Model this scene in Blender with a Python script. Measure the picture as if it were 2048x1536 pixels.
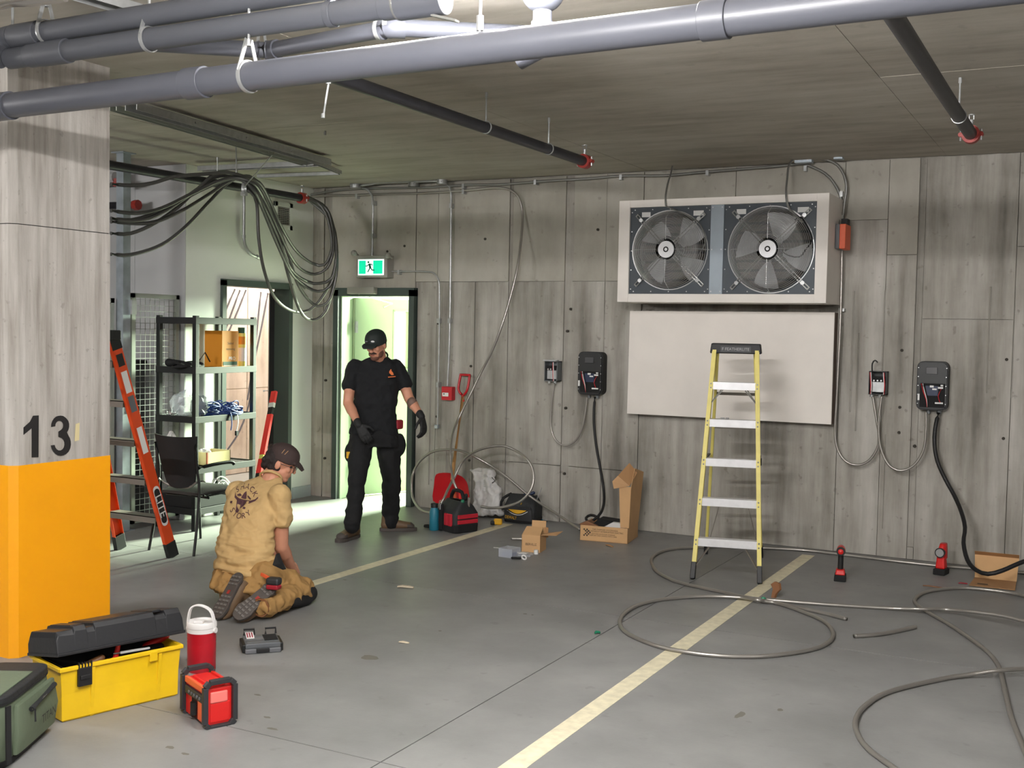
import bpy, bmesh, math, random
from mathutils import Vector, Matrix
from mathutils.bvhtree import BVHTree
from math import sin, cos, pi, radians
random.seed(7)
for o in list(bpy.data.objects): bpy.data.objects.remove(o)
SC = bpy.context.scene
COL = SC.collection
# ------------------------------------------------------------ camera
YAW, PIT, ROL, FPX, CAMH = radians(-27.726), radians(2.739), radians(-1.112), 2254.0, 1.75
_f = Vector((sin(YAW)*cos(PIT), cos(YAW)*cos(PIT), -sin(PIT)))
_r = Vector((cos(YAW), -sin(YAW), 0)); _d = -_r.cross(_f)
RX = cos(ROL)*_r + sin(ROL)*_d; DN = -sin(ROL)*_r + cos(ROL)*_d; FW = _f
CAMP = Vector((0, 0, CAMH))
cd = bpy.data.cameras.new('camera'); cam = bpy.data.objects.new('camera', cd); COL.objects.link(cam)
cd.sensor_fit = 'HORIZONTAL'; cd.sensor_width = 36; cd.lens = FPX/2048*36; cd.clip_end = 200
cam.matrix_world = Matrix(((RX.x, -DN.x, -FW.x, 0), (RX.y, -DN.y, -FW.y, 0), (RX.z, -DN.z, -FW.z, CAMH), (0, 0, 0, 1)))
SC.camera = cam
# ------------------------------------------------------------ colour management, world, lights
SC.view_settings.view_transform = 'Standard'; SC.view_settings.look = 'None'
SC.view_settings.gamma = 1; SC.view_settings.use_curve_mapping = False; SC.view_settings.exposure = 0.0
SC.cycles.max_bounces = 8; SC.cycles.diffuse_bounces = 5; SC.cycles.sample_clamp_indirect = 4
W = bpy.data.worlds.new('daylight'); SC.world = W; W.use_nodes = True
bg = W.node_tree.nodes['Background']; bg.inputs[0].default_value = (0.86, 1.0, 0.90, 1); bg.inputs[1].default_value = 0.7
def area(name, loc, rot, sx, sy, power, col):
    l = bpy.data.lights.new(name, 'AREA'); l.shape = 'RECTANGLE'; l.size = sx; l.size_y = sy; l.energy = power; l.color = col
    o = bpy.data.objects.new(name, l); o.location = loc; o.rotation_euler = rot; COL.objects.link(o); return o
# daylight reaching the two doorways (outside the building, pointing in)
def aim(o, tgt):
    o.rotation_euler = (Vector(tgt)-o.location).to_track_quat('-Z', 'Y').to_euler()
a1 = area('daylight_side_door', (-5.2, 15.5, 3.4), (0, 0, 0), 2.2, 2.4, 12000, (0.84, 1.0, 0.74)); aim(a1, (-6.9, 8.9, 1.2))
a2 = area('daylight_stair_door', (-8.25, 10.3, 3.7), (0, 0, 0), 1.2, 1.6, 200, (1.0, 0.93, 0.88)); aim(a2, (-9.0, 10.1, 1.3))
LAMPK = 6.4
LAMPS = [(-2.05, 3.62, 3.03, 72), (-1.5, 1.35, 2.74, 148), (2.6, 3.4, 2.68, 46), (-2.0, -2.8, 2.68, 60), (2.6, -2.8, 2.68, 50), (-6.9, 2.5, 2.75, 85)]
# ------------------------------------------------------------ helpers: pixel of the photograph -> point on a plane of the room
def ray(x, y): return FW + RX*((x-1024)/FPX) + DN*((y-768)/FPX)
def D(x, y, d): return CAMP + ray(x, y)*d
def P(x, y, ax, v):
    r = ray(x, y); t = (v-CAMP[ax])/r[ax]; return CAMP + r*t
def F(x, y, z=0.0): return P(x, y, 2, z)
def prj(p):
    q = Vector(p)-CAMP; c = q.dot(FW); return (1024+FPX*q.dot(RX)/c, 768+FPX*q.dot(DN)/c, c)
def V(*a): return Vector(a)
# ------------------------------------------------------------ materials
def lin(c):
    out = []
    for k in c[:3]:
        k = k/255.0
        out.append(k/12.92 if k <= 0.04045 else ((k+0.055)/1.055)**2.4)
    return tuple(out)+(1,)
MATS = {}
def mat(name, col, rough=0.55, metal=0.0, noise=0.0, nscale=8.0, bump=0.0, bscale=40.0, stretch=(1, 1, 1), spec=0.5, emit=None, estr=0, alpha=1.0, trans=0.0, world=False, col2=None, coat=0.0):
    if name in MATS: return MATS[name]
    m = bpy.data.materials.new(name); m.use_nodes = True; nt = m.node_tree; b = nt.nodes['Principled BSDF']
    b.inputs['Base Color'].default_value = lin(col); b.inputs['Roughness'].default_value = rough; b.inputs['Metallic'].default_value = metal
    b.inputs['Specular IOR Level'].default_value = spec
    if coat: b.inputs['Coat Weight'].default_value = coat
    if trans: b.inputs['Transmission Weight'].default_value = trans
    if alpha < 1: b.inputs['Alpha'].default_value = alpha
    if emit: b.inputs['Emission Color'].default_value = lin(emit); b.inputs['Emission Strength'].default_value = estr
    if noise or bump:
        if world: src = nt.nodes.new('ShaderNodeNewGeometry').outputs['Position']
        else: src = nt.nodes.new('ShaderNodeTexCoord').outputs['Object']
        mp = nt.nodes.new('ShaderNodeMapping'); mp.inputs['Scale'].default_value = stretch; nt.links.new(src, mp.inputs['Vector'])
        if noise:
            n = nt.nodes.new('ShaderNodeTexNoise'); n.inputs['Scale'].default_value = nscale; n.inputs['Detail'].default_value = 5; nt.links.new(mp.outputs[0], n.inputs['Vector'])
            r = nt.nodes.new('ShaderNodeValToRGB'); r.color_ramp.elements[0].position = 0.3; r.color_ramp.elements[1].position = 0.7
            c = lin(col); c2 = lin(col2) if col2 else tuple(k*(1+noise) for k in c[:3])+(1,)
            r.color_ramp.elements[0].color = tuple(k*(1-noise) for k in c[:3])+(1,) if not col2 else c; r.color_ramp.elements[1].color = c2
            nt.links.new(n.outputs['Fac'], r.inputs[0]); nt.links.new(r.outputs[0], b.inputs['Base Color'])
        if bump:
            n2 = nt.nodes.new('ShaderNodeTexNoise'); n2.inputs['Scale'].default_value = bscale; n2.inputs['Detail'].default_value = 4; nt.links.new(mp.outputs[0], n2.inputs['Vector'])
            bp = nt.nodes.new('ShaderNodeBump'); bp.inputs['Strength'].default_value = bump; bp.inputs['Distance'].default_value = 0.01
            nt.links.new(n2.outputs['Fac'], bp.inputs['Height']); nt.links.new(bp.outputs[0], b.inputs['Normal'])
    MATS[name] = m; return m
def concrete(name, dark, mid, light, s_big, s_streak, streak=0.5, rough=0.8, bump=0.25, spots=0.5, spotcol=(70, 66, 60), spotscale=30, rvar=0.0):
    if name in MATS: return MATS[name]
    m = bpy.data.materials.new(name); m.use_nodes = True; nt = m.node_tree; N = nt.nodes; L = nt.links; b = N['Principled BSDF']
    pos = N.new('ShaderNodeNewGeometry').outputs['Position']
    def noise(scale, st, det=6):
        mp = N.new('ShaderNodeMapping'); mp.inputs['Scale'].default_value = st; L.new(pos, mp.inputs['Vector'])
        n = N.new('ShaderNodeTexNoise'); n.inputs['Scale'].default_value = scale; n.inputs['Detail'].default_value = det; n.inputs['Roughness'].default_value = 0.6
        L.new(mp.outputs[0], n.inputs['Vector']); return n.outputs['Fac']
    def mathn(op, a, bb):
        q = N.new('ShaderNodeMath'); q.operation = op
        for i, s in enumerate((a, bb)):
            if isinstance(s, (int, float)): q.inputs[i].default_value = s
            else: L.new(s, q.inputs[i])
        return q.outputs[0]
    big = noise(s_big[0], s_big[1]); st = noise(s_streak[0], s_streak[1])
    mix = mathn('ADD', mathn('MULTIPLY', big, 1-streak), mathn('MULTIPLY', st, streak))
    r = N.new('ShaderNodeValToRGB'); e = r.color_ramp.elements; e[0].position = 0.36; e[0].color = lin(dark); e[1].position = 0.66; e[1].color = lin(light)
    k = e.new(0.5); k.color = lin(mid); L.new(mix, r.inputs[0]); colr = r.outputs[0]
    if spots:
        sp = noise(spotscale, s_streak[1] if spots > 1 else (1, 1, 1), 2)
        rr = N.new('ShaderNodeValToRGB'); rr.color_ramp.elements[0].position = 0.66; rr.color_ramp.elements[0].color = (0, 0, 0, 1); rr.color_ramp.elements[1].position = 0.74; rr.color_ramp.elements[1].color = (1, 1, 1, 1)
        L.new(sp, rr.inputs[0])
        mx = N.new('ShaderNodeMix'); mx.data_type = 'RGBA'; L.new(mathn('MULTIPLY', rr.outputs[0], min(spots, 1)*0.7), mx.inputs[0]); L.new(colr, mx.inputs[6]); mx.inputs[7].default_value = lin(spotcol); colr = mx.outputs[2]
    L.new(colr, b.inputs['Base Color'])
    b.inputs['Roughness'].default_value = rough; b.inputs['Specular IOR Level'].default_value = 0.4
    if rvar: L.new(mathn('ADD', mathn('MULTIPLY', big, rvar), rough-rvar/2), b.inputs['Roughness'])
    fine = noise(55, (1, 1, 1), 4)
    bp = N.new('ShaderNodeBump'); bp.inputs['Strength'].default_value = bump; bp.inputs['Distance'].default_value = 0.01
    L.new(mathn('ADD', mathn('MULTIPLY', fine, 0.4), mathn('MULTIPLY', st, 0.8)), bp.inputs['Height']); L.new(bp.outputs[0], b.inputs['Normal'])
    MATS[name] = m; return m
C_WALL = concrete('wall_concrete', (112, 108, 101), (156, 152, 144), (190, 187, 180), (1.1, (1, 1, .8)), (2.2, (3, 3, .28)), 0.55, 0.85, 0.35, 0.6, (98, 93, 85), 14)
C_WALLU = concrete('wall_concrete_upper', (146, 142, 132), (164, 160, 150), (178, 175, 166), (1.0, (1, 1, 1)), (2.0, (2, 2, .6)), 0.4, 0.85, 0.25, 0.6, (120, 115, 106), 12)
C_CEIL = concrete('ceiling_concrete', (156, 149, 137), (178, 172, 160), (196, 191, 181), (.8, (1, 1, 1)), (1.6, (.8, 4, 1)), 0.5, 0.8, 0.2, 0.4, (140, 134, 124), 9)
C_FLOOR = concrete('floor_concrete', (116, 116, 115), (129, 129, 128), (143, 143, 141), (.7, (1, 1, 1)), (2.5, (1, 1, 1)), 0.45, 0.45, 0.12, 0.5, (98, 97, 95), 9, 0.25)
C_PIL = concrete('pillar_concrete', (150, 144, 136), (176, 171, 164), (198, 194, 188), (1.2, (1, 1, .8)), (3.0, (7, 7, .5)), 0.7, 0.8, 0.4, 0.6, (130, 124, 116), 22)
C_OUT = concrete('stair_concrete', (170, 152, 136), (206, 192, 176), (226, 216, 204), (1.1, (1, 1, 1)), (2, (3, 3, .4)), 0.4, 0.85, 0.2, 0.6, (140, 122, 108), 16)
M = dict(
 yellow=mat('yellow_paint', (255, 172, 8), 0.42, noise=.05, nscale=3, bump=.12, bscale=30, world=True),
 line=mat('line_paint', (214, 206, 178), 0.6, noise=.12, nscale=20, bump=.1, world=True),
 black=mat('black_plastic', (18, 18, 20), 0.6), blackm=mat('black_metal', (22, 24, 24), 0.45, .1), matte=mat('matte_black', (16, 16, 18), 0.85),
 white=mat('white_wall_paint', (226, 230, 222), 0.6, noise=.02, nscale=2, world=True), grey=mat('grey_wall_paint', (176, 177, 178), 0.65, noise=.03, nscale=2, world=True),
 board=mat('board_white', (228, 222, 215), 0.6, noise=.05, nscale=3, bump=.08, bscale=20, world=True), board_edge=mat('board_edge_brown', (92, 74, 62), 0.7),
 trimg=mat('base_board_grey', (172, 182, 182), .5), jamb=mat('door_frame_green', (58, 70, 66), 0.45), leafm=mat('door_leaf_pale', (150, 172, 138), 0.5),
 pvc=mat('grey_pvc', (84, 86, 94), 0.42, noise=.04, nscale=5), pvcd=mat('dark_pvc', (80, 82, 88), 0.45, noise=.04, nscale=5),
 iron=mat('black_iron_pipe', (46, 46, 50), 0.42, .3, noise=.15, nscale=10), redc=mat('red_coupling', (150, 46, 38), 0.5),
 galv=mat('galvanised_steel', (176, 178, 178), 0.34, .55, noise=.1, nscale=25), zinc=mat('zinc_plate', (172, 182, 190), 0.42, .6, noise=.12, nscale=14),
 steel=mat('bright_steel', (206, 207, 208), 0.28, .7), dsteel=mat('dull_steel', (134, 134, 130), 0.42, .5),
 armor=mat('armoured_cable_steel', (168, 164, 158), 0.34, .72), bundle=mat('dark_armour', (100, 100, 98), 0.42, .7),
 rubber=mat('black_rubber', (20, 20, 22), 0.55), slate=mat('slate_panel', (66, 72, 78), 0.5, .2), galvb=mat('divider_blue_grey', (150, 160, 168), 0.45, .3, noise=.06, nscale=8),
 alu=mat('brushed_aluminium', (226, 226, 228), 0.38, .25, noise=.05, nscale=20), alud=mat('dusty_aluminium', (124, 118, 110), 0.5, .3),
 fib=mat('yellow_fibreglass', (218, 204, 112), 0.5, noise=.06, nscale=12), ofib=mat('orange_fibreglass', (214, 72, 22), 0.45, noise=.05, nscale=10),
 card=mat('cardboard', (186, 146, 104), 0.8, noise=.05, nscale=9, bump=.08, bscale=60), cardd=mat('cardboard_inside', (164, 124, 84), 0.85), kraft=mat('kraft_box', (198, 158, 112), 0.8, noise=.04, nscale=10),
 skin=mat('skin', (206, 146, 118), 0.5, noise=.06, nscale=9), hair=mat('dark_hair', (34, 24, 22), 0.75, bump=.6, bscale=60),
 tee=mat('tan_cotton', (196, 164, 112), 0.85, noise=.05, nscale=6, bump=.45, bscale=9, stretch=(1, 1, 2.2)), pants=mat('khaki_canvas', (158, 122, 72), 0.85, noise=.07, nscale=7, bump=.5, bscale=10),
 teeb=mat('black_cotton', (14, 16, 20), 0.9, bump=.35, bscale=9), pantsb=mat('black_work_trousers', (12, 13, 16), 0.85, bump=.5, bscale=11), glove=mat('black_glove', (24, 25, 26), 0.7, bump=.3, bscale=60),
 boot=mat('brown_leather', (104, 82, 60), 0.55, noise=.12, nscale=12, bump=.2), sole=mat('boot_sole', (74, 68, 64), 0.7), soleg=mat('sole_grey', (104, 100, 96), 0.7, noise=.1, nscale=30),
 tyellow=mat('toolbox_yellow', (232, 190, 24), 0.42, noise=.06, nscale=6), tblack=mat('toolbox_black', (30, 31, 34), 0.42, bump=.1),
 cred=mat('cooler_red', (176, 16, 34), 0.35), cwhite=mat('cooler_white', (232, 230, 228), 0.4), rred=mat('radio_red', (206, 30, 28), 0.38), rblack=mat('bumper_black', (42, 43, 46), 0.5),
 green=mat('bag_green', (92, 104, 84), 0.75, noise=.07, nscale=8, bump=.2), bagk=mat('bag_black', (30, 32, 34), 0.7, bump=.25), bagr=mat('bag_red', (178, 24, 42), 0.7, bump=.2), bagy=mat('bag_yellow', (222, 168, 28), 0.6),
 teal=mat('teal_bottle', (30, 112, 134), 0.45), shov=mat('shovel_red', (184, 16, 30), 0.35), wood=mat('ash_wood', (188, 142, 88), 0.55, noise=.12, nscale=6, stretch=(6, 6, .6)),
 sack=mat('white_sack', (206, 204, 202), 0.5, bump=.5, bscale=9), clear=mat('clear_plastic', (210, 214, 222), 0.2, alpha=.35), smoke=mat('smoky_clear_plastic', (122, 126, 130), 0.3, alpha=.6),
 bluec=mat('blue_cord', (28, 58, 122), 0.5), exitg=mat('exit_green', (0, 190, 140), 0.4, emit=(0, 214, 160), estr=1.0), exitw=mat('exit_white', (235, 255, 248), 0.4, emit=(225, 255, 245), estr=1.3),
 exitd=mat('exit_figure', (0, 110, 80), 0.5), housing=mat('sign_grey', (150, 148, 140), 0.5), chair=mat('chair_fabric', (42, 40, 38), 0.85, bump=.2, bscale=80), mesh=mat('wire_grey', (150, 152, 150), 0.4, .6),
 rail=mat('galv_rail', (170, 176, 166), 0.4, .4), purple=mat('print_dark', (78, 48, 54), 0.8), printk=mat('print_black', (30, 28, 28), 0.7), printw=mat('print_white', (228, 228, 226), 0.6), orange=mat('print_orange', (214, 110, 50), 0.7),
 pull=mat('alarm_red', (190, 28, 40), 0.4), tblk2=mat('dull_black', (20, 20, 22), .7), lvl=mat('level_red', (232, 52, 48), 0.4), lemon=mat('tube_yellow', (222, 214, 110), 0.4), amber=mat('carton_amber', (214, 138, 30), 0.6), gdark=mat('label_green', (40, 84, 62), 0.6),
 glass=mat('window_glass', (235, 245, 240), 0.05, alpha=.15), lampw=mat('lamp_tube', (255, 255, 255), 0.5, emit=(255, 252, 246), estr=14), brown=mat('brown_tape', (126, 84, 52), 0.5), greenp=mat('green_plastic', (20, 110, 80), 0.4),
 red=mat('wire_red', (190, 30, 40), 0.5), leaf=mat('foliage', (120, 160, 60), 0.7, noise=.35, nscale=6), lawn=mat('lawn_green', (104, 140, 60), 0.9, noise=.3, nscale=5), path=mat('pale_path', (150, 148, 140), 0.8, noise=.06, nscale=4),
 capb=mat('brown_cap', (58, 44, 42), 0.8), capg=mat('dark_green_cap', (26, 34, 32), 0.7), hair2=mat('moustache', (52, 34, 28), 0.8), pcb=mat('circuit_blue', (26, 40, 70), 0.5), boxg=mat('steel_box_grey', (112, 116, 118), 0.5, .4), bin=mat('dark_bin', (52, 52, 54), 0.6), lit=mat('damper_orange', (222, 96, 54), 0.5), dgrey=mat('damper_grey', (96, 98, 102), 0.5), pouch=mat('pouch_red', (150, 24, 40), 0.5), eyew=mat('eye_white', (225, 215, 205), .3), lips=mat('lips', (150, 84, 74), .5))
# ------------------------------------------------------------ mesh builder
def frame(ax):
    ax = Vector(ax).normalized(); u = Vector((0, 0, 1)) if abs(ax.z) < .9 else Vector((1, 0, 0))
    a = ax.cross(u).normalized(); return a, a.cross(ax).normalized()
def rotz(a): return Matrix.Rotation(a, 3, 'Z')
class MB:
    def __init__(s): s.v = []; s.f = []; s.m = []; s.k = 0
    def mi(s, k): s.k = k; return s
    def add(s, vs, fs):
        n = len(s.v); s.v += [Vector(q) for q in vs]; s.f += [tuple(i+n for i in f) for f in fs]; s.m += [s.k]*len(fs); return s
    def box(s, a, b):
        x0, y0, z0 = a; x1, y1, z1 = b
        if x0 > x1: x0, x1 = x1, x0
        if y0 > y1: y0, y1 = y1, y0
        if z0 > z1: z0, z1 = z1, z0
        return s.add([(x0, y0, z0), (x1, y0, z0), (x1, y1, z0), (x0, y1, z0), (x0, y0, z1), (x1, y0, z1), (x1, y1, z1), (x0, y1, z1)], [(3, 2, 1, 0), (4, 5, 6, 7), (0, 1, 5, 4), (1, 2, 6, 5), (2, 3, 7, 6), (3, 0, 4, 7)])
    def obox(s, c, size, R=None, taper=1.0):
        R = R or Matrix.Identity(3); c = Vector(c); hx, hy, hz = [q/2 for q in size]
        vs = []
        for z, t in ((-hz, 1), (hz, taper)):
            for x, y in ((-hx, -hy), (hx, -hy), (hx, hy), (-hx, hy)): vs.append(c+R @ Vector((x*t, y*t, z)))
        return s.add(vs, [(3, 2, 1, 0), (4, 5, 6, 7), (0, 1, 5, 4), (1, 2, 6, 5), (2, 3, 7, 6), (3, 0, 4, 7)])
    def bar(s, p0, p1, w, h, up=None):
        p0 = Vector(p0); p1 = Vector(p1); ax = (p1-p0)
        L = ax.length; ax = ax/L
        if up is None: a, b = frame(ax)
        else:
            a = ax.cross(Vector(up)).normalized(); b = a.cross(ax).normalized()
        R = Matrix((a, b, ax)).transposed(); return s.obox((p0+p1)/2, (w, h, L), R)
    def rings(s, rs, cap=True, close=False):
        n = len(rs[0]); vs = [p for r in rs for p in r]; fs = []
        K = len(rs)
        for i in range(K if close else K-1):
            i2 = (i+1) % K
            for j in range(n): fs.append((i*n+j, i*n+(j+1) % n, i2*n+(j+1) % n, i2*n+j))
        if cap and not close: fs.append(tuple(range(n))[::-1]); fs.append(tuple((K-1)*n+j for j in range(n)))
        return s.add(vs, fs)
    def cyl(s, p0, p1, r0, r1=None, n=14, cap=True):
        r1 = r0 if r1 is None else r1; p0 = Vector(p0); p1 = Vector(p1); a, b = frame(p1-p0)
        return s.rings([[p+(a*cos(2*pi*j/n)+b*sin(2*pi*j/n))*r for j in range(n)] for p, r in ((p0, r0), (p1, r1))], cap)
    def tube(s, pts, r, n=8, cap=True, rib=0.0):
        pts = [Vector(p) for p in pts]; K = len(pts); rs = []; prev = None
        for i, p in enumerate(pts):
            t = (pts[min(i+1, K-1)]-pts[max(i-1, 0)])
            if t.length < 1e-9: t = Vector((0, 0, 1))
            t.normalize()
            if prev is None: a, b = frame(t)
            else:
                a = prev-t*prev.dot(t)
                a = a.normalized() if a.length > 1e-6 else frame(t)[0]
                b = t.cross(a)
            prev = a; rr = r*(1-rib*(i % 2)) if not callable(r) else r(i/(K-1))
            rs.append([p+(a*cos(2*pi*j/n)+b*sin(2*pi*j/n))*rr for j in range(n)])
        return s.rings(rs, cap)
    def lathe(s, c, prof, n=24, ax=(0, 0, 1)):
        c = Vector(c); ax = Vector(ax).normalized(); a, b = frame(ax)
        return s.rings([[c+ax*z+(a*cos(2*pi*j/n)+b*sin(2*pi*j/n))*max(r, 1e-4) for j in range(n)] for r, z in prof])
    def prism(s, poly, vec):
        poly = [Vector(p) for p in poly]; vec = Vector(vec); n = len(poly)
        return s.add(poly+[p+vec for p in poly], [tuple(range(n))[::-1], tuple(range(n, 2*n))]+[(i, (i+1) % n, n+(i+1) % n, n+i) for i in range(n)])
    def ring(s, c, ax, R, r, n=32, k=6, sy=1.0):
        c = Vector(c); ax = Vector(ax).normalized(); a, b = frame(ax); rs = []
        for i in range(n):
            t = 2*pi*i/n; d = a*cos(t)+b*sin(t)
            rs.append([c+d*R+(d*cos(2*pi*j/k)+ax*sin(2*pi*j/k)*sy)*r for j in range(k)])
        return s.rings(rs, False, True)
    def ell(s, c, rad, R=None, n=14, k=9):
        R = R or Matrix.Identity(3); c = Vector(c); rs = []
        for i in range(k):
            t = pi*(i+.02 if i == 0 else (i-.02 if i == k-1 else i))/(k-1)
            rs.append([c+R @ Vector((rad[0]*sin(t)*cos(2*pi*j/n), rad[1]*sin(t)*sin(2*pi*j/n), -rad[2]*cos(t))) for j in range(n)])
        return s.rings(rs)
    def caps(s, p0, p1, r0, r1, n=12, fl=1.0, wide=None):
        p0 = Vector(p0); p1 = Vector(p1); ax = p1-p0; L = ax.length; ax = ax/L
        if wide is None: a, b = frame(ax)
        else:
            w = Vector(wide); a = (w-ax*w.dot(ax)).normalized(); b = ax.cross(a)
        rs = []
        for t in (-.98, -.75, -.4, 0): rs.append((p0+ax*r0*t, r0*math.sqrt(1-t*t)))
        for t in (0, .4, .75, .98): rs.append((p1+ax*r1*t, r1*math.sqrt(1-t*t)))
        return s.rings([[c+(a*cos(2*pi*j/n)+b*sin(2*pi*j/n)*fl)*r for j in range(n)] for c, r in rs])
    def loft(s, secs, n=20, pw=2.0):
        rs = []
        for c, a, b in secs:
            c = Vector(c); a = Vector(a); b = Vector(b); rr = []
            for j in range(n):
                t = 2*pi*j/n; ct, st = cos(t), sin(t)
                rr.append(c+a*math.copysign(abs(ct)**(2/pw), ct)+b*math.copysign(abs(st)**(2/pw), st))
            rs.append(rr)
        return s.rings(rs)
    def build(s, name, mats, parent=None, local=False, smooth=None, bevel=0.0, label=None):
        me = bpy.data.meshes.new(name); vs = s.v
        if parent is not None and not local:
            mi_ = wm(parent).inverted(); vs = [mi_ @ q for q in vs]
        me.from_pydata([tuple(q) for q in vs], [], s.f)
        if not isinstance(mats, (list, tuple)): mats = [mats]
        for m in mats: me.materials.append(M[m] if isinstance(m, str) else m)
        if len(mats) > 1: me.polygons.foreach_set('material_index', s.m)
        me.validate(); me.update()
        o = bpy.data.objects.new(name, me); COL.objects.link(o)
        if parent is not None: o.parent = parent
        if smooth:
            me.polygons.foreach_set('use_smooth', [True]*len(me.polygons)); me.set_sharp_from_angle(angle=radians(smooth))
        if bevel:
            bm_ = o.modifiers.new('bevel', 'BEVEL'); bm_.width = bevel; bm_.segments = 2; bm_.limit_method = 'ANGLE'; bm_.angle_limit = radians(40)
        if label: o['label'] = label
        return o
def wm(o):
    m = o.matrix_basis.copy()
    while o.parent: o = o.parent; m = o.matrix_basis @ m
    return m
def thing(name, label, cat, loc=(0, 0, 0), rz=0, group=None):
    o = bpy.data.objects.new(name, None); COL.objects.link(o); o.empty_display_size = .1
    o.location = loc; o.rotation_euler = (0, 0, rz); o['label'] = label; o['category'] = cat
    if group: o['group'] = group
    return o
def tag(o, label, cat, group=None):
    o['label'] = label; o['category'] = cat
    if group: o['group'] = group
    return o
def struct(o): o['kind'] = 'structure'; return o
def spl(pts, step=0.05):
    pts = [Vector(p) for p in pts]; out = []
    q = [pts[0]*2-pts[1]]+pts+[pts[-1]*2-pts[-2]]
    for i in range(1, len(q)-2):
        p0, p1, p2, p3 = q[i-1:i+3]; n = max(2, int((p2-p1).length/step))
        for k in range(n):
            t = k/n; out.append(0.5*((2*p1)+(p2-p0)*t+(2*p0-5*p1+4*p2-p3)*t*t+(3*p1-p0-3*p2+p3)*t**3))
    out.append(pts[-1]); return out
from mathutils import noise as NZ
def folds(me, spec):
    # cloth folds: ridged anisotropic noise pushed along the normals; spec = list of (amplitude, scale vector, weight function)
    off = []
    for v in me.vertices:
        t = 0
        for amp, sc, wf in spec:
            w = wf(v.co)
            if w > 0:
                q = Vector((v.co.x*sc[0]+v.co.z*sc[3] if len(sc) > 3 else v.co.x*sc[0], v.co.y*sc[1], v.co.z*sc[2])); n_ = NZ.noise(q)+.4*NZ.noise(q*2.1); t += amp*w*((1-abs(n_)*2.2)-.45)
        off.append(t)
    ns = [v.normal.copy() for v in me.vertices]
    for v, n_, t in zip(me.vertices, ns, off): v.co += n_*t
    me.update()
def blob(name, mb, m, parent, vox=0.008, sm=4, disp=None, label=None, fold=None):
    """fuse overlapping closed shapes into one continuous surface"""
    o = mb.build(name+'_src', m)
    r = o.modifiers.new('r', 'REMESH'); r.mode = 'VOXEL'; r.voxel_size = vox
    if sm: s_ = o.modifiers.new('s', 'SMOOTH'); s_.iterations = sm; s_.factor = .5
    if disp:
        tx = bpy.data.textures.new(name+'_folds', 'CLOUDS'); tx.noise_scale = disp[1]; tx.noise_depth = 1
        dd = o.modifiers.new('d', 'DISPLACE'); dd.texture = tx; dd.strength = disp[0]; dd.mid_level = .5; dd.texture_coords = 'LOCAL'
    dg = bpy.context.evaluated_depsgraph_get(); me = bpy.data.meshes.new_from_object(o.evaluated_get(dg))
    src = o.data; bpy.data.objects.remove(o); bpy.data.meshes.remove(src)
    if fold: folds(me, fold)
    me.name = name; bv = BVHTree.FromPolygons([v.co.copy() for v in me.vertices], [tuple(p.vertices) for p in me.polygons])
    if parent is not None: me.transform(wm(parent).inverted())
    me.polygons.foreach_set('use_smooth', [True]*len(me.polygons)); me.materials.clear()
    me.materials.append(M[m] if isinstance(m, str) else m)
    ob = bpy.data.objects.new(name, me); COL.objects.link(ob)
    if parent is not None: ob.parent = parent
    if label: ob['label'] = label
    return ob, bv
def text2d(s, size):
    cu = bpy.data.curves.new('t', 'FONT'); cu.body = s; cu.size = size; cu.align_x = 'CENTER'; cu.align_y = 'CENTER'; cu.resolution_u = 3
    o = bpy.data.objects.new('t', cu); COL.objects.link(o); dg = bpy.context.evaluated_depsgraph_get()
    me = bpy.data.meshes.new_from_object(o.evaluated_get(dg)); vs = [(v.co.x, v.co.y) for v in me.vertices]; fs = [tuple(p.vertices) for p in me.polygons]
    bpy.data.objects.remove(o); bpy.data.curves.remove(cu); bpy.data.meshes.remove(me); return vs, fs
def flat(parts, c, u, v, bv=None, off=0.0015, sx=1.0, bold=0.0):
    """parts: list of (verts2d, faces) laid on plane at c spanned by u, v; projected on bv if given"""
    c = Vector(c); u = Vector(u).normalized(); v = Vector(v); v = (v-u*v.dot(u)).normalized(); n = u.cross(v); mb = MB()
    for vs, fs in parts:
        out = []
        for x, y in vs:
            p = c+u*x*sx+v*y
            if bv:
                h = bv.ray_cast(p+n*.4, -n)
                if h[0] is not None: p = h[0]
            out.append(p+n*off)
        mb.add(out, fs)
    return mb
def txt(name, s, size, c, u, v, m, parent, bv=None, sx=1.0, off=.0015):
    mb = flat([text2d(s, size)], c, u, v, bv, off, sx); return mb.build(name, m, parent)
def rect(w, h, x=0, y=0): return ([(x-w/2, y-h/2), (x+w/2, y-h/2), (x+w/2, y+h/2), (x-w/2, y+h/2)], [(0, 1, 2, 3)])
def poly(pts): return (pts, [tuple(range(len(pts)))])
# ============================================================ SETTING
WY, CZ, LX = 9.3, 3.155, -7.22
floor = struct(MB().box((-13, -6, -.2), (5, 9.5, -.012)).build('floor', mat('joint_dark', (44, 42, 40), .9)))
xs = [-13, -7.9, -2.52, 2.86, 5]; ys = [-6, -1.66, 1.03, 3.72, 6.41, 9.32]
for i in range(4):
    for j in range(5):
        MB().box((xs[i]+.003, ys[j]+.003, -.1), (xs[i+1]-.003, ys[j+1]-.003, 0)).build('floor_slab', C_FLOOR, floor)
for cx, y0, y1 in ((-2.035, -5, 9.02), (-4.715, 5.75, 8.95), (.645, -5, 9.02)):
    MB().box((cx-.05, y0, 0), (cx+.05, y1, .0012)).build('painted_line', 'line', floor)
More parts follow.
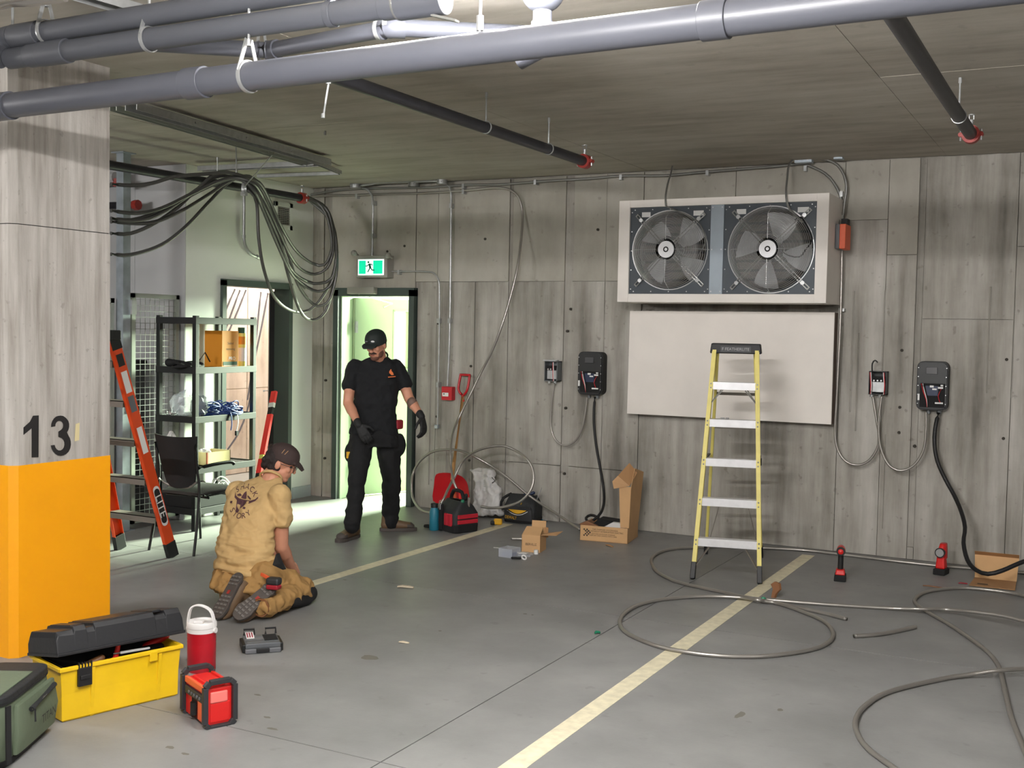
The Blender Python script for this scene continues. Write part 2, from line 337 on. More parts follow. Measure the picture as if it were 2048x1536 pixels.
# oil and dust stains (thin films)
MBs = MB()
def splat(px, py, w, h, n=12, sd=1):
    c = F(px, py); rnd = random.Random(sd); return [c+Vector((w*cos(2*pi*k/n)*(.7+.5*rnd.random()), h*sin(2*pi*k/n)*(.7+.5*rnd.random()), .0008)) for k in range(n)]
for k, (a, b, w, h) in enumerate([(740, 1315, .05, .04), (430, 1414, .02, .012), (545, 1458, .03, .012), (535, 1435, .02, .01), (340, 1495, .025, .014), (370, 1508, .02, .01), (515, 1390, .02, .01), (1050, 1228, .015, .012), (1065, 1230, .01, .01), (880, 1262, .012, .01), (690, 1160, .015, .01), (1480, 1430, .02, .05), (1560, 1420, .015, .02)]):
    pp = splat(a, b, w, h, 12, k); MBs.add(pp, [tuple(range(12))])
MBs.build('stain', mat('stain_grey', (108, 104, 96), .7), floor)
ceil = struct(MB().box((-13, -6, CZ+.02), (5, 9.5, CZ+.25)).build('ceiling', mat('joint_dark2', (70, 64, 56), .9)))
cxs = [-13, -10.9, -8.46, -6.02, -3.58, -1.14, 1.3, 3.74, 5]; cys = [-6+.02, -4.6, -3.38, -2.16, -.94, .28, 1.5, 2.72, 3.94, 5.16, 6.38, 7.6, 8.82, 9.3]
rn = random.Random(3)
for i in range(8):
    for j in range(13):
        h = rn.choice((0, 0, .001, .002))
        MB().box((cxs[i]+.0012, cys[j]+.0012, CZ+h), (cxs[i+1]-.0012, cys[j+1]-.0012, CZ+.05)).build('ceiling_panel', C_CEIL, ceil)
# back wall -------------------------------------------------
DX0, DX1, DH = -6.90, -5.975, 2.10
wb = MB(); wb.box((LX-.2, WY+.02, 0), (DX0, WY+.2, CZ+.02)); wb.box((DX1, WY+.02, 0), (5, WY+.2, CZ+.02)); wb.box((DX0, WY+.02, DH), (DX1, WY+.2, CZ+.02))
wall_back = struct(wb.build('wall_back', C_WALL))
def panel(x0, x1, z0, z1, up=False, d=None):
    d = rn.uniform(-.004, .006) if d is None else d
    MB().box((x0+.003, WY-d, z0+.003), (x1-.003, WY+.021, z1-.003)).build('cast_panel', C_WALLU if up else C_WALL, wall_back)
panel(LX, -7.08, 0, 3.152, False, .0); panel(-7.08, -6.98, 0, 3.152, False, -.01); panel(-6.98, DX0-.02, 0, 2.14, False, .004)
panel(-6.98, -5.97, 2.14, 3.152, True)
panel(DX1+.03, -5.72, 0, 2.2); panel(-5.97, -5.72, 2.2, 3.152, True)
for x0, x1 in ((-5.72, -5.30), (-5.30, -4.945)): panel(x0, x1, 0, 2.2)
panel(-5.72, -4.945, 2.2, 3.152, True)
for x0, x1 in ((-4.91, -4.37), (-4.29, -3.97), (-3.97, -3.62)):
    panel(x0, x1, .52, 2.2); panel(x0, x1, 2.2, 3.152, True); panel(x0, x1, 0, .52)
panel(-4.37, -4.29, 0, 3.152, False, -.014); panel(-4.945, -4.91, 0, 3.152, False, -.012)
panel(-3.62, -1.9, 0, 1.05); panel(-3.62, -1.9, 1.05, 1.95); panel(-3.62, -2.8, 2.82, 3.152, True); panel(-2.8, -1.9, 2.82, 3.152, True)
panel(-1.9, -1.56, 0, 2.68); panel(-1.9, -1.56, 2.68, 3.152, True); panel(-1.56, -1.33, 0, 2.4); panel(-1.56, -1.33, 2.4, 3.152, True)
panel(-1.33, -1.28, .1, 3.152, False, -.014); panel(-1.33, -1.28, 0, .1)
for x0, x1 in ((-1.28, -.62), (-.62, -.1), (-.1, .6), (.6, 2.1), (2.1, 3.5), (3.5, 4.98)):
    panel(x0, x1, 0, 2.45 if x0 > -1 else 1.9); panel(x0, x1, 2.45 if x0 > -1 else 1.9, 3.152)
mh = MB()
for x, z in [(-5.33, .5), (-5.33, 1.4), (-5.7, 1.8), (-5.7, .9), (-4.33, 1.05), (-4.33, .45), (-4.33, 1.75), (-4.3, 1.95), (-7.04, 1.2), (-7.04, .4), (-1.42, 1.2), (-1.42, 1.0), (-1.42, 1.65), (-1.3, .9), (-.66, 1.6), (-.66, 1.0), (-4.05, 2.66), (-6.3, 2.5), (-5.2, 2.6), (-6.1, 2.55)]:
    mh.cyl((x, WY-.012, z), (x, WY+.01, z), .012, n=10)
mh.build('tie_hole', mat('tie_hole_dark', (58, 54, 48), .9), wall_back)
mr = MB()
for k in range(46):
    x = rn.uniform(-7.1, 4.5); z0 = rn.uniform(.05, 1.5)
    if DX0-.1 < x < DX1+.1 or -3.7 < x < -1.9: continue
    L_ = rn.uniform(.3, 1.2); w = rn.uniform(.003, .007)
    mr.add([(x-w, WY-.004, z0), (x, WY-.010, z0), (x+w, WY-.004, z0), (x-w, WY-.004, min(z0+L_, 2.15)), (x, WY-.010, min(z0+L_, 2.15)), (x+w, WY-.004, min(z0+L_, 2.15))], [(0, 1, 4, 3), (1, 2, 5, 4)])
mrr = mr.build('form_ridge', C_WALL, wall_back); mrr['kind'] = 'stuff'
# other walls
wl = MB(); DY0, DY1 = 7.95, 8.94
wl.box((LX-.16, 7.5, 0), (LX, DY0, CZ)); wl.box((LX-.16, DY1, 0), (LX, WY+.2, CZ)); wl.box((LX-.16, DY0, 2.15), (LX, DY1, CZ))
wall_left = struct(wl.build('wall_left', 'white'))
struct(MB().box((LX, DY1+.06, 0), (LX+.014, WY-.01, .115)).build('baseboard_left', 'trimg'))
wr = struct(MB().box((-13, 7.5, 0), (LX-.16, 7.62, CZ)).build('wall_storage', mat('storage_joint', (120, 120, 120), .8)))
for k in range(7):
    x1 = LX-.001-k*.61; MB().box((x1-.607, 7.49, 0), (x1, 7.5, CZ-.003)).build('wall_board', 'grey', wr)
struct(MB().box((5, -6, 0), (5.2, 9.5, CZ)).build('wall_right', C_WALL)); struct(MB().box((-13, -6.2, 0), (5.2, -6, CZ)).build('wall_front', C_WALL)); struct(MB().box((-13.2, -6.2, 0), (-13, 7.62, CZ)).build('wall_far_left', C_WALL))
# outside world seen through the doors
struct(MB().box((-11, 7.62, -.1), (8, 20, -.005)).build('ground_outside', 'path')); struct(MB().box((-11, 20, -.1), (8, 30, 0)).build('ground_lawn', 'lawn'))
sw = struct(MB().box((-9.2, 7.62, 0), (-9.0, 13, 3.0)).build('wall_stair', C_OUT))
for z0, z1 in ((0, 1.0), (1.0, 2.25), (2.25, 3.0)):
    for y0, y1 in ((7.63, 9.6), (9.6, 10.35), (10.35, 11.2), (11.2, 13)): MB().box((-9.0, y0+.004, z0+.004), (-8.985-rn.uniform(0, .006), y1-.004, z1-.004)).build('cast_panel', C_OUT, sw)
struct(MB().box((-9.2, 12.3, 0), (-7.5, 12.5, 3.0)).build('wall_stair_end', C_OUT))
struct(MB().box((-7.55, WY+.2, 0), (-7.4, 12.5, 3.2)).build('wall_light_blocker', C_OUT))  # added unseen wall, blocks the side-door daylight from the stair wall
hd = MB(); rh = random.Random(5)
for k in range(900):
    c = Vector((rh.uniform(-13, -6), rh.uniform(16.6, 17.4), rh.uniform(0, 2.6))); a = Vector((rh.uniform(-1, 1), rh.uniform(-.4, .4), rh.uniform(-1, 1))).normalized()*.12; b = Vector((rh.uniform(-.5, .5), rh.uniform(-1, 1), rh.uniform(-1, 1))).normalized()*.07
    hd.add([c-a, c+b, c+a, c-b], [(0, 1, 2, 3)])
ho = hd.build('hedge', 'leaf'); tag(ho, 'green foliage outside seen through the narrow window of the open door', 'hedge'); ho['kind'] = 'stuff'
# ---------------- pillar
pil = thing('concrete_pillar', 'board-marked concrete pillar with orange-yellow painted base and black number 13', 'pillar', (-5.25, 4.2, 0))
def pillar_mesh(z0, z1, e):
    x0, x1, y0, y1, c = -5.62-e, -4.93+e, 3.90-e, 4.535+e, .035
    return MB().prism([(x0, y0, z0), (x1-c, y0, z0), (x1, y0+c, z0), (x1, y1, z0), (x0, y1, z0)], (0, 0, z1-z0))

pillar_mesh(1.0, 2.24, 0).build('shaft', C_PIL, pil); pillar_mesh(2.245, CZ, -.003).build('shaft', C_PIL, pil); pillar_mesh(2.2, 2.3, -.006).build('cold_joint', mat('joint_dark', (44, 42, 40), .9), pil)
pillar_mesh(0, 1.003, .0025).build('painted_base', 'yellow', pil)
PX = -4.928
def onp(px, py): q = P(px, py, 0, PX); return q
def crop3(x, y): return onp(x/7.877, 780+y/7.877)
def shape(pts): return [crop3(*p) for p in pts]
MB().prism(shape([(498, 1062), (498, 600), (370, 705), (370, 590), (470, 500), (520, 405), (608, 400), (604, 1058)]), (.002, 0, 0)).build('number_marking', 'printk', pil)
def arc(cx, cy, rx, ry, a0, a1, n=10): return [(cx+rx*cos(radians(a0+(a1-a0)*k/n)), cy-ry*sin(radians(a0+(a1-a0)*k/n))) for k in range(n+1)]
outer = arc(945, 560, 145, 160, 190, -42, 12)+arc(955, 845, 162, 195, 42, -170, 14)
inner = arc(935, 850, 78, 100, -170, 62, 12)+[(915, 745), (915, 655)]+arc(935, 565, 62, 92, -70, 186, 12)
o3 = shape(outer); i3 = shape(inner)
tri = MB(); no, ni = len(o3), len(i3); ii = i3[::-1]
m = 60
def resamp(p, m):
    L = [0]; 
    for a, b in zip(p, p[1:]): L.append(L[-1]+(b-a).length)
    out = []
    for k in range(m+1):
        t = L[-1]*k/m; j = max(0, min(len(p)-2, sum(1 for q in L if q <= t)-1)); s_ = (t-L[j])/max(1e-9, L[j+1]-L[j]); out.append(p[j].lerp(p[j+1], s_))
    return out
# stencil 3: upper bowl and lower bowl as bands between outer and inner arcs
def band(oa, ia, k=14):
    a = resamp(shape(oa), k); b = resamp(shape(ia), k); off = Vector((.002, 0, 0))
    tri.add([q+off for q in a]+[q+off for q in b], [(i, i+1, k+1+i+1, k+1+i) for i in range(k)])
band(arc(945, 560, 145, 160, 188, -42), arc(930, 560, 62, 75, 188, -60)+[(915, 655)])
band([(1052, 667)]+arc(955, 845, 162, 195, 45, -172), [(915, 655), (915, 745)]+arc(935, 850, 78, 105, 75, -172))
tri.build('number_marking', 'printk', pil)
MB().prism(shape([(1190, 535), (1252, 515), (1245, 790), (1175, 808)]), (.0015, 0, 0)).build('masking_tape', mat('masking_tape', (222, 208, 160), .7), pil)
# ============================================================ DOORS
d2 = MB()
d2.box((DX0-.02, WY-.05, 0), (DX0+.04, WY+.2, DH+.02)); d2.box((DX1-.04, WY-.05, 0), (DX1+.02, WY+.2, DH+.02)); d2.box((DX0-.02, WY-.05, DH-.04), (DX1+.02, WY+.2, DH+.04))
dr2 = struct(d2.build('door_2', 'jamb'))
dr2b = MB().box((DX0+.04, WY-.0, 0), (DX0+.055, WY+.2, DH-.04)).box((DX1-.052, WY+.06, 0), (DX1-.04, WY+.2, DH-.04)).build('door_stop', 'leafm', dr2)
hx, hy = DX0+.06, WY+.2; ang = radians(67); u = Vector((cos(ang), sin(ang), 0)); nrm = Vector((sin(ang), -cos(ang), 0))
def leafpt(s, z, o=0): return Vector((hx, hy, z))+u*s+nrm*o
R2 = Matrix((u, -nrm, Vector((0, 0, 1)))).transposed()
lf = MB()
for s0, s1, z0, z1 in ((0, .48, .01, 2.05), (.65, .9, .01, 2.05), (.48, .65, .01, 1.32), (.48, .65, 1.92, 2.05)): lf.obox(leafpt((s0+s1)/2, (z0+z1)/2), (s1-s0, .045, z1-z0), R2)
lf.build('leaf', 'leafm', dr2)
wf = MB()
for s0, s1, z0, z1 in ((.46, .48, 1.3, 1.94), (.65, .67, 1.3, 1.94), (.46, .67, 1.3, 1.32), (.46, .67, 1.92, 1.94)): wf.obox(leafpt((s0+s1)/2, (z0+z1)/2), (s1-s0, .06, z1-z0), R2)
wf.build('window_frame', 'leafm', dr2); MB().obox(leafpt(.565, 1.62), (.17, .006, .6), R2).build('pane', 'glass', dr2)
for z in (.3, 1.05, 1.75): MB().obox(leafpt(.01, z, .03), (.03, .02, .12), R2).build('hinge', 'galv', dr2)
MB().tube([leafpt(.06, 1.0, .03), leafpt(.06, 1.0, .07), leafpt(.18, 1.0, .07)], .009).build('push_bar', 'steel', dr2)
cl = thing('door_closer', 'grey box door closer with metal arm above the open door by the exit sign', 'door closer', (-6.55, WY-.05, 2.08))
p0 = P(695, 574, 1, WY-.11); p1 = P(748, 588, 1, WY-.11)
MB().box((p0.x, WY-.12, p1.z), (p1.x, WY-.05, p0.z)).build('cover', 'housing', cl, bevel=.004)
q = P(718, 588, 1, WY-.05); MB().tube([q, leafpt(.42, 2.0, .06)], .007).tube([leafpt(.42, 2.0, .06), leafpt(.34, 1.96, .03)], .007).build('arm', 'galv', cl)
# door 1 in the white wall
d1 = MB(); d1.box((LX-.16, DY0-.01, 0), (LX+.03, DY0+.045, 2.16)); d1.box((LX-.16, DY1-.045, 0), (LX+.03, DY1+.01, 2.16)); d1.box((LX-.16, DY0-.01, 2.11), (LX+.03, DY1+.01, 2.17))
dr1 = struct(d1.build('door_1', 'jamb'))
u1 = Vector((-.66, .75, 0)).normalized(); n1 = Vector((u1.y, -u1.x, 0)); R1 = Matrix((u1, n1, Vector((0, 0, 1)))).transposed()
c1 = Vector((LX-.17, DY1-.05, 1.05))
MB().obox(c1+u1*.45, (.9, .045, 2.08), R1).build('leaf', mat('leaf_dark', (56, 60, 60), .5), dr1)
MB().obox(c1+u1*.02, (.05, .07, 2.08), R1).build('leaf_edge', 'matte', dr1); MB().tube([c1+u1*.8-n1*.02, c1+u1*.8-n1*.07, c1+u1*.7-n1*.07], .009).build('door_handle', 'steel', dr1)
# grey cables outside through door 1
g = 'loose grey cables hanging in the stairwell'
for k, pts in enumerate([[(470, 578), (452, 620), (440, 660)], [(480, 580), (458, 640), (440, 690)], [(492, 580), (468, 640), (440, 700)], [(522, 584), (512, 680), (502, 790), (480, 860), (448, 910)], [(536, 586), (522, 660), (505, 740), (495, 800)]]):
    o = MB().tube(spl([D(x, y, 12.7) for x, y in pts], .1), .011, 7).build('grey_cable', mat('cable_grey', (150, 148, 156), .5))
    tag(o, ['grey cable at top left inside the left doorway, nearest the frame', 'second grey cable slanting down at the left of the left doorway', 'third grey cable slanting down at the left of the left doorway', 'long curved grey cable against the pale stairwell wall, bending to lower left', 'curved grey cable at right in the left doorway, ending behind the rack'][k], 'cable', g)
# vent in the white wall
vt = thing('wall_vent', 'square white louvred air vent high on the pale green wall', 'vent', (LX, 8.83, 2.85))
y0, y1, z0, z1 = P(547, 405, 0, LX).y, P(583, 405, 0, LX).y, P(565, 459, 0, LX).z, P(565, 405, 0, LX).z
f_ = MB(); b_ = .045
for a in (((y0, z0), (y1, z0+b_)), ((y0, z1-b_), (y1, z1)), ((y0, z0), (y0+b_, z1)), ((y1-b_, z0), (y1, z1))): f_.box((LX, a[0][0], a[0][1]), (LX+.02, a[1][0], a[1][1]))
f_.build('frame', 'white', vt, bevel=.003); MB().box((LX, y0+.03, z0+.03), (LX+.004, y1-.03, z1-.03)).build('dark_back', 'matte', vt)
nsl = 10
for k in range(nsl):
    z = z0+b_+(z1-z0-2*b_)*(k+.5)/nsl; MB().obox((LX+.012, (y0+y1)/2, z), (.018, y1-y0-2*b_, .004), Matrix.Rotation(radians(30), 3, 'Y')).build('slat', 'housing', vt)
for k in range(6):
    yy = y0+b_+(y1-y0-2*b_)*(k+.5)/6; MB().box((LX+.016, yy-.0015, z0+b_), (LX+.019, yy+.0015, z1-b_)).build('fin', 'housing', vt)
# conduit stub with elbow on the white wall
cs = thing('wall_conduit', 'short vertical metal conduit with elbow above the left doorway', 'conduit', (LX+.03, 8.2, 2.9))
pts = [P(488, 383, 0, LX+.03), P(488, 440, 0, LX+.03), P(488, 478, 0, LX+.03), P(492, 494, 0, LX+.03), P(501, 508, 0, LX+.03), P(515, 514, 0, LX+.03)]
MB().tube(spl(pts, .04), .015, 10).build('pipe', 'galv', cs, smooth=40); MB().cyl(P(487.5, 470, 0, LX+.03), P(487.5, 476, 0, LX+.03), .02).build('coupling', 'galv', cs)
MB().cyl(P(513, 513, 0, LX+.03), P(517, 515, 0, LX+.03), .02).build('end_bushing', 'galv', cs)
# ============================================================ DRAIN PIPES UNDER THE CEILING
def hanger(par, c, r, top=CZ, w=.02, axis=(1, 0, 0)):
    c = Vector(c)
    h = MB().ring(c, axis, r+.004, .004, 28, 6, 2.5); h.build('hanger_ring', 'galv', par, smooth=40)
    a = Vector(axis); side = a.cross(Vector((0, 0, 1))).normalized()
    MB().bar(c+side*(r+.002)+V(0, 0, r*.2), c+V(0, 0, r+.085)+side*.012, .018, .004, a).bar(c-side*(r+.002)+V(0, 0, r*.2), c+V(0, 0, r+.085)-side*.012, .018, .004, a).build('clevis', 'galv', par)
    MB().cyl(c+V(0, 0, r+.06), V(c.x, c.y, top), .0055, n=8).cyl(c+V(0, 0, r+.06), c+V(0, 0, r+.085), .011, n=6).build('hanger_rod', 'galv', par)
z = 2.7
bp = thing('drain_pipe', 'longest grey plastic drain pipe crossing the whole view in front of the pillar', 'pipe', (-2, 3.38, z))
A, B = Vector((-4.32, 3.42, z)), Vector((-.2, 3.335, z+.004)); ax = (B-A).normalized()
def along(px):  # point of pipe axis seen at column px
    best = min((abs(prj(A+ax*t)[0]-px), t) for t in [k*.01 for k in range(-60, 520)]); return A+ax*best[1]
A2 = A-ax*1.2
MB().cyl(A2, B+ax*.8, .0545, n=36).build('pipe', 'pvc', bp, smooth=40)
q = along(22); MB().cyl(q-ax*1.0, q, .062, n=36).build('bell_socket', 'pvc', bp, smooth=40)
q = along(374); q2 = along(410); MB().cyl(q, q2, .062, n=36).build('coupling', 'pvc', bp, smooth=40, bevel=.002)
q = along(497); hanger(bp, q, .056, axis=ax)
MB().cyl(q-ax*.006, q+ax*.006, .0575, n=36).build('strap', 'dsteel', bp)
q = along(1412); MB().cyl(q-ax*.01, q+ax*.075, .061, n=36).build('coupling', 'pvc', bp, smooth=40, bevel=.002)
q = along(960); MB().cyl(q+V(0, 0, .05), V(q.x, q.y, CZ), .006, n=8).cyl(q+V(0, 0, .06), q+V(0, 0, .11), .013, n=8).build('hanger_rod', 'galv', bp)
# twin pipes upper left
pb = thing('drain_pipe', 'lower of two stacked grey drain pipes at top left, ending near the lamp', 'pipe', (-3, 3.4, 2.9))
A, B = Vector((-4.30, 3.39, 2.895)), Vector((-2.10, 3.42, 2.905)); ax = (B-A).normalized()
MB().cyl(A, B, .0445, n=32).build('pipe', 'pvcd', pb, smooth=40)
for a_, b_, r_ in ((85, 135, .052), (60, 87, .05), (655, 672, .049), (765, 800, .05), (800, 890, .057)):
    q, q2 = along(a_), along(b_); MB().cyl(q, q2, r_, n=32).build('coupling', 'pvcd', pb, smooth=40, bevel=.002)
q = along(800); MB().ring(q, ax, .052, .005, 28, 6, 2).build('clamp', 'dsteel', pb); q = along(868); MB().bar(q+V(0, 0, -.055), q+V(.1, 0, -.085), .03, .008).build('strap_end', 'dsteel', pb)
hanger(pb, along(300), .046, axis=ax)
pa = thing('drain_pipe', 'upper of the two stacked grey drain pipes at top left, joined by an elbow', 'pipe', (-3, 3.4, 2.98))
A, B = Vector((-4.20, 3.39, 2.987)), Vector((-2.75, 3.41, 3.0)); ax = (B-A).normalized()
MB().cyl(A, B+ax*.9, .0445, n=32).build('pipe', 'pvcd', pa, smooth=40)
q, q2 = along(28), along(80); MB().cyl(q, q2, .052, n=32).build('coupling', 'pvcd', pa, smooth=40, bevel=.002)
q = along(30); MB().tube(spl([q, q-ax*.06+V(0, -.005, -.004), q-ax*.10+V(0, -.03, -.03), q-ax*.10+V(0, -.04, -.07), q-ax*.05+V(0, -.03, -.09)], .015), .05, 20).build('elbow', 'pvcd', pa, smooth=40)
hanger(pa, along(94), .046, axis=ax); q = along(24); MB().cyl(q+V(0, 0, .04), V(q.x, q.y, CZ), .006, n=8).build('hanger_rod', 'galv', pa)
# pipe close to the ceiling behind
pc = thing('drain_pipe', 'grey drain pipe close to the ceiling behind the others, with two bends near the lamp', 'pipe', (-3, 4.0, 3.05))
zc = 3.04
P4 = [F(150, 78, zc), F(300, 92, zc), F(540, 101, zc), F(785, 55, zc), F(1090, 70, zc)]
for a_, b_ in ((0, 2), (2, 3), (3, 4)): MB().cyl(P4[a_], P4[b_], .037, n=28).build('pipe', 'pvc', pc, smooth=40)
for k, w in ((2, .05), (3, .055)):
    t0 = (P4[k-1]-P4[k]).normalized(); t1 = (P4[k+1]-P4[k]).normalized(); MB().tube([P4[k]+t0*w, P4[k]+t0*.02, P4[k], P4[k]+t1*.02, P4[k]+t1*w], .045, 24).build('elbow', 'pvc', pc, smooth=40)
MB().box(P4[3]+V(-.02, -.05, .0), P4[3]+V(.0, -.046, .02)).build('sticker', 'printw', pc)
hanger(pc, P4[2]+V(-.05, -.0, 0), .039, axis=(1, .1, 0)); hanger(pc, P4[3]+V(-.07, 0, 0), .039, axis=(1, .1, 0))
pd = thing('pipe_stub', 'short vertical grey drain fitting with round bowl beside the ceiling lamp', 'pipe', (-1.9, 3.83, 2.95))
q = F(1085, 28, 2.95); MB().cyl(q+V(0, 0, .01), q+V(0, 0, -.09), .036, n=24).cyl(q+V(0, 0, -.03), q+V(0, 0, -.09), .042, n=24).build('riser', 'pvc', pd, smooth=40)
MB().ell(q+V(0, 0, .09), (.085, .085, .085), None, 24, 14).build('bowl', 'pvc', pd, smooth=60); MB().tube([q+V(0, 0, -.09), q+V(-.02, 0, -.13), q+V(-.10, .0, -.16)], .042, 20).build('elbow', 'pvc', pd, smooth=40)
# ---------------- sprinkler pipes
def sprinkler(label, x, ya, yb, z, r, hang_y, xo=0):
    t = thing('sprinkler_pipe', label, 'pipe', (x, yb, z), group=None)
    a, b = Vector((x+xo, ya, z)), Vector((x, yb, z)); MB().cyl(a, b, r, n=20).build('pipe', 'iron', t, smooth=40)
    MB().cyl(b-V(0, .02, 0), b+V(0, .045, 0), r+.016, n=18).cyl(b+V(r+.02, -.01, 0), b+V(r+.02, .035, 0), .014, n=8).cyl(b-V(r+.02, .01, 0), b-V(r+.02, -.035, 0), .014, n=8).build('coupling', 'redc', t, smooth=40)
    for s_ in (-1, 1): MB().cyl(b+V(s_*(r+.02), .012, -.035), b+V(s_*(r+.02), .012, .03), .006, n=8).build('bolt', 'galv', t)
    MB().cyl(b+V(0, .012, r), b+V(0, .012, r+.05), .012, n=10).cyl(b+V(0, .012, r+.075), b+V(0, .012, r+.08), .02, n=12).bar(b+V(-.012, .012, r+.05), b+V(-.012, .012, r+.08), .004, .004).bar(b+V(.012, .012, r+.05), b+V(.012, .012, r+.08), .004, .004).build('sprinkler_head', 'galv', t)
    for yy in hang_y:
        c = Vector((x, yy, z)); MB().ring(c, (0, 1, 0), r+.003, .003, 20, 6, 2).build('hanger_ring', 'galv', t); MB().cyl(c+V(0, 0, r), V(x, yy, CZ), .005, n=8).cyl(V(x, yy, CZ-.03), V(x, yy, CZ), .009, n=8).build('hanger_rod', 'galv', t)
    return t
sprinkler('black sprinkler pipe running to mid ceiling, red coupling at its end', -3.31, 4.42, 7.32, 2.95, .034, [5.9, 6.75], -.02)
sprinkler('black sprinkler pipe at upper right of the ceiling with red coupling', -.75, 4.22, 7.15, 2.95, .036, [6.55])
sprinkler('black sprinkler pipe at left running behind the armoured cable bundle', -6.68, 4.2, 8.42, 2.94, .036, [7.3], -.10)
sp = thing('sprinkler_pipe', 'short black pipe end with red cap high in front of the grey storage wall', 'pipe', (-7.6, 6.9, 2.66))
q = P(272, 410, 1, 7.3); MB().cyl(q+V(-1.2, 0, .02), q, .032, n=16).cyl(q+V(-1.2, 0, .02), V(q.x-1.2, 7.5, q.z+.02), .032, n=16).build('pipe', 'iron', sp, smooth=40); MB().cyl(q-V(.02, 0, 0), q+V(.03, 0, 0), .045, n=8).build('cap', 'redc', sp)
q = P(240, 366, 1, 7.2); s2 = thing('sprinkler_fitting', 'small red pipe clamp beside the steel post near the ceiling', 'pipe fitting', q); MB().cyl(q+V(-.5, 0, .05), q+V(-.05, 0, .05), .05, n=12).cyl(q+V(-.5, 0, .05), V(q.x-.5, 7.5, q.z+.05), .05, n=12).build('pipe', 'grey', s2); MB().obox(q, (.16, .05, .03)).cyl(q+V(-.04, 0, -.03), q+V(-.04, 0, .04), .03, n=8).build('clamp', 'redc', s2)
# ---------------- ceiling channels at left
def chan(name, label, a, b, w, h, m='galv'):
    t = thing(name, label, 'channel', a); a, b = Vector(a), Vector(b); ax = (b-a).normalized(); s_ = ax.cross(V(0, 0, 1)).normalized()
    MB().bar(a+V(0, 0, h/2), b+V(0, 0, h/2), w, .003, (0, 0, 1)).build('web', 'dsteel', t)
    for k in (-1, 1): MB().bar(a+s_*k*w/2, b+s_*k*w/2, .004, h, (0, 0, 1)).build('flange', m, t)
    n = int((b-a).length/.6)
    for k in range(1, n): MB().obox(a+ax*(.6*k)+V(0, 0, .0), (w*1.2, .02, .012), rotz(math.atan2(ax.y, ax.x)-pi/2)).build('strap', 'galv', t)
    return t
zc = 3.10
chan('ceiling_channel', 'wider galvanised channel running along the ceiling from behind the pillar', F(262, 212, zc), F(653, 325, zc), .085, .05)
chan('ceiling_channel', 'narrow galvanised channel beside the wider one, ending at the cable bundle', F(226, 216, zc), F(620, 330, zc), .05, .035, 'rail')
chan('ceiling_channel', 'galvanised cross channel on the ceiling above the cable bundle', F(400, 338, zc), F(632, 327, zc), .07, .04)
chan('ceiling_channel', 'slim far cross channel ending at a bent tip above the corner', F(515, 352, zc), F(678, 346, zc), .025, .03)
chan('ceiling_channel', 'short channel piece joining the cross channels near their right end', F(625, 322, zc), F(680, 345, zc), .03, .03)
chan('ceiling_channel', 'bright galvanised channel at the very top left above the drain pipes', F(150, -15, 3.1), F(275, 22, 3.1), .09, .04)
tag(MB().tube([F(-20, 14, 3.0), F(60, 4, 3.0), F(130, -6, 3.0)], .02, 8).build('flexible_conduit', 'armor'), 'ribbed flexible conduit in the very top left corner of the ceiling', 'conduit')
for i, (a, b, c, d, m_, lb) in enumerate([(472, 290, 473, 345, 'dsteel', 'thin vertical rod hanging above the cable bundle'), (562, 290, 490, 372, 'dsteel', 'slanting thin rod from the ceiling to the cable bundle hook'), (657, 168, 646, 236, 'galv', 'thin bright bent wire dangling from behind the longest drain pipe'), (651, 262, 650, 270, 'dsteel', 'tiny dark anchor tip in the ceiling left of the middle sprinkler pipe')]):
    q = F(a, b, CZ); q2 = D(c, d, prj(q)[2] if i == 0 else 9.2)
    if i >= 2: q = F(a, b, 2.85 if i == 2 else CZ); q2 = D(c, d, prj(q)[2])
    tt = thing('hanging_rod', lb, 'rod', q); MB().cyl(q, q2, .005, n=7).build('rod', m_, tt); MB().cyl(q, q+V(0, 0, .03), .012, n=8).cyl(q2, q2+V(0, 0, .02), .009, n=8).build('end_fitting', m_, tt)
q = F(650, 175, 3.0)
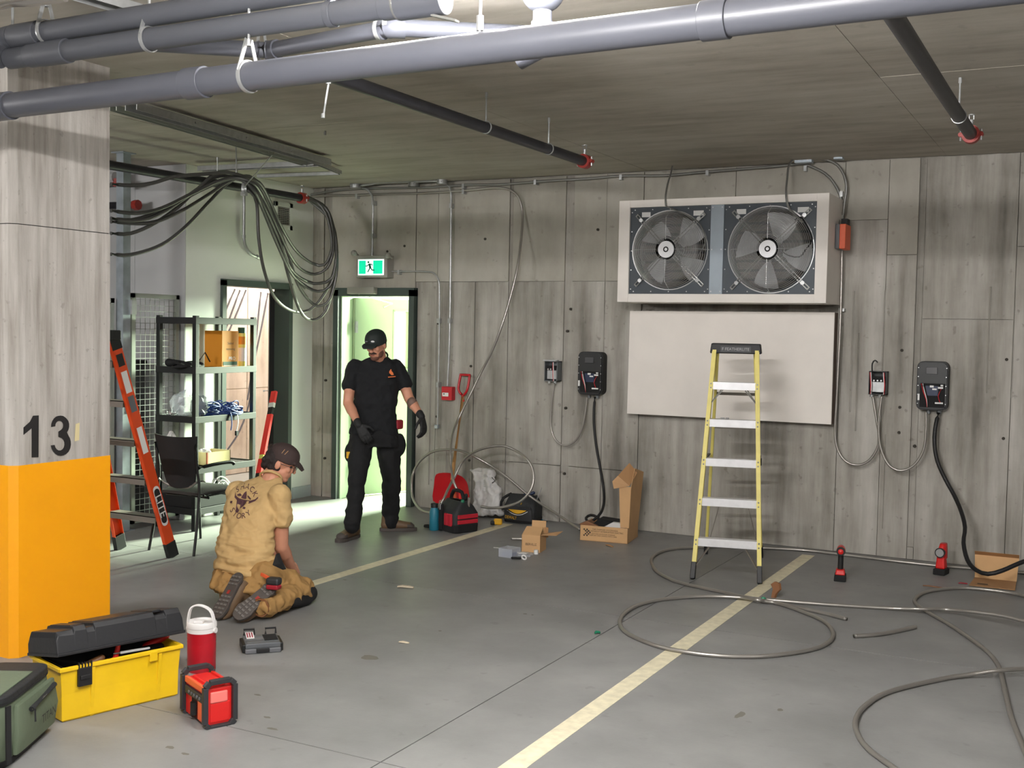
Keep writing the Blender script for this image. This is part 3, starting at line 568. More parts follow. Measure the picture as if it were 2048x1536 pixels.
# ---------------- cable bundle
def cr(x, y): return (200+x/4.096, 280+y/4.096)
bun = [
 [(90, 360), (250, 372), (420, 355), (620, 300), (900, 275), (1050, 265), (1150, 290), (1300, 345), (1390, 500), (1480, 700), (1600, 900), (1740, 1010), (1840, 1020), (1895, 900), (1890, 750), (1850, 600), (1780, 510), (1690, 470)],
 [(90, 580), (300, 600), (500, 560), (750, 440), (950, 345), (1100, 310), (1250, 350), (1340, 480), (1450, 720), (1560, 950), (1650, 1060), (1760, 1100), (1860, 1050), (1910, 900), (1900, 700), (1850, 560), (1690, 468)],
 [(90, 650), (300, 660), (500, 600), (800, 400), (920, 290), (1040, 262), (1200, 330), (1320, 500), (1440, 760), (1560, 1050), (1700, 1160), (1800, 1175), (1900, 1130), (1935, 950), (1920, 750), (1850, 555), (1700, 465)],
 [(90, 640), (200, 655), (330, 640), (600, 530), (850, 400), (1100, 315), (1250, 400), (1330, 560), (1450, 850), (1560, 1080), (1660, 1180), (1780, 1240), (1880, 1200), (1935, 1020), (1925, 800), (1860, 590), (1705, 472)],
 [(90, 670), (400, 680), (650, 590), (900, 440), (1050, 340), (1200, 295), (1300, 370), (1420, 600), (1550, 960), (1620, 1180), (1740, 1340), (1820, 1355), (1890, 1290), (1940, 1060), (1925, 760), (1840, 570), (1700, 480)],
 [(90, 765), (250, 765), (450, 680), (650, 540), (800, 400), (950, 300), (1060, 300), (1180, 330), (1280, 450), (1400, 700), (1480, 880), (1560, 1080), (1680, 1210)],
 [(90, 935), (250, 940), (500, 860), (700, 710), (900, 500), (1050, 350), (1190, 295), (1290, 360), (1440, 680), (1540, 1100), (1640, 1400), (1740, 1475), (1850, 1400), (1920, 1150), (1937, 1000), (1910, 720), (1820, 560), (1695, 485)],
 [(1180, 400), (1240, 430), (1285, 520), (1300, 800), (1340, 1050), (1420, 1270), (1530, 1380), (1660, 1410), (1770, 1350), (1880, 1180), (1935, 950), (1900, 680), (1700, 478)]]
names = ['dark bundle cable, topmost at left, with the highest loop', 'dark bundle cable second from top, with the second highest loop', 'dark bundle cable arching highest over the hook', 'dark bundle cable crossing the middle, loop just below mid height', 'dark bundle cable with a long loop near the door head', 'dark bundle cable whose lower end tucks into the bundle', 'dark bundle cable lowest at the pillar, with the lowest hanging loop', 'dark bundle cable starting at the hook, looping wide over the left doorway']
for k, pts in enumerate(bun):
    n = len(pts); P3 = []
    for (x, y) in pts:
        px, py = cr(x, y); d = 8.3+max(0, min(1, (x-90)/1100))*.9 if x < 1250 else 9.2+min(1, (x-1250)/450)*1.45
        if pts.index((x, y)) > n-7 and k != 5: d = 10.65
        P3.append(D(px, py, d+.015*k))
    tt = MB().tube(spl(P3, .05), .0145, 8, rib=0).build('armoured_cable', 'bundle', smooth=60)
    tag(tt, names[k], 'cable', 'armoured cables looped in a bundle at left')
hk = thing('bundle_hook', 'small metal clamp holding the cable bundle up on the sprinkler pipe', 'clamp', D(488, 378, 9.2)); q = D(488, 378, 9.2)
MB().ring(q, RX, .045, .006, 20, 6, 2).build('ring', 'galv', hk); MB().obox(q+V(0, 0, -.04), (.05, .03, .03)).build('clamp_block', 'galv', hk)
# steel post by the pillar
po = thing('steel_post', 'galvanised square steel post from floor to ceiling beside the wire mesh panels', 'post', (-7.25, 6.84, 0))
MB().box((-7.30, 6.78, 0), (-7.22, 6.86, CZ)).build('tube', 'zinc', po); MB().box((-7.33, 6.75, 0), (-7.19, 6.89, .008)).build('base_plate', 'zinc', po); MB().box((-7.33, 6.75, CZ-.008), (-7.19, 6.89, CZ)).build('top_plate', 'zinc', po)
for z in (1.82, 1.0): MB().box((-7.225, 6.86, z), (-7.2, 6.91, z+.12)).build('hinge', 'galv', po)
def meshpanel(label, x, y0, y1, z0, z1, mid):
    t = thing('wire_mesh_panel', label, 'mesh panel', (x, y0, z0)); b_ = .038
    for a, c in (((y0, z0), (y1, z0+b_)), ((y0, z1-b_), (y1, z1)), ((y0, z0), (y0+b_, z1)), ((y1-b_, z0), (y1, z1))): MB().box((x, a[0], a[1]), (x+.035, c[0], c[1])).build('frame_rail', 'rail', t)
    n = int((y1-y0)/.05); w = MB()
    for k in range(1, n): yy = y0+(y1-y0)*k/n; w.box((x+.016, yy-.002, z0), (x+.020, yy+.002, z1))
    w.build('vertical_wires', 'mesh', t)['kind'] = 'stuff'
    w = MB(); n = int((z1-z0)/.05)
    for k in range(1, n): zz = z0+(z1-z0)*k/n; w.box((x+.020, y0, zz-.002), (x+.024, y1, zz+.002))
    w.build('cross_wires', 'mesh', t)['kind'] = 'stuff'
    if mid: MB().bar((x+.01, y0+.05, z0+.5), (x+.01, y1-.05, z0+1.15), .006, .02).build('brace', 'mesh', t); MB().bar((x+.01, y0+.05, z0+1.75), (x+.01, y1-.05, z0+1.15), .006, .02).build('brace', 'mesh', t)
meshpanel('wide wire mesh panel right of the steel post, behind the black rack', -7.30, 6.92, 7.47, .04, 2.0, False)
meshpanel('wire mesh gate left of the steel post, behind the orange ladder', -7.32, 6.0, 6.75, .06, 1.95, True)
for k, (x, y, w, d, h, lb) in enumerate([(-8.0, 7.1, .55, .5, .55, 'low dark storage bin on the floor behind the wide wire mesh'), (-8.2, 6.9, .8, .6, .95, 'dark grey crate behind the wire mesh gate beside the post'), (-9.0, 6.6, .7, .7, 1.25, 'tall dark crate furthest left behind the wire mesh gate'), (-7.72, 7.2, .3, .35, 1.42, 'narrow dark storage locker behind the wide wire mesh near the rack')]):
    t = thing('storage_bin', lb, 'bin', (x, y, 0)); MB().box((x-w/2, y-d/2, 0), (x+w/2, y+d/2, h-.04)).build('body', 'bin', t, bevel=.01); MB().box((x-w/2-.01, y-d/2-.01, h-.04), (x+w/2+.01, y+d/2+.01, h)).build('lid', 'matte', t, bevel=.008)
# ---------------- lamps
for i, (x, y, zz, pw) in enumerate(LAMPS):
    t = thing('ceiling_lamp', 'long tube ceiling lamp glowing just above the frame beside the grey drain fitting' if i == 0 else 'long tube ceiling lamp out of view number of the row behind the camera', 'lamp', (x, y, zz), group=None if i == 0 else 'tube lamps of the garage ceiling')
    if i: t['label'] = 'hanging tube lamp out of the picture, '+['', 'nearest the camera and above the painted line', 'at the right, by the wall with the fans', 'behind the camera at the left', 'behind the camera at the right', 'left of the numbered pillar'][i]
    MB().box((-.62, -.05, .045), (.62, .05, min(.12, CZ-zz))).build('housing', 'white', t, local=True)
    for sx in (-.45, .45):
        if i: MB().cyl((sx, 0, .1), (sx, 0, CZ-zz), .006, n=6).build('hanger_rod', 'galv', t, local=True)
    lm = mat('lamp_tube_%d' % i, (255, 250, 242), 0.5, emit=(255, 252, 250), estr=pw*LAMPK)
    MB().cyl((-.6, 0, .0), (.6, 0, .0), .02, n=10).build('tube', lm, t, local=True, smooth=60)
# ============================================================ WALL EQUIPMENT
YF = 8.76
fh = thing('fan_housing', 'white box surround on the back wall holding the two big exhaust fans', 'fan housing', (-2.77, YF, 2.4))
a, b, c, d = P(1240, 405, 1, YF), P(1659, 382, 1, YF), P(1652, 605, 1, YF), P(1233, 605, 1, YF)
X0, X1, Z0, Z1 = (a.x+d.x)/2, (b.x+c.x)/2, (c.z+d.z)/2, (a.z+b.z)/2
ix0, ix1 = P(1258, 500, 1, YF).x, P(1631, 500, 1, YF).x; iz0, iz1 = P(1440, 588, 1, YF).z, P(1440, 409, 1, YF).z
s_ = MB()
s_.box((X0, YF, Z0), (ix0, WY, Z1)).box((ix1, YF, Z0), (X1, WY, Z1)).box((ix0, YF, iz1), (ix1, WY, Z1)).box((ix0, YF, Z0), (ix1, WY, iz0))
s_.build('surround', 'board', fh, bevel=.002)
MB().box((ix0, YF+.38, iz0), (ix1, YF+.40, iz1)).build('back_panel', mat('duct_dark', (60, 62, 64), .6), fh)
YP = YF+.02
dx0, dx1 = P(1421, 500, 1, YP).x, P(1447, 500, 1, YP).x
dv = MB().box((dx0, YP-.012, iz0), (dx1, YP+.05, iz1)).build('divider', 'galvb', fh)
for xx in (dx0+.015, dx1-.015):
    for zz in (iz1-.02, iz0+.02, (iz0+iz1)/2): MB().cyl((xx, YP-.015, zz), (xx, YP-.01, zz), .006, n=8).build('screw', 'steel', fh)
def fan(label, x0, x1, cpx, R, rot, ofs):
    t = thing('exhaust_fan', label, 'fan', ((x0+x1)/2, YP, (iz0+iz1)/2), group='exhaust fans in the white housing')
    c = P(cpx[0], cpx[1], 1, YP-.02); cx, cz = c.x, c.z
    # orifice plate with round hole
    n = 48; pl = MB(); inner = [Vector((cx+R*.97*cos(2*pi*k/n), YP, cz+R*.97*sin(2*pi*k/n))) for k in range(n)]
    def sq(k):
        th = 2*pi*k/n; dx, dz = cos(th), sin(th); ts = []
        if dx > 1e-9: ts.append((x1-cx)/dx)
        if dx < -1e-9: ts.append((x0-cx)/dx)
        if dz > 1e-9: ts.append((iz1-cz)/dz)
        if dz < -1e-9: ts.append((iz0-cz)/dz)
        q = min(ts); return Vector((cx+dx*q, YP, cz+dz*q))
    outer = [sq(k) for k in range(n)]
    for cxx, czz in ((x0, iz0), (x1, iz0), (x1, iz1), (x0, iz1)):
        k = min(range(n), key=lambda k: (outer[k]-Vector((cxx, YP, czz))).length); outer[k] = Vector((cxx, YP, czz))
    pl.add(inner+outer, [(i, (i+1) % n, n+(i+1) % n, n+i) for i in range(n)])
    deep = [p+Vector((0, .12, 0)) for p in inner]; pl.add(inner+deep, [(i, n+i, n+(i+1) % n, (i+1) % n) for i in range(n)])
    pl.build('plate', 'slate', t)
    for k in range(5):
        for (xx, zz) in ((x0+.04+(x1-x0-.08)*k/4, iz0+.02), (x0+.04+(x1-x0-.08)*k/4, iz1-.02), (x0+.015, iz0+.04+(iz1-iz0-.08)*k/4), (x1-.015, iz0+.04+(iz1-iz0-.08)*k/4)):
            MB().cyl((xx, YP-.004, zz), (xx, YP, zz), .005, n=6).build('screw', 'steel', t)
    # louvre slats behind
    for k in range(8):
        zz = iz0+.05+(iz1-iz0-.1)*(k+.5)/8
        MB().obox((cx, YP+.27, zz), (x1-x0-.03, .07, .004), Matrix.Rotation(radians(52), 3, 'X')).build('shutter_slat', 'alud', t)
    # blades
    hub = Vector((cx, YP+.11, cz))
    for k in range(4):
        th0 = rot+k*pi/2; bl = MB(); rs = []
        N_ = 8
        for side in (0, 1):
            pass
        g_ = []
        for i in range(N_+1):
            r = .07+(R*.9-.07)*i/N_; wd = .52+.16*sin(pi*i/N_*.8); row = []
            for j in range(6):
                f = j/5-.5; th = th0+f*wd*(1.25 if i > 1 else .9)+.18*(i/N_); row.append(hub+Vector((r*cos(th), -.045*f*2+.012*cos(f*3), r*sin(th))))
            g_.append(row)
        vs = [p for row in g_ for p in row]+[p+Vector((0, .003, 0)) for row in g_ for p in row]; m_ = len(g_)*6
        fs = [(i*6+j, i*6+j+1, (i+1)*6+j+1, (i+1)*6+j) for i in range(N_) for j in range(5)]; fs += [tuple(m_+q for q in f[::-1]) for f in fs]
        bl.add(vs, fs); bl.build('blade', 'alu', t, smooth=50)
    MB().cyl(hub, hub+V(0, .05, 0), .07, n=20).build('hub', 'dsteel', t, smooth=40)
    mo = MB().cyl(hub-V(0, .19, 0), hub+V(0, 0, 0), .075, n=24).build('motor', 'matte', t, smooth=40); mo['label'] = 'black motor body'
    MB().cyl(hub-V(0, .205, 0), hub-V(0, .188, 0), .068, n=24).build('motor_cap', 'alu', t, smooth=40)
    MB().ring(hub-V(0, .207, 0), (0, 1, 0), .018, .005, 16, 6).build('shaft_ring', 'matte', t); MB().caps(hub+V(-.0, -.17, .085), hub+V(0, -.03, .085), .028, .028).build('capacitor', 'matte', t, smooth=50)
    # wire guard
    gd = MB(); K = 26
    for i in range(K):
        r = .09+(R-.09)*i/(K-1); bulge = .125*(1-(max(0, i-19)/6.0)**2*.9) if i > 19 else .125
        gd.ring((cx, YP-bulge+.02, cz), (0, 1, 0), r, .0024, 44, 4)
    gd.build('guard_rings', 'steel', t)['kind'] = 'stuff'
    gs = MB()
    for k in range(4):
        th = pi/2*k; gs.tube([(cx+cos(th)*.08, YP-.11, cz+sin(th)*.08), (cx+cos(th)*(R-.06), YP-.11, cz+sin(th)*(R-.06)), (cx+cos(th)*R, YP, cz+sin(th)*R)], .0028, 6)
    gs.build('guard_spokes', 'steel', t)
    MB().ring((cx, YP-.004, cz), (0, 1, 0), R+.004, .006, 56, 6).build('guard_rim', 'steel', t)
    for k in range(4):
        th = pi/4+pi/2*k; e = Vector((cos(th), 0, sin(th))); pp = Vector((-sin(th), 0, cos(th)))
        st = MB(); 
        for s2 in (-1, 1): st.bar(Vector((cx, YP-.06, cz))+e*.08+pp*s2*.011, Vector((cx, YP-.012, cz))+e*(R*1.27)+pp*s2*.011, .007, .007)
        st.obox(Vector((cx, YP-.012, cz))+e*(R*1.28), (.028, .007, .01), Matrix.Rotation(-th+pi/2, 3, 'Y')); st.build('motor_strut', 'dsteel', t)
        MB().cyl(Vector((cx, YP-.02, cz))+e*(R*1.10), Vector((cx, YP-.03, cz))+e*(R*1.10), .016, n=12).build('washer_nut', 'steel', t)
    for sx, w in ((x0+.10, .075), (x1-.15, .085)): MB().box((sx, YP-.002, iz1-.08), (sx+w, YP, iz1-.04)).build('sticker', 'printw', t)
    w0 = hub+V(.07, -.12, 0); MB().tube(spl([w0, w0+V(.08, -.02, -.05), w0+V(.16, -.0, -.06), w0+V(.2, -.0, -.01), Vector((cx+R*.97, YP-.03, cz+.08)), Vector((cx+R*.72, YP-.03, cz+R*.72)), Vector(ofs)], .03), .0055, 7).build('motor_lead', 'black' if R > .33 else 'dsteel', t)
    return t
fan('left exhaust fan with slimmer wire guard, cable dropping straight down onto it', ix0, dx0, (1338, 500), .318, radians(40), P(1332, 412, 1, YP-.03))
fan('right exhaust fan with bright blades, beside the orange-grey actuator', dx1, ix1, (1540, 499), .335, radians(68), P(1590, 440, 1, YP-.03))
for lb, pts, r in (('thin grey cable dropping from the steel box to the left fan', [(1347, 322), (1342, 345), (1335, 370), (1331, 395), (1332, 412)], .008), ('thin grey cable curving from the top conduit down to the right fan', [(1590, 316), (1578, 330), (1574, 360), (1572, 385), (1576, 412), (1590, 430), (1606, 445)], .0085)):
    P3 = [P(x, y, 1, 9.15-.42*min(1, i/3)) for i, (x, y) in enumerate(pts)]
    tag(MB().tube(spl(P3, .03), r, 8).build('fan_cable', 'dsteel'), lb, 'cable', None)
YB = 9.16
a, b, c, d = P(1260, 622, 1, YB), P(1669, 625, 1, YB), P(1662, 849, 1, YB), P(1254, 827, 1, YB)
bd = thing('wall_board', 'large off-white box cover on the wall beneath the fans, behind the yellow ladder', 'board', ((a.x+b.x)/2, YB, a.z))
MB().prism([(a.x, YB, a.z), (b.x, YB, b.z), (c.x, YB, c.z), (d.x, YB, d.z)], (0, .02, 0)).build('face', 'board', bd)
MB().prism([(a.x+.004, YB+.02, a.z), (b.x, YB+.02, b.z), (c.x, YB+.02, c.z-.0), (d.x+.004, YB+.02, d.z-.0)], (0, WY-YB-.02, 0)).build('side', 'board_edge', bd)
# actuator box
ac = thing('damper_actuator', 'orange and grey actuator box on conduit right of the fans', 'actuator', P(1680, 500, 1, 9.1))
p, q = P(1671, 448, 1, 9.0), P(1690, 497, 1, 9.0); mx = p.x+(q.x-p.x)*.42
MB().box((p.x, 9.0, q.z), (mx, 9.2, p.z)).build('grey_half', 'dgrey', ac, bevel=.004); MB().box((mx, 9.0, q.z), (q.x, 9.2, p.z)).build('orange_half', 'lit', ac, bevel=.004)
MB().box((p.x+.02, 9.1, p.z), (q.x-.01, 9.2, p.z+.05)).build('cable_gland', 'black', ac)
# ---------------- conduits along the wall
def cond(name, label, pts, r=.0115, m='dsteel', y=9.26, ax=1, step=.04, group=None, clips=(), cat='conduit'):
    t = thing(name, label, cat, (0, 0, 0), group=group) if clips else None
    P3 = [P(p[0], p[1], 1, p[2] if len(p) > 2 else y) for p in pts]
    if t: t.location = P3[0]
    o = MB().tube(spl(P3, step), r, 8).build('tube' if clips else name, m, t, smooth=60)
    if not clips: tag(o, label, cat, group)
    for c in clips:
        q = P(c[0], c[1], 1, y); MB().box((q.x-.012, q.y-.014, q.z-.03), (q.x+.012, WY, q.z+.014)).build('strap', 'galv', t)
    return o
cond('wall_conduit', 'upper long grey conduit along the top of the back wall', [(612, 391), (660, 383), (700, 378.5), (760, 376.5), (850, 375), (930, 370), (1000, 369), (1080, 363), (1180, 357), (1242, 352), (1330, 351), (1400, 345), (1500, 337), (1560, 332), (1600, 328), (1620, 332), (1650, 347), (1668, 366), (1680, 390), (1686, 420), (1684, 445)], .0115, clips=[(927, 371), (1071, 363), (1242, 353), (1415, 344), (1611, 335), (1683, 386)])
cond('wall_conduit', 'lower long grey conduit that bends off the wall and loops down to the tool bag', [(612, 393), (660, 391), (714, 390), (770, 388), (850, 386), (927, 381), (980, 376), (1010, 376.5), (1030, 386), (1041, 403), (1045, 430), (1043, 470, 9.2), (1036, 530, 9.1), (1022, 590, 9.05), (1004, 650, 9.0), (985, 700, 9.0), (962, 745, 9.0), (940, 790, 8.95), (918, 835, 8.9), (906, 865, 8.8), (901, 900, 8.7), (902, 935, 8.65), (908, 965, 8.6), (916, 982, 8.6)], .0115, 'armor', clips=[(714, 391), (927, 382)])
cond('wall_conduit', 'bright straight conduit at the ceiling edge above the two fans', [(1362, 326), (1385, 324), (1420, 322), (1500, 317), (1590, 311), (1612, 309), (1630, 304), (1676, 303)], .0105, 'galv', 9.12)
cond('wall_conduit', 'conduit curving right and down from the box above the right fan to the actuator', [(1632, 318), (1655, 320), (1675, 330), (1688, 350), (1693, 375), (1690, 400), (1686, 430)], .011, y=9.2)
cond('wall_conduit', 'bright conduit along the ceiling left of the middle round boxes', [(716, 372), (745, 368), (760, 365), (830, 363), (880, 362)], .0115, 'galv', 9.16)
cond('wall_conduit', 'conduit bending down from the left round box to the green exit sign', [(716, 374), (733, 378), (742, 388), (745.5, 402), (746, 430), (745, 480), (744, 512)], .0115, 'galv', y=9.24, clips=[(746, 404), (745, 470)])
cond('wall_conduit', 'conduit dropping straight from the ceiling to the red alarm station', [(888, 366), (897, 372), (902, 385), (902, 450), (901, 560), (899, 680), (895, 772)], .0115, 'galv', clips=[(902, 410), (899, 640)])
cond('wall_conduit', 'thin conduit from the exit sign rounding down to a small end box by the shovel', [(775, 543), (850, 543), (868, 547), (877, 560), (879, 590), (878, 700), (875, 850)], .008, 'galv', clips=[(798, 543), (877, 640), (876, 768)])
def box_(name, label, px, y, w, d, h, m='galv', shape='box', cat='junction box'):
    q = P(px[0], px[1], 1, y); t = thing(name, label, cat, q)
    if shape == 'round': MB().cyl(q+V(0, 0, -h/2), q+V(0, 0, h/2), w/2, n=16).build('body', m, t, smooth=40); MB().cyl(q+V(0, 0, -h/2-.004), q+V(0, 0, -h/2), w/2+.003, n=16).build('cover', m, t, smooth=40)
    else:
        MB().box(q-V(w/2, d/2, h/2), q+V(w/2, d/2, h/2)).build('body', m, t, bevel=.004); MB().box(q-V(w/2-.006, d/2+.003, h/2-.006), q+V(w/2-.006, -d/2, h/2-.006)).build('cover', m, t)
    for s_ in (-1, 1): MB().cyl(q+V(s_*w*.25, -d/2-.006, 0), q+V(s_*w*.25, -d/2, 0), .005, n=8).build('screw', 'steel', t)
    return t
box_('junction_box', 'round steel junction box at the ceiling above the exit sign', (711, 371), 9.16, .11, .1, .045, shape='round')
box_('junction_box', 'round dull steel junction box between the other two at the ceiling', (828, 369), 9.2, .11, .1, .04, 'dsteel', 'round')
box_('junction_box', 'round steel junction box at the ceiling above the red alarm station', (884, 363), 9.18, .1, .1, .045, shape='round')
box_('junction_box', 'square steel box at the ceiling edge above the left fan', (1348, 324), 9.14, .07, .07, .07, 'zinc')
box_('junction_box', 'flat steel box under the ceiling above the right fan', (1608, 321), 9.16, .14, .07, .045, 'zinc')
box_('junction_box', 'square steel box at the upper right end of the bright conduit', (1678, 310), 9.12, .07, .08, .075, 'zinc')
box_('junction_box', 'tiny steel end box on the wall right of the doorway', (874, 853), 9.26, .035, .04, .035, 'zinc')
pl = thing('alarm_station', 'small red fire alarm pull station on the wall by the shovel', 'fire alarm', P(893, 787, 1, 9.24))
p, q = P(883, 773, 1, 9.23), P(903, 801, 1, 9.23); MB().box((p.x, 9.23, q.z), (q.x, WY, p.z)).build('body', 'pull', pl, bevel=.005)
p, q = P(885, 785, 1, 9.228), P(897, 793, 1, 9.228); MB().box((p.x, 9.222, q.z), (q.x, 9.23, p.z)).build('handle_plate', 'printw', pl, bevel=.002); MB().prism([(p.x+.01, 9.221, p.z-.008), (p.x+.03, 9.221, p.z-.008), (p.x+.02, 9.221, p.z-.022)], (0, .001, 0)).build('arrow', 'printk', pl)
# exit sign
ex = thing('exit_sign', 'lit green running-man exit sign above the open doorway', 'exit sign', P(743, 533, 1, 9.2))
p, q = P(713, 511, 1, 9.18), P(774, 555, 1, 9.18); MB().box((p.x, 9.18, q.z), (q.x, WY, p.z)).build('housing', 'housing', ex, bevel=.006)
g0, g1 = P(716.5, 519, 1, 9.175), P(767, 550, 1, 9.175); gw = g1.x-g0.x; gh = g0.z-g1.z
MB().box((g0.x, 9.174, g1.z), (g1.x, 9.181, g0.z)).build('rim', 'exitw', ex); e_ = .012
MB().box((g0.x+e_, 9.171, g1.z+e_), (g1.x-e_, 9.175, g0.z-e_)).build('green_panel', 'exitg', ex)
w0 = g0.x+gw*.315; w1 = g0.x+gw*.60; MB().box((w0, 9.169, g1.z+e_), (w1, 9.172, g0.z-e_)).build('white_door', 'exitw', ex)
def ep(x, y): return Vector((g0.x+gw*(x-685)/(980-685), 9.167, g0.z-gh*(y-1052)/(1240-1052)))
mn = MB(); mn.cyl(ep(809, 1086), ep(809, 1086)+V(0, .002, 0), gw*.036, n=14)
def limb(*pts, w=9):
    for a_, b_ in zip(pts, pts[1:]): mn.bar(ep(*a_), ep(*b_), gw*w/295, .002, (0, 1, 0))
limb((822, 1108), (832, 1155), w=24); limb((815, 1108), (850, 1112), (853, 1128)); limb((815, 1110), (797, 1132), (776, 1133)); limb((832, 1150), (815, 1180), (803, 1205), w=11); limb((834, 1150), (850, 1180), (880, 1182), w=11)
mn.build('running_figure', 'exitd', ex)
for s_, px in ((-1, (708, 506)), (1, (776, 511))): q = P(px[0], px[1], 1, 9.15); MB().ell(q, (.03, .035, .03)).cyl(q+V(0, .02, 0), q+V(0, .07, -.02), .012).build('emergency_spot', 'housing', ex, smooth=50)
# ---------------- chargers
def charger(label, p, q, y, flip):
    t = thing('ev_charger', label, 'charger', (p.x, y, q.z)); x0, x1, z0, z1 = p.x, q.x, q.z, p.z; w, h = x1-x0, z1-z0
    def rr(a0, a1, b0, b1, r, yy, dpt, n=5):
        pts = []
        for cx, cz, s in ((a1-r, b1-r, 0), (a0+r, b1-r, 90), (a0+r, b0+r, 180), (a1-r, b0+r, 270)):
            for k in range(n+1): th = radians(s+90*k/n); pts.append((cx+r*cos(th), yy, cz+r*sin(th)))
        return MB().prism(pts, (0, dpt, 0))
    rr(x0, x1, z0, z1, .045, y, WY-y-.0).build('case', 'black', t, smooth=30)
    rr(x0+.008, x1-.008, z0+.01, z1-.008, .04, y-.012, .014).build('rim', 'blackm', t, smooth=30)
    MB().box((x0+w*.12, y-.014, z0+h*.06), (x1-w*.08, y-.0115, z0+h*.55)).build('open_bay', 'matte', t)
    MB().box((x0+w*.30, y-.02, z0+h*.74), (x0+w*.66, y-.011, z0+h*.88)).build('display', mat('screen_dark', (64, 64, 66), .25), t, bevel=.002)
    MB().box((x0+w*.3, y-.018, z0+h*.3), (x0+w*.7, y-.014, z0+h*.5)).build('circuit_board', 'pcb', t)
    for fx, fz, fw, fh_ in ((.44, .47, .12, .04), (.52, .42, .14, .03), (.70, .45, .16, .035), (.78, .5, .08, .03), (.62, .14, .25, .03), (.06, .2, .06, .13)):
        MB().box((x0+w*fx, y-.025, z0+h*fz), (x0+w*(fx+fw), y-.014, z0+h*(fz+fh_))).build('connector', 'printw', t)
    for k, m_ in enumerate(('red', 'printw', 'black')):
        MB().tube(spl([(x0+w*(.16+.05*k), y-.02, z0+h*.54), (x0+w*(.24+.04*k), y-.03, z0+h*.38), (x0+w*(.34+.02*k), y-.03, z0+h*.22), (x0+w*.38, y-.02, z0+h*.06)], .03), .0035, 6).build('wire', m_, t)
    MB().tube(spl([(x0+w*.8, y-.02, z0+h*.44), (x0+w*.72, y-.03, z0+h*.3), (x0+w*.78, y-.02, z0+h*.17)], .03), .003, 6).build('wire', 'red', t)
    for k in range(5):
        for xx in (x0+.012, x1-.012): MB().cyl((xx, y-.015, z0+.05+(h-.1)*k/4), (xx, y-.011, z0+.05+(h-.1)*k/4), .004, n=6).build('screw', 'steel', t)
    for xx, r in ((x0+w*.38, .012), (x0+w*.72, .015)): MB().cyl((xx, y+.05, z0-.03), (xx, y+.05, z0+.01), r+.003, n=12).build('gland', 'boxg', t)
    return t
charger('left black open wall charger between the small grey box and the fans', P(1157, 703, 1, 9.2), P(1204, 791, 1, 9.2), 9.2, 0)
charger('right black open wall charger, larger, near the right picture edge', P(1835, 722, 1, 9.2), P(1894, 822, 1, 9.2), 9.2, 1)
def disc(label, p, q, y, dark):
    t = thing('disconnect_box', label, 'electrical box', (p.x, y, q.z)); x0, x1, z0, z1 = p.x, q.x, q.z, p.z; w, h = x1-x0, z1-z0; k_ = .006
    bm = MB(); bm.box((x0, WY-.012, z0), (x1, WY, z1)).box((x0, y, z0), (x0+k_, WY, z1)).box((x1-k_, y, z0), (x1, WY, z1)).box((x0, y, z0), (x1, WY, z0+k_)).box((x0, y, z1-k_), (x1, WY, z1)); bm.build('enclosure', 'boxg' if not dark else 'blackm', t)
    if not dark: MB().box((x0-.004, y-.02, z1), (x1+.002, y+.03, z1+.012)).obox(((x0+x1)/2, y-.015, z1+.006), (w, .04, .006)).build('raised_cover', 'galv', t)
    MB().box((x0+w*.15, y+.02, z0+h*.1), (x1-w*.15, y+.04, z0+h*.55)).build('mount_plate', 'galv', t, bevel=.002); MB().box((x0+w*.12, y+.0, z0+h*.55), (x1-w*.12, y+.05, z0+h*.78)).build('breaker', 'matte', t, bevel=.003)
    for k in range(3): MB().cyl((x0+w*(.3+.2*k), y-.004, z0+h*.6), (x0+w*(.3+.2*k), y+.01, z0+h*.6), .007, n=8).build('lug', 'steel', t)
    for sx, m_ in ((.72, 'red'), (.76, 'printw')) if not dark else ((.12, 'red'), (.16, 'printw'), (.86, 'printw'), (.9, 'red')):
        MB().tube(spl([(x0+w*sx, y-.005, z0+h*.02), (x0+w*(sx+.03), y-.02, z0+h*.4), (x0+w*(sx-.04), y-.01, z0+h*.95)], .03), .0035, 6).build('wire', m_, t)
    if dark: MB().tube(spl([(x0+w*.2, y-.01, z1-.02), (x0+w*.2, y-.02, z1+.06), (x0+w*.35, y-.02, z1+.085), (x0+w*.5, y-.02, z1+.07)], .02), .006, 7).build('loose_wire', 'black', t)
    for sx in ((.3, .75) if not dark else (.15, .62)): MB().cyl((x0+w*sx, y+.03, z0-.022), (x0+w*sx, y+.03, z0+.004), .014, n=12).build('connector', 'galv', t)
disc('small open grey electrical box left of the left charger', P(1089, 722, 1, 9.2), P(1114, 763, 1, 9.2), 9.2, False)
disc('small open dark electrical box with wires left of the right charger', P(1738, 742, 1, 9.2), P(1772, 790, 1, 9.2), 9.2, True)
def flex(name, label, pts, r, m, ribs=True, n=8, step=None, group=None, cat='cable'):
    s = spl(pts, step or (.006 if ribs else .04)); o = MB().tube(s, r, n, rib=.12 if ribs else 0).build(name, m, smooth=180 if not ribs else None)
    if ribs: o.data.polygons.foreach_set('use_smooth', [True]*len(o.data.polygons))
    tag(o, label, cat, group); return o
def w_(pts, y=9.2): return [P(p[0], p[1], 1, p[2] if len(p) > 2 else y) for p in pts]
flex('armoured_cable', 'thin armoured cable hanging in a U between the grey box and left charger', w_([(1109, 766), (1105, 793), (1102, 824), (1102, 855), (1111, 879), (1125, 890), (1137.5, 890), (1153, 879), (1164, 857), (1170, 829), (1174, 795)]), .0085, 'armor')
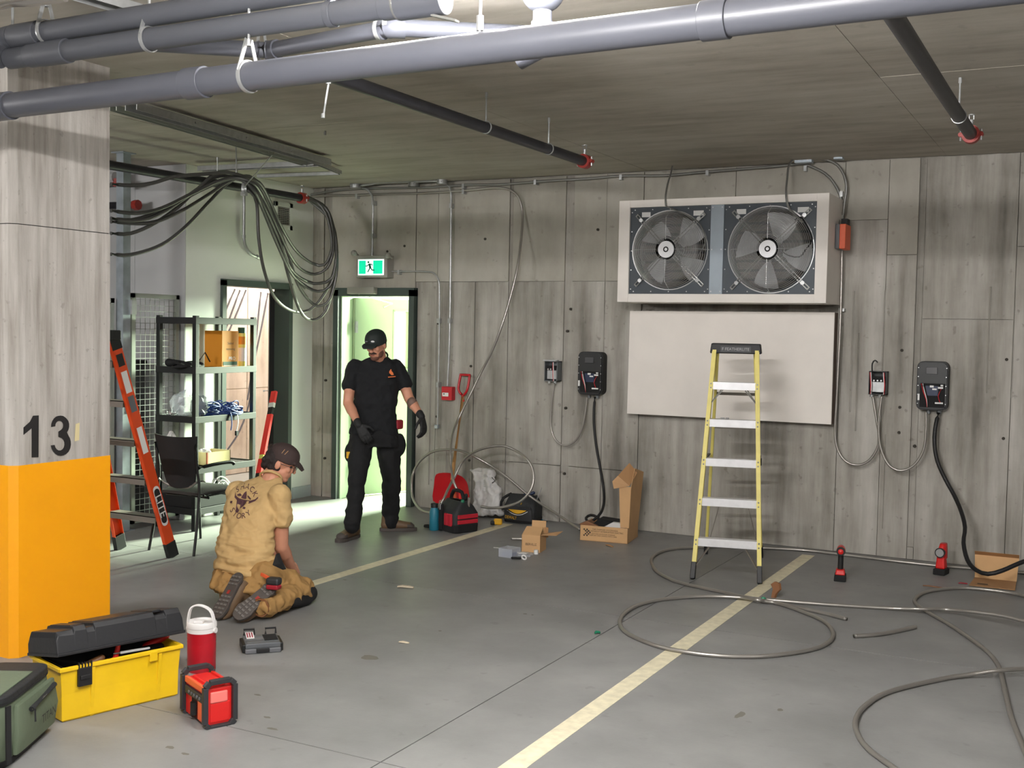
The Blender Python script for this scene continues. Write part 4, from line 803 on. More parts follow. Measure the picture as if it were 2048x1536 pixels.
flex('armoured_cable', 'armoured cable dropping right of the white board, looping up to the dark box', w_([(1684, 498), (1683, 560), (1680, 660), (1677, 720), (1673, 799), (1670, 859), (1674, 895), (1690, 921), (1714, 930), (1738, 921), (1755, 895), (1758, 870), (1755, 851), (1749.6, 819), (1745.6, 793)], 9.21), .0105, 'armor')
flex('armoured_cable', 'armoured cable hanging in a U between the dark box and right charger', w_([(1763.5, 791), (1758.5, 829), (1757.5, 869), (1763.5, 903), (1779, 931), (1803, 941), (1829, 929), (1847, 899), (1852, 859), (1852, 825)], 9.18), .0105, 'armor')
for y in (620,): 
    q = P(1684, y, 1, 9.25); tag(MB().box((q.x-.02, q.y-.02, q.z-.012), (q.x+.02, WY, q.z+.012)).build('pipe_strap', 'galv'), 'small metal strap holding the cable right of the white board', 'strap')
flex('charging_cable', 'thick black cable from the left charger down into the open carton', w_([(1190, 794), (1188, 816), (1188, 847), (1191, 880), (1195, 907), (1202, 945), (1207, 977), (1208, 1005, 9.1), (1202, 1025, 8.95), (1190, 1038, 8.9), (1178, 1044, 8.85), (1172, 1036, 8.95), (1182, 1030, 9.0), (1196, 1036, 8.9), (1198, 1048, 8.85)]), .0125, 'rubber', False)
flex('charging_cable', 'thick black cable from the right charger sweeping over the flattened carton', [P(x, y, 1, yy) for x, y, yy in [(1877, 825, 9.22), (1870, 859, 9.2), (1869, 889, 9.18), (1875, 923, 9.15), (1891, 959, 9.1), (1908, 990, 9.05), (1922, 1022, 8.95), (1930, 1055, 8.85), (1927, 1086, 8.75), (1935, 1120, 8.65), (1952, 1140, 8.55), (1976, 1148, 8.48), (2005, 1141, 8.5), (2048, 1123, 8.6), (2100, 1110, 8.7)]], .0155, 'rubber', False)
# floor cables
def f_(pts, z=.013): return [F(p[0], p[1], p[2] if len(p) > 2 else z) for p in pts]
gF = 'armoured cables lying on the floor'
flex('armoured_cable', 'longest floor cable: along the wall base, hairpin at the ladder, back to the right', f_([(2080, 1148), (2048, 1146), (1995, 1141), (1945, 1137), (1862, 1130), (1780, 1121), (1700, 1111), (1614, 1101), (1531, 1096), (1450, 1093), (1386, 1095), (1345, 1098), (1318, 1105), (1303, 1119), (1312, 1141), (1336, 1156), (1366, 1167), (1448, 1185), (1490, 1194, .02), (1531, 1199), (1655, 1209), (1780, 1216.5, .015), (1842, 1218, .035), (1890, 1219, .03), (1945, 1223.6, .05), (2000, 1231, .06), (2048, 1242, .06), (2100, 1256, .06)]), .0125, 'armor', group=gF)
flex('armoured_cable', 'floor cable coiled in one wide oval loop across the painted line', f_([(1693, 1238), (1655, 1228), (1614, 1219), (1544, 1204), (1515, 1200, .03), (1480, 1195, .02), (1407, 1193), (1324, 1199), (1270, 1213), (1241, 1237), (1250, 1263), (1303, 1288), (1366, 1303), (1448, 1312), (1531, 1312), (1614, 1301), (1655, 1286), (1666, 1266), (1647, 1242), (1593, 1219), (1552, 1206), (1523, 1202, .02)]), .0125, 'armor', group=gF)
flex('armoured_cable', 'short loose offcut of armoured cable lying on the floor right of the loop', f_([(1708, 1272), (1745, 1270), (1790, 1263), (1831, 1254)]), .0125, 'armor', group=gF)
flex('armoured_cable', 'floor cable curving in an S at right, past the flattened carton to the bottom corner', f_([(2110, 1215), (2048, 1192), (1987, 1181), (1925, 1176), (1871, 1180), (1842, 1188), (1829, 1201), (1838, 1213), (1862, 1228), (1904, 1252), (1966, 1296), (1995, 1329), (2007, 1370), (2022, 1433), (2048, 1499), (2080, 1570)]), .0125, 'armor', group=gF)
flex('armoured_cable', 'nearest floor cable, a wide C-curve in the lower right foreground', f_([(2110, 1337), (2048, 1338, .035), (1995, 1341, .04), (1940, 1349, .02), (1883, 1358), (1780, 1383), (1730, 1412), (1711, 1441), (1716, 1470), (1738, 1499), (1788, 1536), (1840, 1572)]), .0125, 'armor', group=gF)
flex('armoured_cable', 'bright armoured cable making two big hoops above the tool bags', w_([(1160, 1059, 8.78), (1120, 1032, 8.95), (1078, 1005, 9.05), (1054, 988, 9.05), (1019, 958, 9.05), (984, 933, 9.05), (947, 912, 9.0), (923, 902, 9.0), (897, 899, 9.0), (867, 903, 9.0), (843, 919, 9.0), (828, 942, 9.0), (823.5, 965, 8.95), (826, 996, 8.9), (839, 1017, 8.75), (855, 1025, 8.65), (870, 1022, 8.6), (886, 1000, 8.62), (897, 977, 8.7), (909, 954, 8.8), (925, 923, 8.85), (949, 904, 8.85), (979, 894, 8.85), (1007, 892, 8.85), (1031, 901, 8.85), (1052, 916, 8.8), (1065, 937, 8.78), (1067, 961, 8.75), (1059, 984, 8.72), (1040, 1003, 8.7), (1012, 1013, 8.7), (984, 1016, 8.7), (962, 1013, 8.7)]), .0125, 'armor')
# ============================================================ YELLOW STEPLADDER
def ladder(t, W0, W1, Hh, run, steps, mr, rail_w, rail_d, cap, rear=True, sides=(-1, 1)):
    """local frame: x across, y from front feet to rear feet"""
    tops = {}
    for s in sides:
        a = V(s*W0/2, 0, .06); b = V(s*W1/2, run*.46, Hh)
        ax = (b-a).normalized(); R_ = Matrix(((1, 0, 0), tuple(V(0, ax.z, -ax.y)), tuple(ax))).transposed()
        mb = MB(); mb.bar(a, b, rail_w*.28, rail_d, (1, 0, 0)) if False else None
        e = V(1, 0, 0); L = (b-a).length; c = (a+b)/2
        Rm = Matrix((e, ax.cross(e), ax)).transposed()
        # channel: face + two lips
        mb.obox(c+e*s*0, (rail_w, .006, L), Rm) if False else None
        cs_ = MB(); cs_.obox(c, (.005, rail_d, L), Rm)
        cs_.obox(c+Rm @ V(-s*rail_w/2, -rail_d/2, 0), (rail_w, .005, L), Rm); cs_.obox(c+Rm @ V(-s*rail_w/2, rail_d/2, 0), (rail_w, .005, L), Rm)
        cs_.build('front_rail', mr, t, local=True)
        MB().obox(a+ax*.0+V(-s*rail_w*.4, 0, 0), (rail_w*1.25, rail_d*1.15, .12), Rm).build('foot', 'rubber', t, local=True, bevel=.004)
        tops[s] = (a, b, ax, Rm)
    for s in sides:
        if rear:
            a = V(s*(W0/2-.03), run, .05); b = V(s*(W1/2-.03), run*.46+.09, Hh-.02); ax = (b-a).normalized(); Rm = Matrix((V(1, 0, 0), ax.cross(V(1, 0, 0)), ax)).transposed()
            MB().obox((a+b)/2, (.022, .04, (b-a).length), Rm).build('rear_rail', mr, t, local=True, bevel=.002)
            MB().obox(a, (.032, .05, .09), Rm).build('foot', 'rubber', t, local=True, bevel=.003)
    for k, z in enumerate(steps):
        f = (z-.06)/(Hh-.06); y = run*.46*f; w = W0+(W1-W0)*f-2*rail_w*.92
        MB().box((-w/2, y-rail_d*.47, z-.028), (w/2, y-rail_d*.43, z+.028)).box((-w/2, y-rail_d*.43, z+.02), (w/2, y+rail_d*.75, z+.028)).box((-w/2, y+rail_d*.7, z-.02), (w/2, y+rail_d*.75, z+.028)).build('step', 'alu' if mr == 'fib' else 'alud', t, local=True, bevel=.001)
        for s in sides:
            for dz in (-.014, .016): MB().cyl((s*(w/2+rail_w*.45), y-rail_d*.5-.010, z+dz), (s*(w/2+rail_w*.45), y-rail_d*.5+.004, z+dz), .006, n=8).build('rivet', 'dsteel', t, local=True)
    if rear:
        for z in (steps[0]+.20, steps[1]+.20, steps[2]+.22, steps[3]+.2):
            f = (z-.05)/(Hh-.07); y = run+(run*.46+.09-run)*f; w = (W0-.06)+(W1-W0)*f
            MB().bar((-w/2, y, z), (w/2, y, z), .012, .022, (0, 0, 1)).build('rear_bar', 'alud', t, local=True)
    return tops
A, B = F(1383, 1157), F(1522, 1167); dv_ = (B-A); mid = (A+B)/2; rz = math.atan2(dv_.y, dv_.x)
yl = thing('stepladder', 'yellow fibreglass stepladder with six aluminium steps standing before the white board', 'ladder', (mid.x, mid.y, 0), rz)
Hh = 1.63; f0 = lambda px, py: None
def step_z(py):  # height at which the ladder plane shows at picture row py
    best = min((abs(prj(yl_w(0, .46*.94*(z-.06)/(Hh-.06), z))[1]-py), z) for z in [k*.005 for k in range(10, 360)]); return best[1]
def yl_w(x, y, z): return Vector((mid.x, mid.y, 0))+rotz(rz) @ Vector((x, y, z))
sz = [step_z(y) for y in (1087, 1005, 925, 847, 772)]
ladder(yl, dv_.length, .335, Hh, .94, sz, 'fib', .028, .062, None)
mbc = MB(); yc = .46*.94
mbc.obox((0, yc+.05, Hh+.015), (.375, .17, .075), None, .95); mbc.build('top_cap', 'black', yl, local=True, bevel=.008)
MB().box((-.11, yc-.0385, Hh-.012), (.11, yc-.035, Hh+.032)).build('cap_plate', 'rblack', yl, local=True)
mb = flat([text2d('F FEATHERLITE', .03)], (0, yc-.0395, Hh+.01), (1, 0, 0), (0, 0, 1), None, .0005)
ot = mb.build('cap_lettering', mat('faded_print', (150, 150, 150), .6), yl, local=True)
for s in (-1, 1):
    z = sz[-1]; y = yc*(z-.06)/(Hh-.06); wq = .36
    MB().bar((s*.08, y-.02, z-.03), (s*.168, y-.045, z-.13), .012, .006).build('knee_brace', 'dsteel', yl, local=True); MB().bar((s*.095, y+.02, z-.03), (s*.165, y+.005, z-.13), .012, .006).build('knee_brace', 'dsteel', yl, local=True)
    z = sz[0]; MB().bar((s*.12, .05, z-.02), (s*.215, .0, z-.16), .016, .006).build('knee_brace', 'alud', yl, local=True)
    MB().bar((s*.10, .80, sz[0]+.2), (s*.20, .86, .06), .016, .006).build('rear_brace', 'alud', yl, local=True)
    z = .83; MB().bar((s*.195, .46*.94*.5+.01, z), (s*.19, .68, z+.0), .02, .008).obox((s*.20, .46*.94*.52+.05, z), (.03, .06, .05)).build('spreader', 'black', yl, local=True)
tp = thing('tape_end', 'tiny silver screws left on the second step from the top of the yellow ladder', 'screws', yl_w(-.07, .46*.94*.72, sz[3]+.035)); MB().cyl(yl_w(-.09, .3, sz[3]+.035), yl_w(-.06, .3, sz[3]+.035), .006, n=6).build('screw', 'steel', tp); MB().cyl(yl_w(-.05, .31, sz[3]+.035), yl_w(-.03, .30, sz[3]+.035), .006, n=6).build('screw', 'steel', tp)
# ============================================================ ORANGE STEPLADDER (front faces +y, rear toward the camera behind the pillar)
A, B = Vector((-6.12, 6.24, 0)), Vector((-6.68, 6.22, 0)); mid2 = (A+B)/2
ol = thing('stepladder', 'orange fibreglass stepladder half hidden behind the concrete pillar', 'ladder', (mid2.x, mid2.y, 0), pi)
st2 = [.29, .58, .87, 1.16, 1.45]
def ow(x, y, z): return Vector((mid2.x, mid2.y, 0))+rotz(pi) @ Vector((x, y, z))
tops = ladder(ol, .56, .34, 1.64, 1.0, st2, 'ofib', .03, .085, None)
MB().obox((0, .52, 1.66), (.40, .2, .07)).build('top_cap', 'black', ol, local=True, bevel=.01)
a_, b_, ax_, Rm_ = tops[-1]; Rw = rotz(pi) @ Rm_
def on_rail(f, w, h, x=0, off=0.0, m='printw', nm='sticker'):
    c = a_.lerp(b_, f)+Rm_ @ V(-.0035-off, 0, 0); MB().obox(c, (.001, w, h), Rm_).build(nm, m, ol, local=True)
MB().obox(a_.lerp(b_, .985)+Rm_ @ V(-.004, 0, 0), (.004, .09, .12), Rm_).build('top_bracket', 'blackm', ol, local=True)
on_rail(.90, .06, .09, m='printk'); on_rail(.80, .055, .16, m='printw'); on_rail(.70, .055, .12, m='dgrey'); on_rail(.53, .05, .20, m='printw')
# logo capsule on rail
def capsule(w, h, n=8): return [(w/2*cos(pi*k/n), h/2-w/2+w/2*sin(pi*k/n)) for k in range(n+1)]+[(-w/2*cos(pi*k/n), -h/2+w/2-w/2*sin(pi*k/n)) for k in range(n+1)]
cc = a_.lerp(b_, .215); uu = Rm_ @ V(0, -1, 0); vv = ax_
for sc, m_, of in ((1.0, 'printw', .0045), (.86, 'printk', .0055)):
    flat([poly(capsule(.062*sc, .30*(sc+.05)))], cc, -uu if (uu.cross(vv)).x > 0 else uu, vv, None, of).build('logo', m_, ol, local=True)
nn = V(-1, 0, 0); lu = vv; 
flat([text2d('LITE', .085)], cc, -vv, nn.cross(-vv), None, 0.0066, 1.15).build('logo_lettering', 'printw', ol, local=True)
# ============================================================ BLACK RACK
rk = thing('storage_rack', 'black plastic four-shelf rack in front of the left doorway', 'shelf rack', (-6.96, 7.5, 0))
RX0, RX1, RY0, RY1 = -7.17, -6.74, 7.12, 7.86
zs = [.16, .86, 1.24, 1.52]; 
zt = P(392, 642, 1, RY0).z; zs = [.16, P(390, 943, 1, RY0).z, P(390, 841, 1, RY0).z, P(390, 742, 1, RY0).z, P(392, 642, 1, RY0).z]
for z in zs:
    sh = MB(); sh.box((RX0, RY0, z+.01), (RX1, RY1, z+.02))
    sh.build('shelf', 'black', rk, bevel=.003)
    MB().box((RX0, RY0-.012, z-.025), (RX1, RY0+.002, z+.03)).box((RX0, RY1-.002, z-.025), (RX1, RY1+.012, z+.03)).box((RX1-.002, RY0-.012, z-.025), (RX1+.012, RY1+.012, z+.03)).box((RX0-.012, RY0-.012, z-.025), (RX0+.002, RY1+.012, z+.03)).build('shelf_rim', 'black', rk, bevel=.002)
for x in (RX0+.01, RX1-.01):
    for y in (RY0+.01, RY1-.01): MB().box((x-.02, y-.02, 0), (x+.02, y+.02, zs[-1]+.045)).build('post', 'blackm', rk, bevel=.003)
s1, s2, s3 = zs[1]+.02, zs[2]+.02, zs[3]+.02
def onz(px, py, z): return F(px, py, z)
# tall amber carton + tube on third shelf
q = Vector((-6.80, 7.50, s3))
ctn = thing('carton', 'tall amber printed carton on the upper rack shelf', 'carton', q)
l_, r_ = P(444, 700, 0, -6.80), P(477, 700, 0, -6.80)
hC = P(460, 662, 0, -6.80).z; MB().box((-7.0, l_.y, s3), (-6.80, r_.y, hC)).build('body', 'amber', ctn, bevel=.002)
cy = (l_.y+r_.y)/2; wy = r_.y-l_.y
flat([text2d('PRO', .045)], (-6.799, cy+.02, s3+.075), (0, 1, 0), (0, 0, 1)).build('lettering', 'printw', ctn)
MB().box((-6.80, l_.y+.015, s3+.02), (-6.798, r_.y-.02, s3+.05)).build('green_label', 'gdark', ctn); MB().box((-6.80, l_.y+.02, s3+.012), (-6.798, r_.y-.02, s3+.018)).build('white_stripe', 'printw', ctn)
for k, (s, zz) in enumerate((('Sealed', .21), ('removing', .16))): flat([text2d(s, .03)], (-6.799, cy, s3+zz), (0, 1, 0), (0, 0, 1)).build('lettering', 'printk', ctn)
l2, r2 = P(477, 700, 0, -6.84), P(490, 700, 0, -6.84); cyl_y = (l2.y+r2.y)/2; rr_ = (r2.y-l2.y)/2
tb = thing('sealant_tube', 'yellow sealant tube standing beside the amber carton', 'tube', (-6.84, cyl_y, s3)); MB().cyl((-6.84, cyl_y, s3), (-6.84, cyl_y, s3+.30), rr_, n=18).build('body', 'lemon', tb, smooth=40); MB().cyl((-6.84, cyl_y, s3+.30), (-6.84, cyl_y, s3+.35), rr_*.8, n=14).build('cap', 'gdark', tb, smooth=40)
MB().cyl((-6.84, cyl_y, s3+.05), (-6.84, cyl_y, s3+.17), rr_+.001, n=18, cap=False).build('label', 'printw', tb); MB().cyl((-6.84, cyl_y, s3+.2), (-6.84, cyl_y, s3+.27), rr_+.001, n=18, cap=False).build('label', 'amber', tb)
# black cord heap on third shelf
rs = random.Random(4)
def heap(name, label, cat, c, rad, m, n, r, ell=(1, 1, .4), loops=3, mb=None):
    t = thing(name, label, cat, c); mbb = MB(); c = Vector(c)
    for k in range(n):
        th0 = rs.uniform(0, 6.28); rr1 = rad*rs.uniform(.55, 1); tilt = rs.uniform(-.5, .5); pts = []
        for i in range(22):
            th = th0+i/21*2*pi*loops/3; pts.append(c+V(cos(th)*rr1*ell[0], sin(th)*rr1*ell[1], rad*ell[2]*(.5+.5*sin(th*1.5+tilt*4))*(k+1)/n+r))
        mbb.tube(spl(pts, .03), r, 6)
    mbb.build('strands', m, t, smooth=60)['kind'] = 'stuff'; return t
hp = heap('power_tool_cord', 'tangled black cord and tool lying on the upper rack shelf', 'cord', (-6.90, 7.20, s3), .12, 'matte', 8, .008, (.9, 1.4, .35))
MB().caps(V(-7.08, 7.16, s3+.04), V(-6.95, 7.20, s3+.035), .035, .022).build('tool_body', 'matte', hp, smooth=60); MB().tube([V(-6.88, 7.3, s3+.05), V(-6.86, 7.36, s3+.13), V(-6.86, 7.42, s3+.05)], .006).build('wire_hook', 'blackm', hp)
for i, (cx, cy_, rad) in enumerate(((-6.86, 7.42, .13), (-6.82, 7.60, .13), (-6.90, 7.68, .10))):
    h_ = heap('cord_bundle', ['large hank of blue cord at the centre of the middle rack shelf', 'hank of blue cord at the right of the middle rack shelf', 'smaller hank of blue cord behind at the right end of the middle shelf'][i], 'cord', (cx, cy_, s2), rad, 'bluec', 12, .0055, (.8, 1.25, .9), 3)
tw = thing('cord_tail', 'blue cord ends dangling over the edge of the middle rack shelf', 'cord', (-6.72, 7.55, s2)); 
MB().tube(spl([(-6.80, 7.50, s2+.04), (-6.73, 7.53, s2+.03), (-6.715, 7.54, s2-.06), (-6.715, 7.53, s2-.13)], .02), .0055).build('strand', 'bluec', tw); MB().tube(spl([(-6.80, 7.56, s2+.04), (-6.73, 7.6, s2+.03), (-6.715, 7.62, s2-.05), (-6.715, 7.60, s2-.14)], .02), .004).build('strand', 'printw', tw); MB().box((-6.725, 7.59, s2-.18), (-6.705, 7.615, s2-.14)).build('plug', 'matte', tw)
def crumple(name, label, c, rad, m, parent=None, seed=0, cat='bag'):
    r_ = random.Random(seed); mb = MB(); mb.ell(c, rad, None, 16, 10)
    o = mb.build(name, m, parent)
    for v in o.data.vertices:
        q = v.co; v.co = q+Vector((r_.uniform(-1, 1)*rad[0], r_.uniform(-1, 1)*rad[1], r_.uniform(-1, 1)*rad[2]))*.18
    if not parent: tag(o, label, cat)
    return o
crumple('plastic_bag', 'crumpled clear plastic bag of fittings on the left of the middle rack shelf', (-6.98, 7.24, s2+.10), (.10, .12, .11), 'clear', seed=2)
crumple('plastic_bag', 'taller crumpled clear bag beside the blue cords on the middle rack shelf', (-6.84, 7.28, s2+.085), (.07, .09, .09), 'smoke', seed=3)
ft = thing('metal_fittings', 'small pile of bright metal fittings at the left end of the middle rack shelf', 'fittings', (-7.08, 7.16, s2))
fm = MB()
for k in range(26): q = V(rs.uniform(-7.14, -6.98), rs.uniform(7.12, 7.22), s2+rs.uniform(.005, .03)); fm.cyl(q, q+V(rs.uniform(-.03, .03), rs.uniform(-.03, .03), rs.uniform(0, .012)), .006, n=7)
fm.build('pieces', 'steel', ft)['kind'] = 'stuff'
# second shelf: open box, bottle, tub, bag
l_, k_, r_ = P(413, 900, 0, -6.76), P(453, 900, 0, -6.76), P(482, 900, 0, -6.76)
ob_ = thing('open_box', 'pale open cardboard box with foil scraps on the lower rack shelf', 'box', (-6.9, 7.4, s1))
bx0, bx1, by0, by1, bz = -7.02, -6.80, 7.33, 7.62, .115
for a, b in (((bx0, by0, s1), (bx1, by0+.006, s1+bz)), ((bx0, by1-.006, s1), (bx1, by1, s1+bz)), ((bx0, by0, s1), (bx0+.006, by1, s1+bz)), ((bx1-.006, by0, s1), (bx1, by1, s1+bz)), ((bx0, by0, s1), (bx1, by1, s1+.006))): MB().box(a, b).build('panel', mat('pale_card', (196, 182, 132), .8), ob_)
MB().box((bx1-.012, by0-.001, s1), (bx1+.001, by0+.012, s1+bz)).build('brown_corner', mat('corner_rust', (140, 62, 34), .7), ob_)
crumple('foil_scrap', '', (-6.92, 7.42, s1+.10), (.06, .07, .035), 'printw', ob_, 5)
tb2 = thing('round_tub', 'white round tub between the chair back and the open box', 'tub', (-6.93, 7.22, s1)); MB().lathe((-6.93, 7.22, s1), [(.05, 0), (.06, .10), (.063, .12), (.063, .13)], 20).build('tub', 'cwhite', tb2, smooth=40); MB().lathe((-6.93, 7.22, s1+.13), [(.066, 0), (.066, .012), (.05, .016)], 20).build('lid', 'printw', tb2, smooth=40)
crumple('paper_bag', 'white and blue crumpled packet tucked at the left of the rack above the chair', (-7.05, 7.16, s1+.20), (.045, .05, .09), 'sack', seed=8)
crumple('plastic_bag', 'white plastic wrap hanging at the right of the chair back', (-6.82, 7.14, s1+.02), (.05, .05, .08), 'sack', seed=9)
# stuff on the bottom shelf / floor bin
bn = thing('low_bin', 'black low tote with grey boxes and white wire on the rack bottom shelf', 'bin', (-6.95, 7.3, .17)); z0 = .18
for a, b in (((-7.15, 7.13, z0), (-6.76, 7.15, z0+.12)), ((-7.15, 7.8, z0), (-6.76, 7.82, z0+.12)), ((-7.15, 7.13, z0), (-7.13, 7.82, z0+.12)), ((-6.78, 7.13, z0), (-6.76, 7.82, z0+.12)), ((-7.15, 7.13, z0), (-6.76, 7.82, z0+.01))): MB().box(a, b).build('side', 'matte', bn)
for nm, lb, c, s, r, m_ in (('grey_case', 'grey metal box lying slanted under the chair seat on the tote', (-6.95, 7.28, z0+.17), (.24, .14, .07), .5, 'alud'), ('grey_case', 'pale flat lamp cover leaning on the tote at left below the seat', (-7.0, 7.2, z0+.27), (.2, .12, .05), -.3, 'cwhite'), ('grey_case', 'small grey box at the right under the chair seat', (-6.86, 7.46, z0+.10), (.16, .12, .08), .2, 'alud')):
    t = thing(nm, lb, 'box', c); MB().obox(c, s, rotz(r)).build('body', m_, t, bevel=.006); MB().obox(Vector(c)+V(0, 0, s[2]/2+.003), (s[0]*.9, s[1]*.9, .006), rotz(r)).build('lid', m_, t)
heap('wire_coil', 'coil of white and black wire hanging in the tote under the seat', 'wire', (-6.88, 7.62, z0+.05), .13, 'printw', 5, .007, (.6, 1, 1.2))
# ============================================================ CHAIR
ch = thing('stacking_chair', 'black mesh-back stacking chair with padded seat in front of the rack', 'chair', (-6.25, 6.66, 0), radians(1)); ch.scale = (.86, .95, 1)
def cl_(x, y, z): return (x, y, z)
# local: x across, +y forward (seat front), back at y=-.22
cz_ = .45
st_ = MB(); secs = []
for i in range(7):
    t_ = i/6; y = -.22+.46*t_; w = .235+.02*sin(pi*t_); secs.append(((0, y, cz_+.012*sin(pi*t_)-(.02 if t_ > .9 else 0)), (w, 0, 0), (0, 0, .028 if 0 < i < 6 else .012)))
st_.loft(secs, 24, 3.5).build('seat', 'chair', ch, local=True, smooth=50)
bk = MB(); g_ = []
for i in range(9):
    z = .52+.37*i/8; w = .16+.085*(i/8)**.8; row = []
    for j in range(9):
        f = j/8*2-1; row.append(V(f*w, -.23-.06*(i/8)-.035*(1-f*f)+.0, z+(.012*f*f if i == 8 else -.03*(1-f*f)*(i == 0))))
    g_.append(row)
vs = [p for r in g_ for p in r]; n9 = len(vs); vs += [p+V(0, .012, 0) for p in vs]
fs = [(i*9+j, i*9+j+1, (i+1)*9+j+1, (i+1)*9+j) for i in range(8) for j in range(8)]; fs2 = [tuple(n9+q for q in f[::-1]) for f in fs]
edge = [(0*9+j, n9+j, n9+j+1, j+1) for j in range(8)]+[(72+j, 72+j+1, n9+72+j+1, n9+72+j) for j in range(8)]+[(i*9, (i+1)*9, n9+(i+1)*9, n9+i*9) for i in range(8)]+[(i*9+8, n9+i*9+8, n9+(i+1)*9+8, (i+1)*9+8) for i in range(8)]
bk.add(vs, fs+fs2+edge).build('backrest', 'matte', ch, local=True, smooth=50)
for s in (-1, 1):
    MB().tube(spl([(s*.235, -.29, .84), (s*.225, -.26, .66), (s*.24, -.25, .5), (s*.25, -.28, .25), (s*.262, -.33, 0)], .04), .012, 8).build('rear_leg', 'blackm', ch, local=True, smooth=60)
    MB().tube(spl([(s*.24, -.2, .44), (s*.245, .15, .44), (s*.25, .22, .41), (s*.255, .25, .2), (s*.26, .27, 0)], .04), .012, 8).build('front_leg', 'blackm', ch, local=True, smooth=60)
    MB().tube(spl([(s*.235, -.25, .66), (s*.26, -.1, .675), (s*.26, .10, .675), (s*.26, .14, .655)], .04), lambda t: .014, 8).build('armrest', 'blackm', ch, local=True, smooth=60)
MB().tube(spl([(-.22, -.26, .55), (-.1, -.235, .50), (.1, -.235, .50), (.22, -.26, .55)], .04), .010, 8).build('back_bar', 'dsteel', ch, local=True, smooth=60)
MB().tube([(-.25, .1, .42), (.25, .1, .42)], .01).tube([(-.25, -.15, .42), (.25, -.15, .42)], .01).build('seat_bar', 'blackm', ch, local=True)
# ============================================================ LEVEL leaning in the doorway
lv = thing('spirit_level', 'long red spirit level leaning in the left doorway behind the kneeling worker', 'level', P(520, 960, 1, 8.3))
p0, p1 = P(511, 985, 1, 8.3), P(549, 783, 1, 8.72); ax = (p1-p0).normalized(); p0 = p0-ax*(p0.z/ax.z)*.97
sd = V(0, 1, 0); L_ = (p1-p0).length
def lb(f0, f1, m, nm, w=.03, d=.062): MB().bar(p0+ax*L_*f0, p0+ax*L_*f1, d, w, (0, 1, .2)).build(nm, m, lv, bevel=.002)
lb(0, .42, 'lvl', 'beam'); lb(.42, .455, 'lemon', 'vial', .032, .05); lb(.455, .80, 'lvl', 'beam'); lb(.80, .86, 'black', 'grip', .032, .056); lb(.86, .90, 'printw', 'window'); lb(.9, 1.0, 'lvl', 'beam')
lb(.26, .30, 'black', 'grip', .032, .056)
# ============================================================ SHOVEL, SACK, BAGS
sv = thing('shovel', 'red scoop shovel with wooden shaft and D-handle leaning on the wall', 'shovel', P(905, 1000, 1, 9.15))
top, low = P(926, 790, 1, 9.22), P(908, 925, 1, 9.12); MB().tube([top, low, P(904, 960, 1, 9.06)], .016, 10).build('shaft', 'wood', sv, smooth=60)
hd_ = P(930, 750, 1, 9.24); hb = P(926, 792, 1, 9.22); e = V(.06, 0, 0)
MB().tube(spl([hb, hb+V(-.05, 0, .06), hd_+V(-.05, 0, -.01), hd_+V(-.04, 0, 0), hd_+V(.04, 0, 0), hd_+V(.05, 0, -.01), hb+V(.045, 0, .06), hb], .02), .012, 8).build('d_grip', 'shov', sv, smooth=60)
MB().tube([hb+V(0, 0, .01), hb+V(0, 0, -.05)], .02, 10).build('socket', 'shov', sv)
bl = MB(); G = []
pxs = [[(870, 947), (885, 945), (905, 946), (925, 952), (934, 965)], [(869, 960), (884, 960), (905, 962), (924, 966), (936, 975)], [(867, 980), (883, 982), (904, 984), (924, 985), (938, 990)], [(862, 1005), (882, 1008), (903, 1010), (923, 1010), (940, 1012)]]
for i, row in enumerate(pxs): G.append([P(x, y, 1, 9.08-.07*i+(.05*(1-((j-2)/2)**2))) for j, (x, y) in enumerate(row)])
vs = [p for r in G for p in r]; n5 = len(vs); vs += [p+V(0, .006, 0) for p in vs]; fs = [(i*5+j, i*5+j+1, (i+1)*5+j+1, (i+1)*5+j) for i in range(3) for j in range(4)]; bl.add(vs, fs+[tuple(n5+q for q in f[::-1]) for f in fs])
o = bl.build('scoop', 'shov', sv, smooth=60); sb_ = o.modifiers.new('s', 'SUBSURF'); sb_.levels = sb_.render_levels = 1
sk = MB(); cS = P(972, 1000, 1, 9.14); 
sec = []
for px, py, w, d in ((978, 1029, .30, .11), (978, 1015, .31, .12), (977, 998, .29, .12), (976, 980, .26, .10), (973, 965, .22, .07), (968, 955, .20, .05), (966, 946, .26, .04), (964, 938, .30, .02)):
    q = P(px, py, 1, 9.15); sec.append((q, (w/2, 0, .01), (0, d/2+.02, 0)))
so, sbv = blob('white_sack', sk.loft(sec, 28, 2.6), 'sack', None, .009, 2, fold=[(.022, (9, 9, 6), lambda c: 1), (.008, (22, 22, 16), lambda c: 1)]); tag(so, 'white woven sack of material standing against the wall behind the red bag', 'sack')
flat([rect(.006, .15, -.05, .0), rect(.006, .15, .05, 0), rect(.10, .006, 0, .07), rect(.10, .005, 0, .03), rect(.10, .005, 0, -.01), rect(.10, .005, 0, -.05)], P(966, 968, 1, 9.0), (1, 0, 0), (0, 0, 1), sbv, .003).build('sack_print', mat('sack_print', (236, 236, 238), .5), so)
MB().tube([P(984, 955, 1, 9.1), P(990, 962, 1, 9.08), P(984, 966, 1, 9.08)], .004).build('drawstring', 'matte', so)
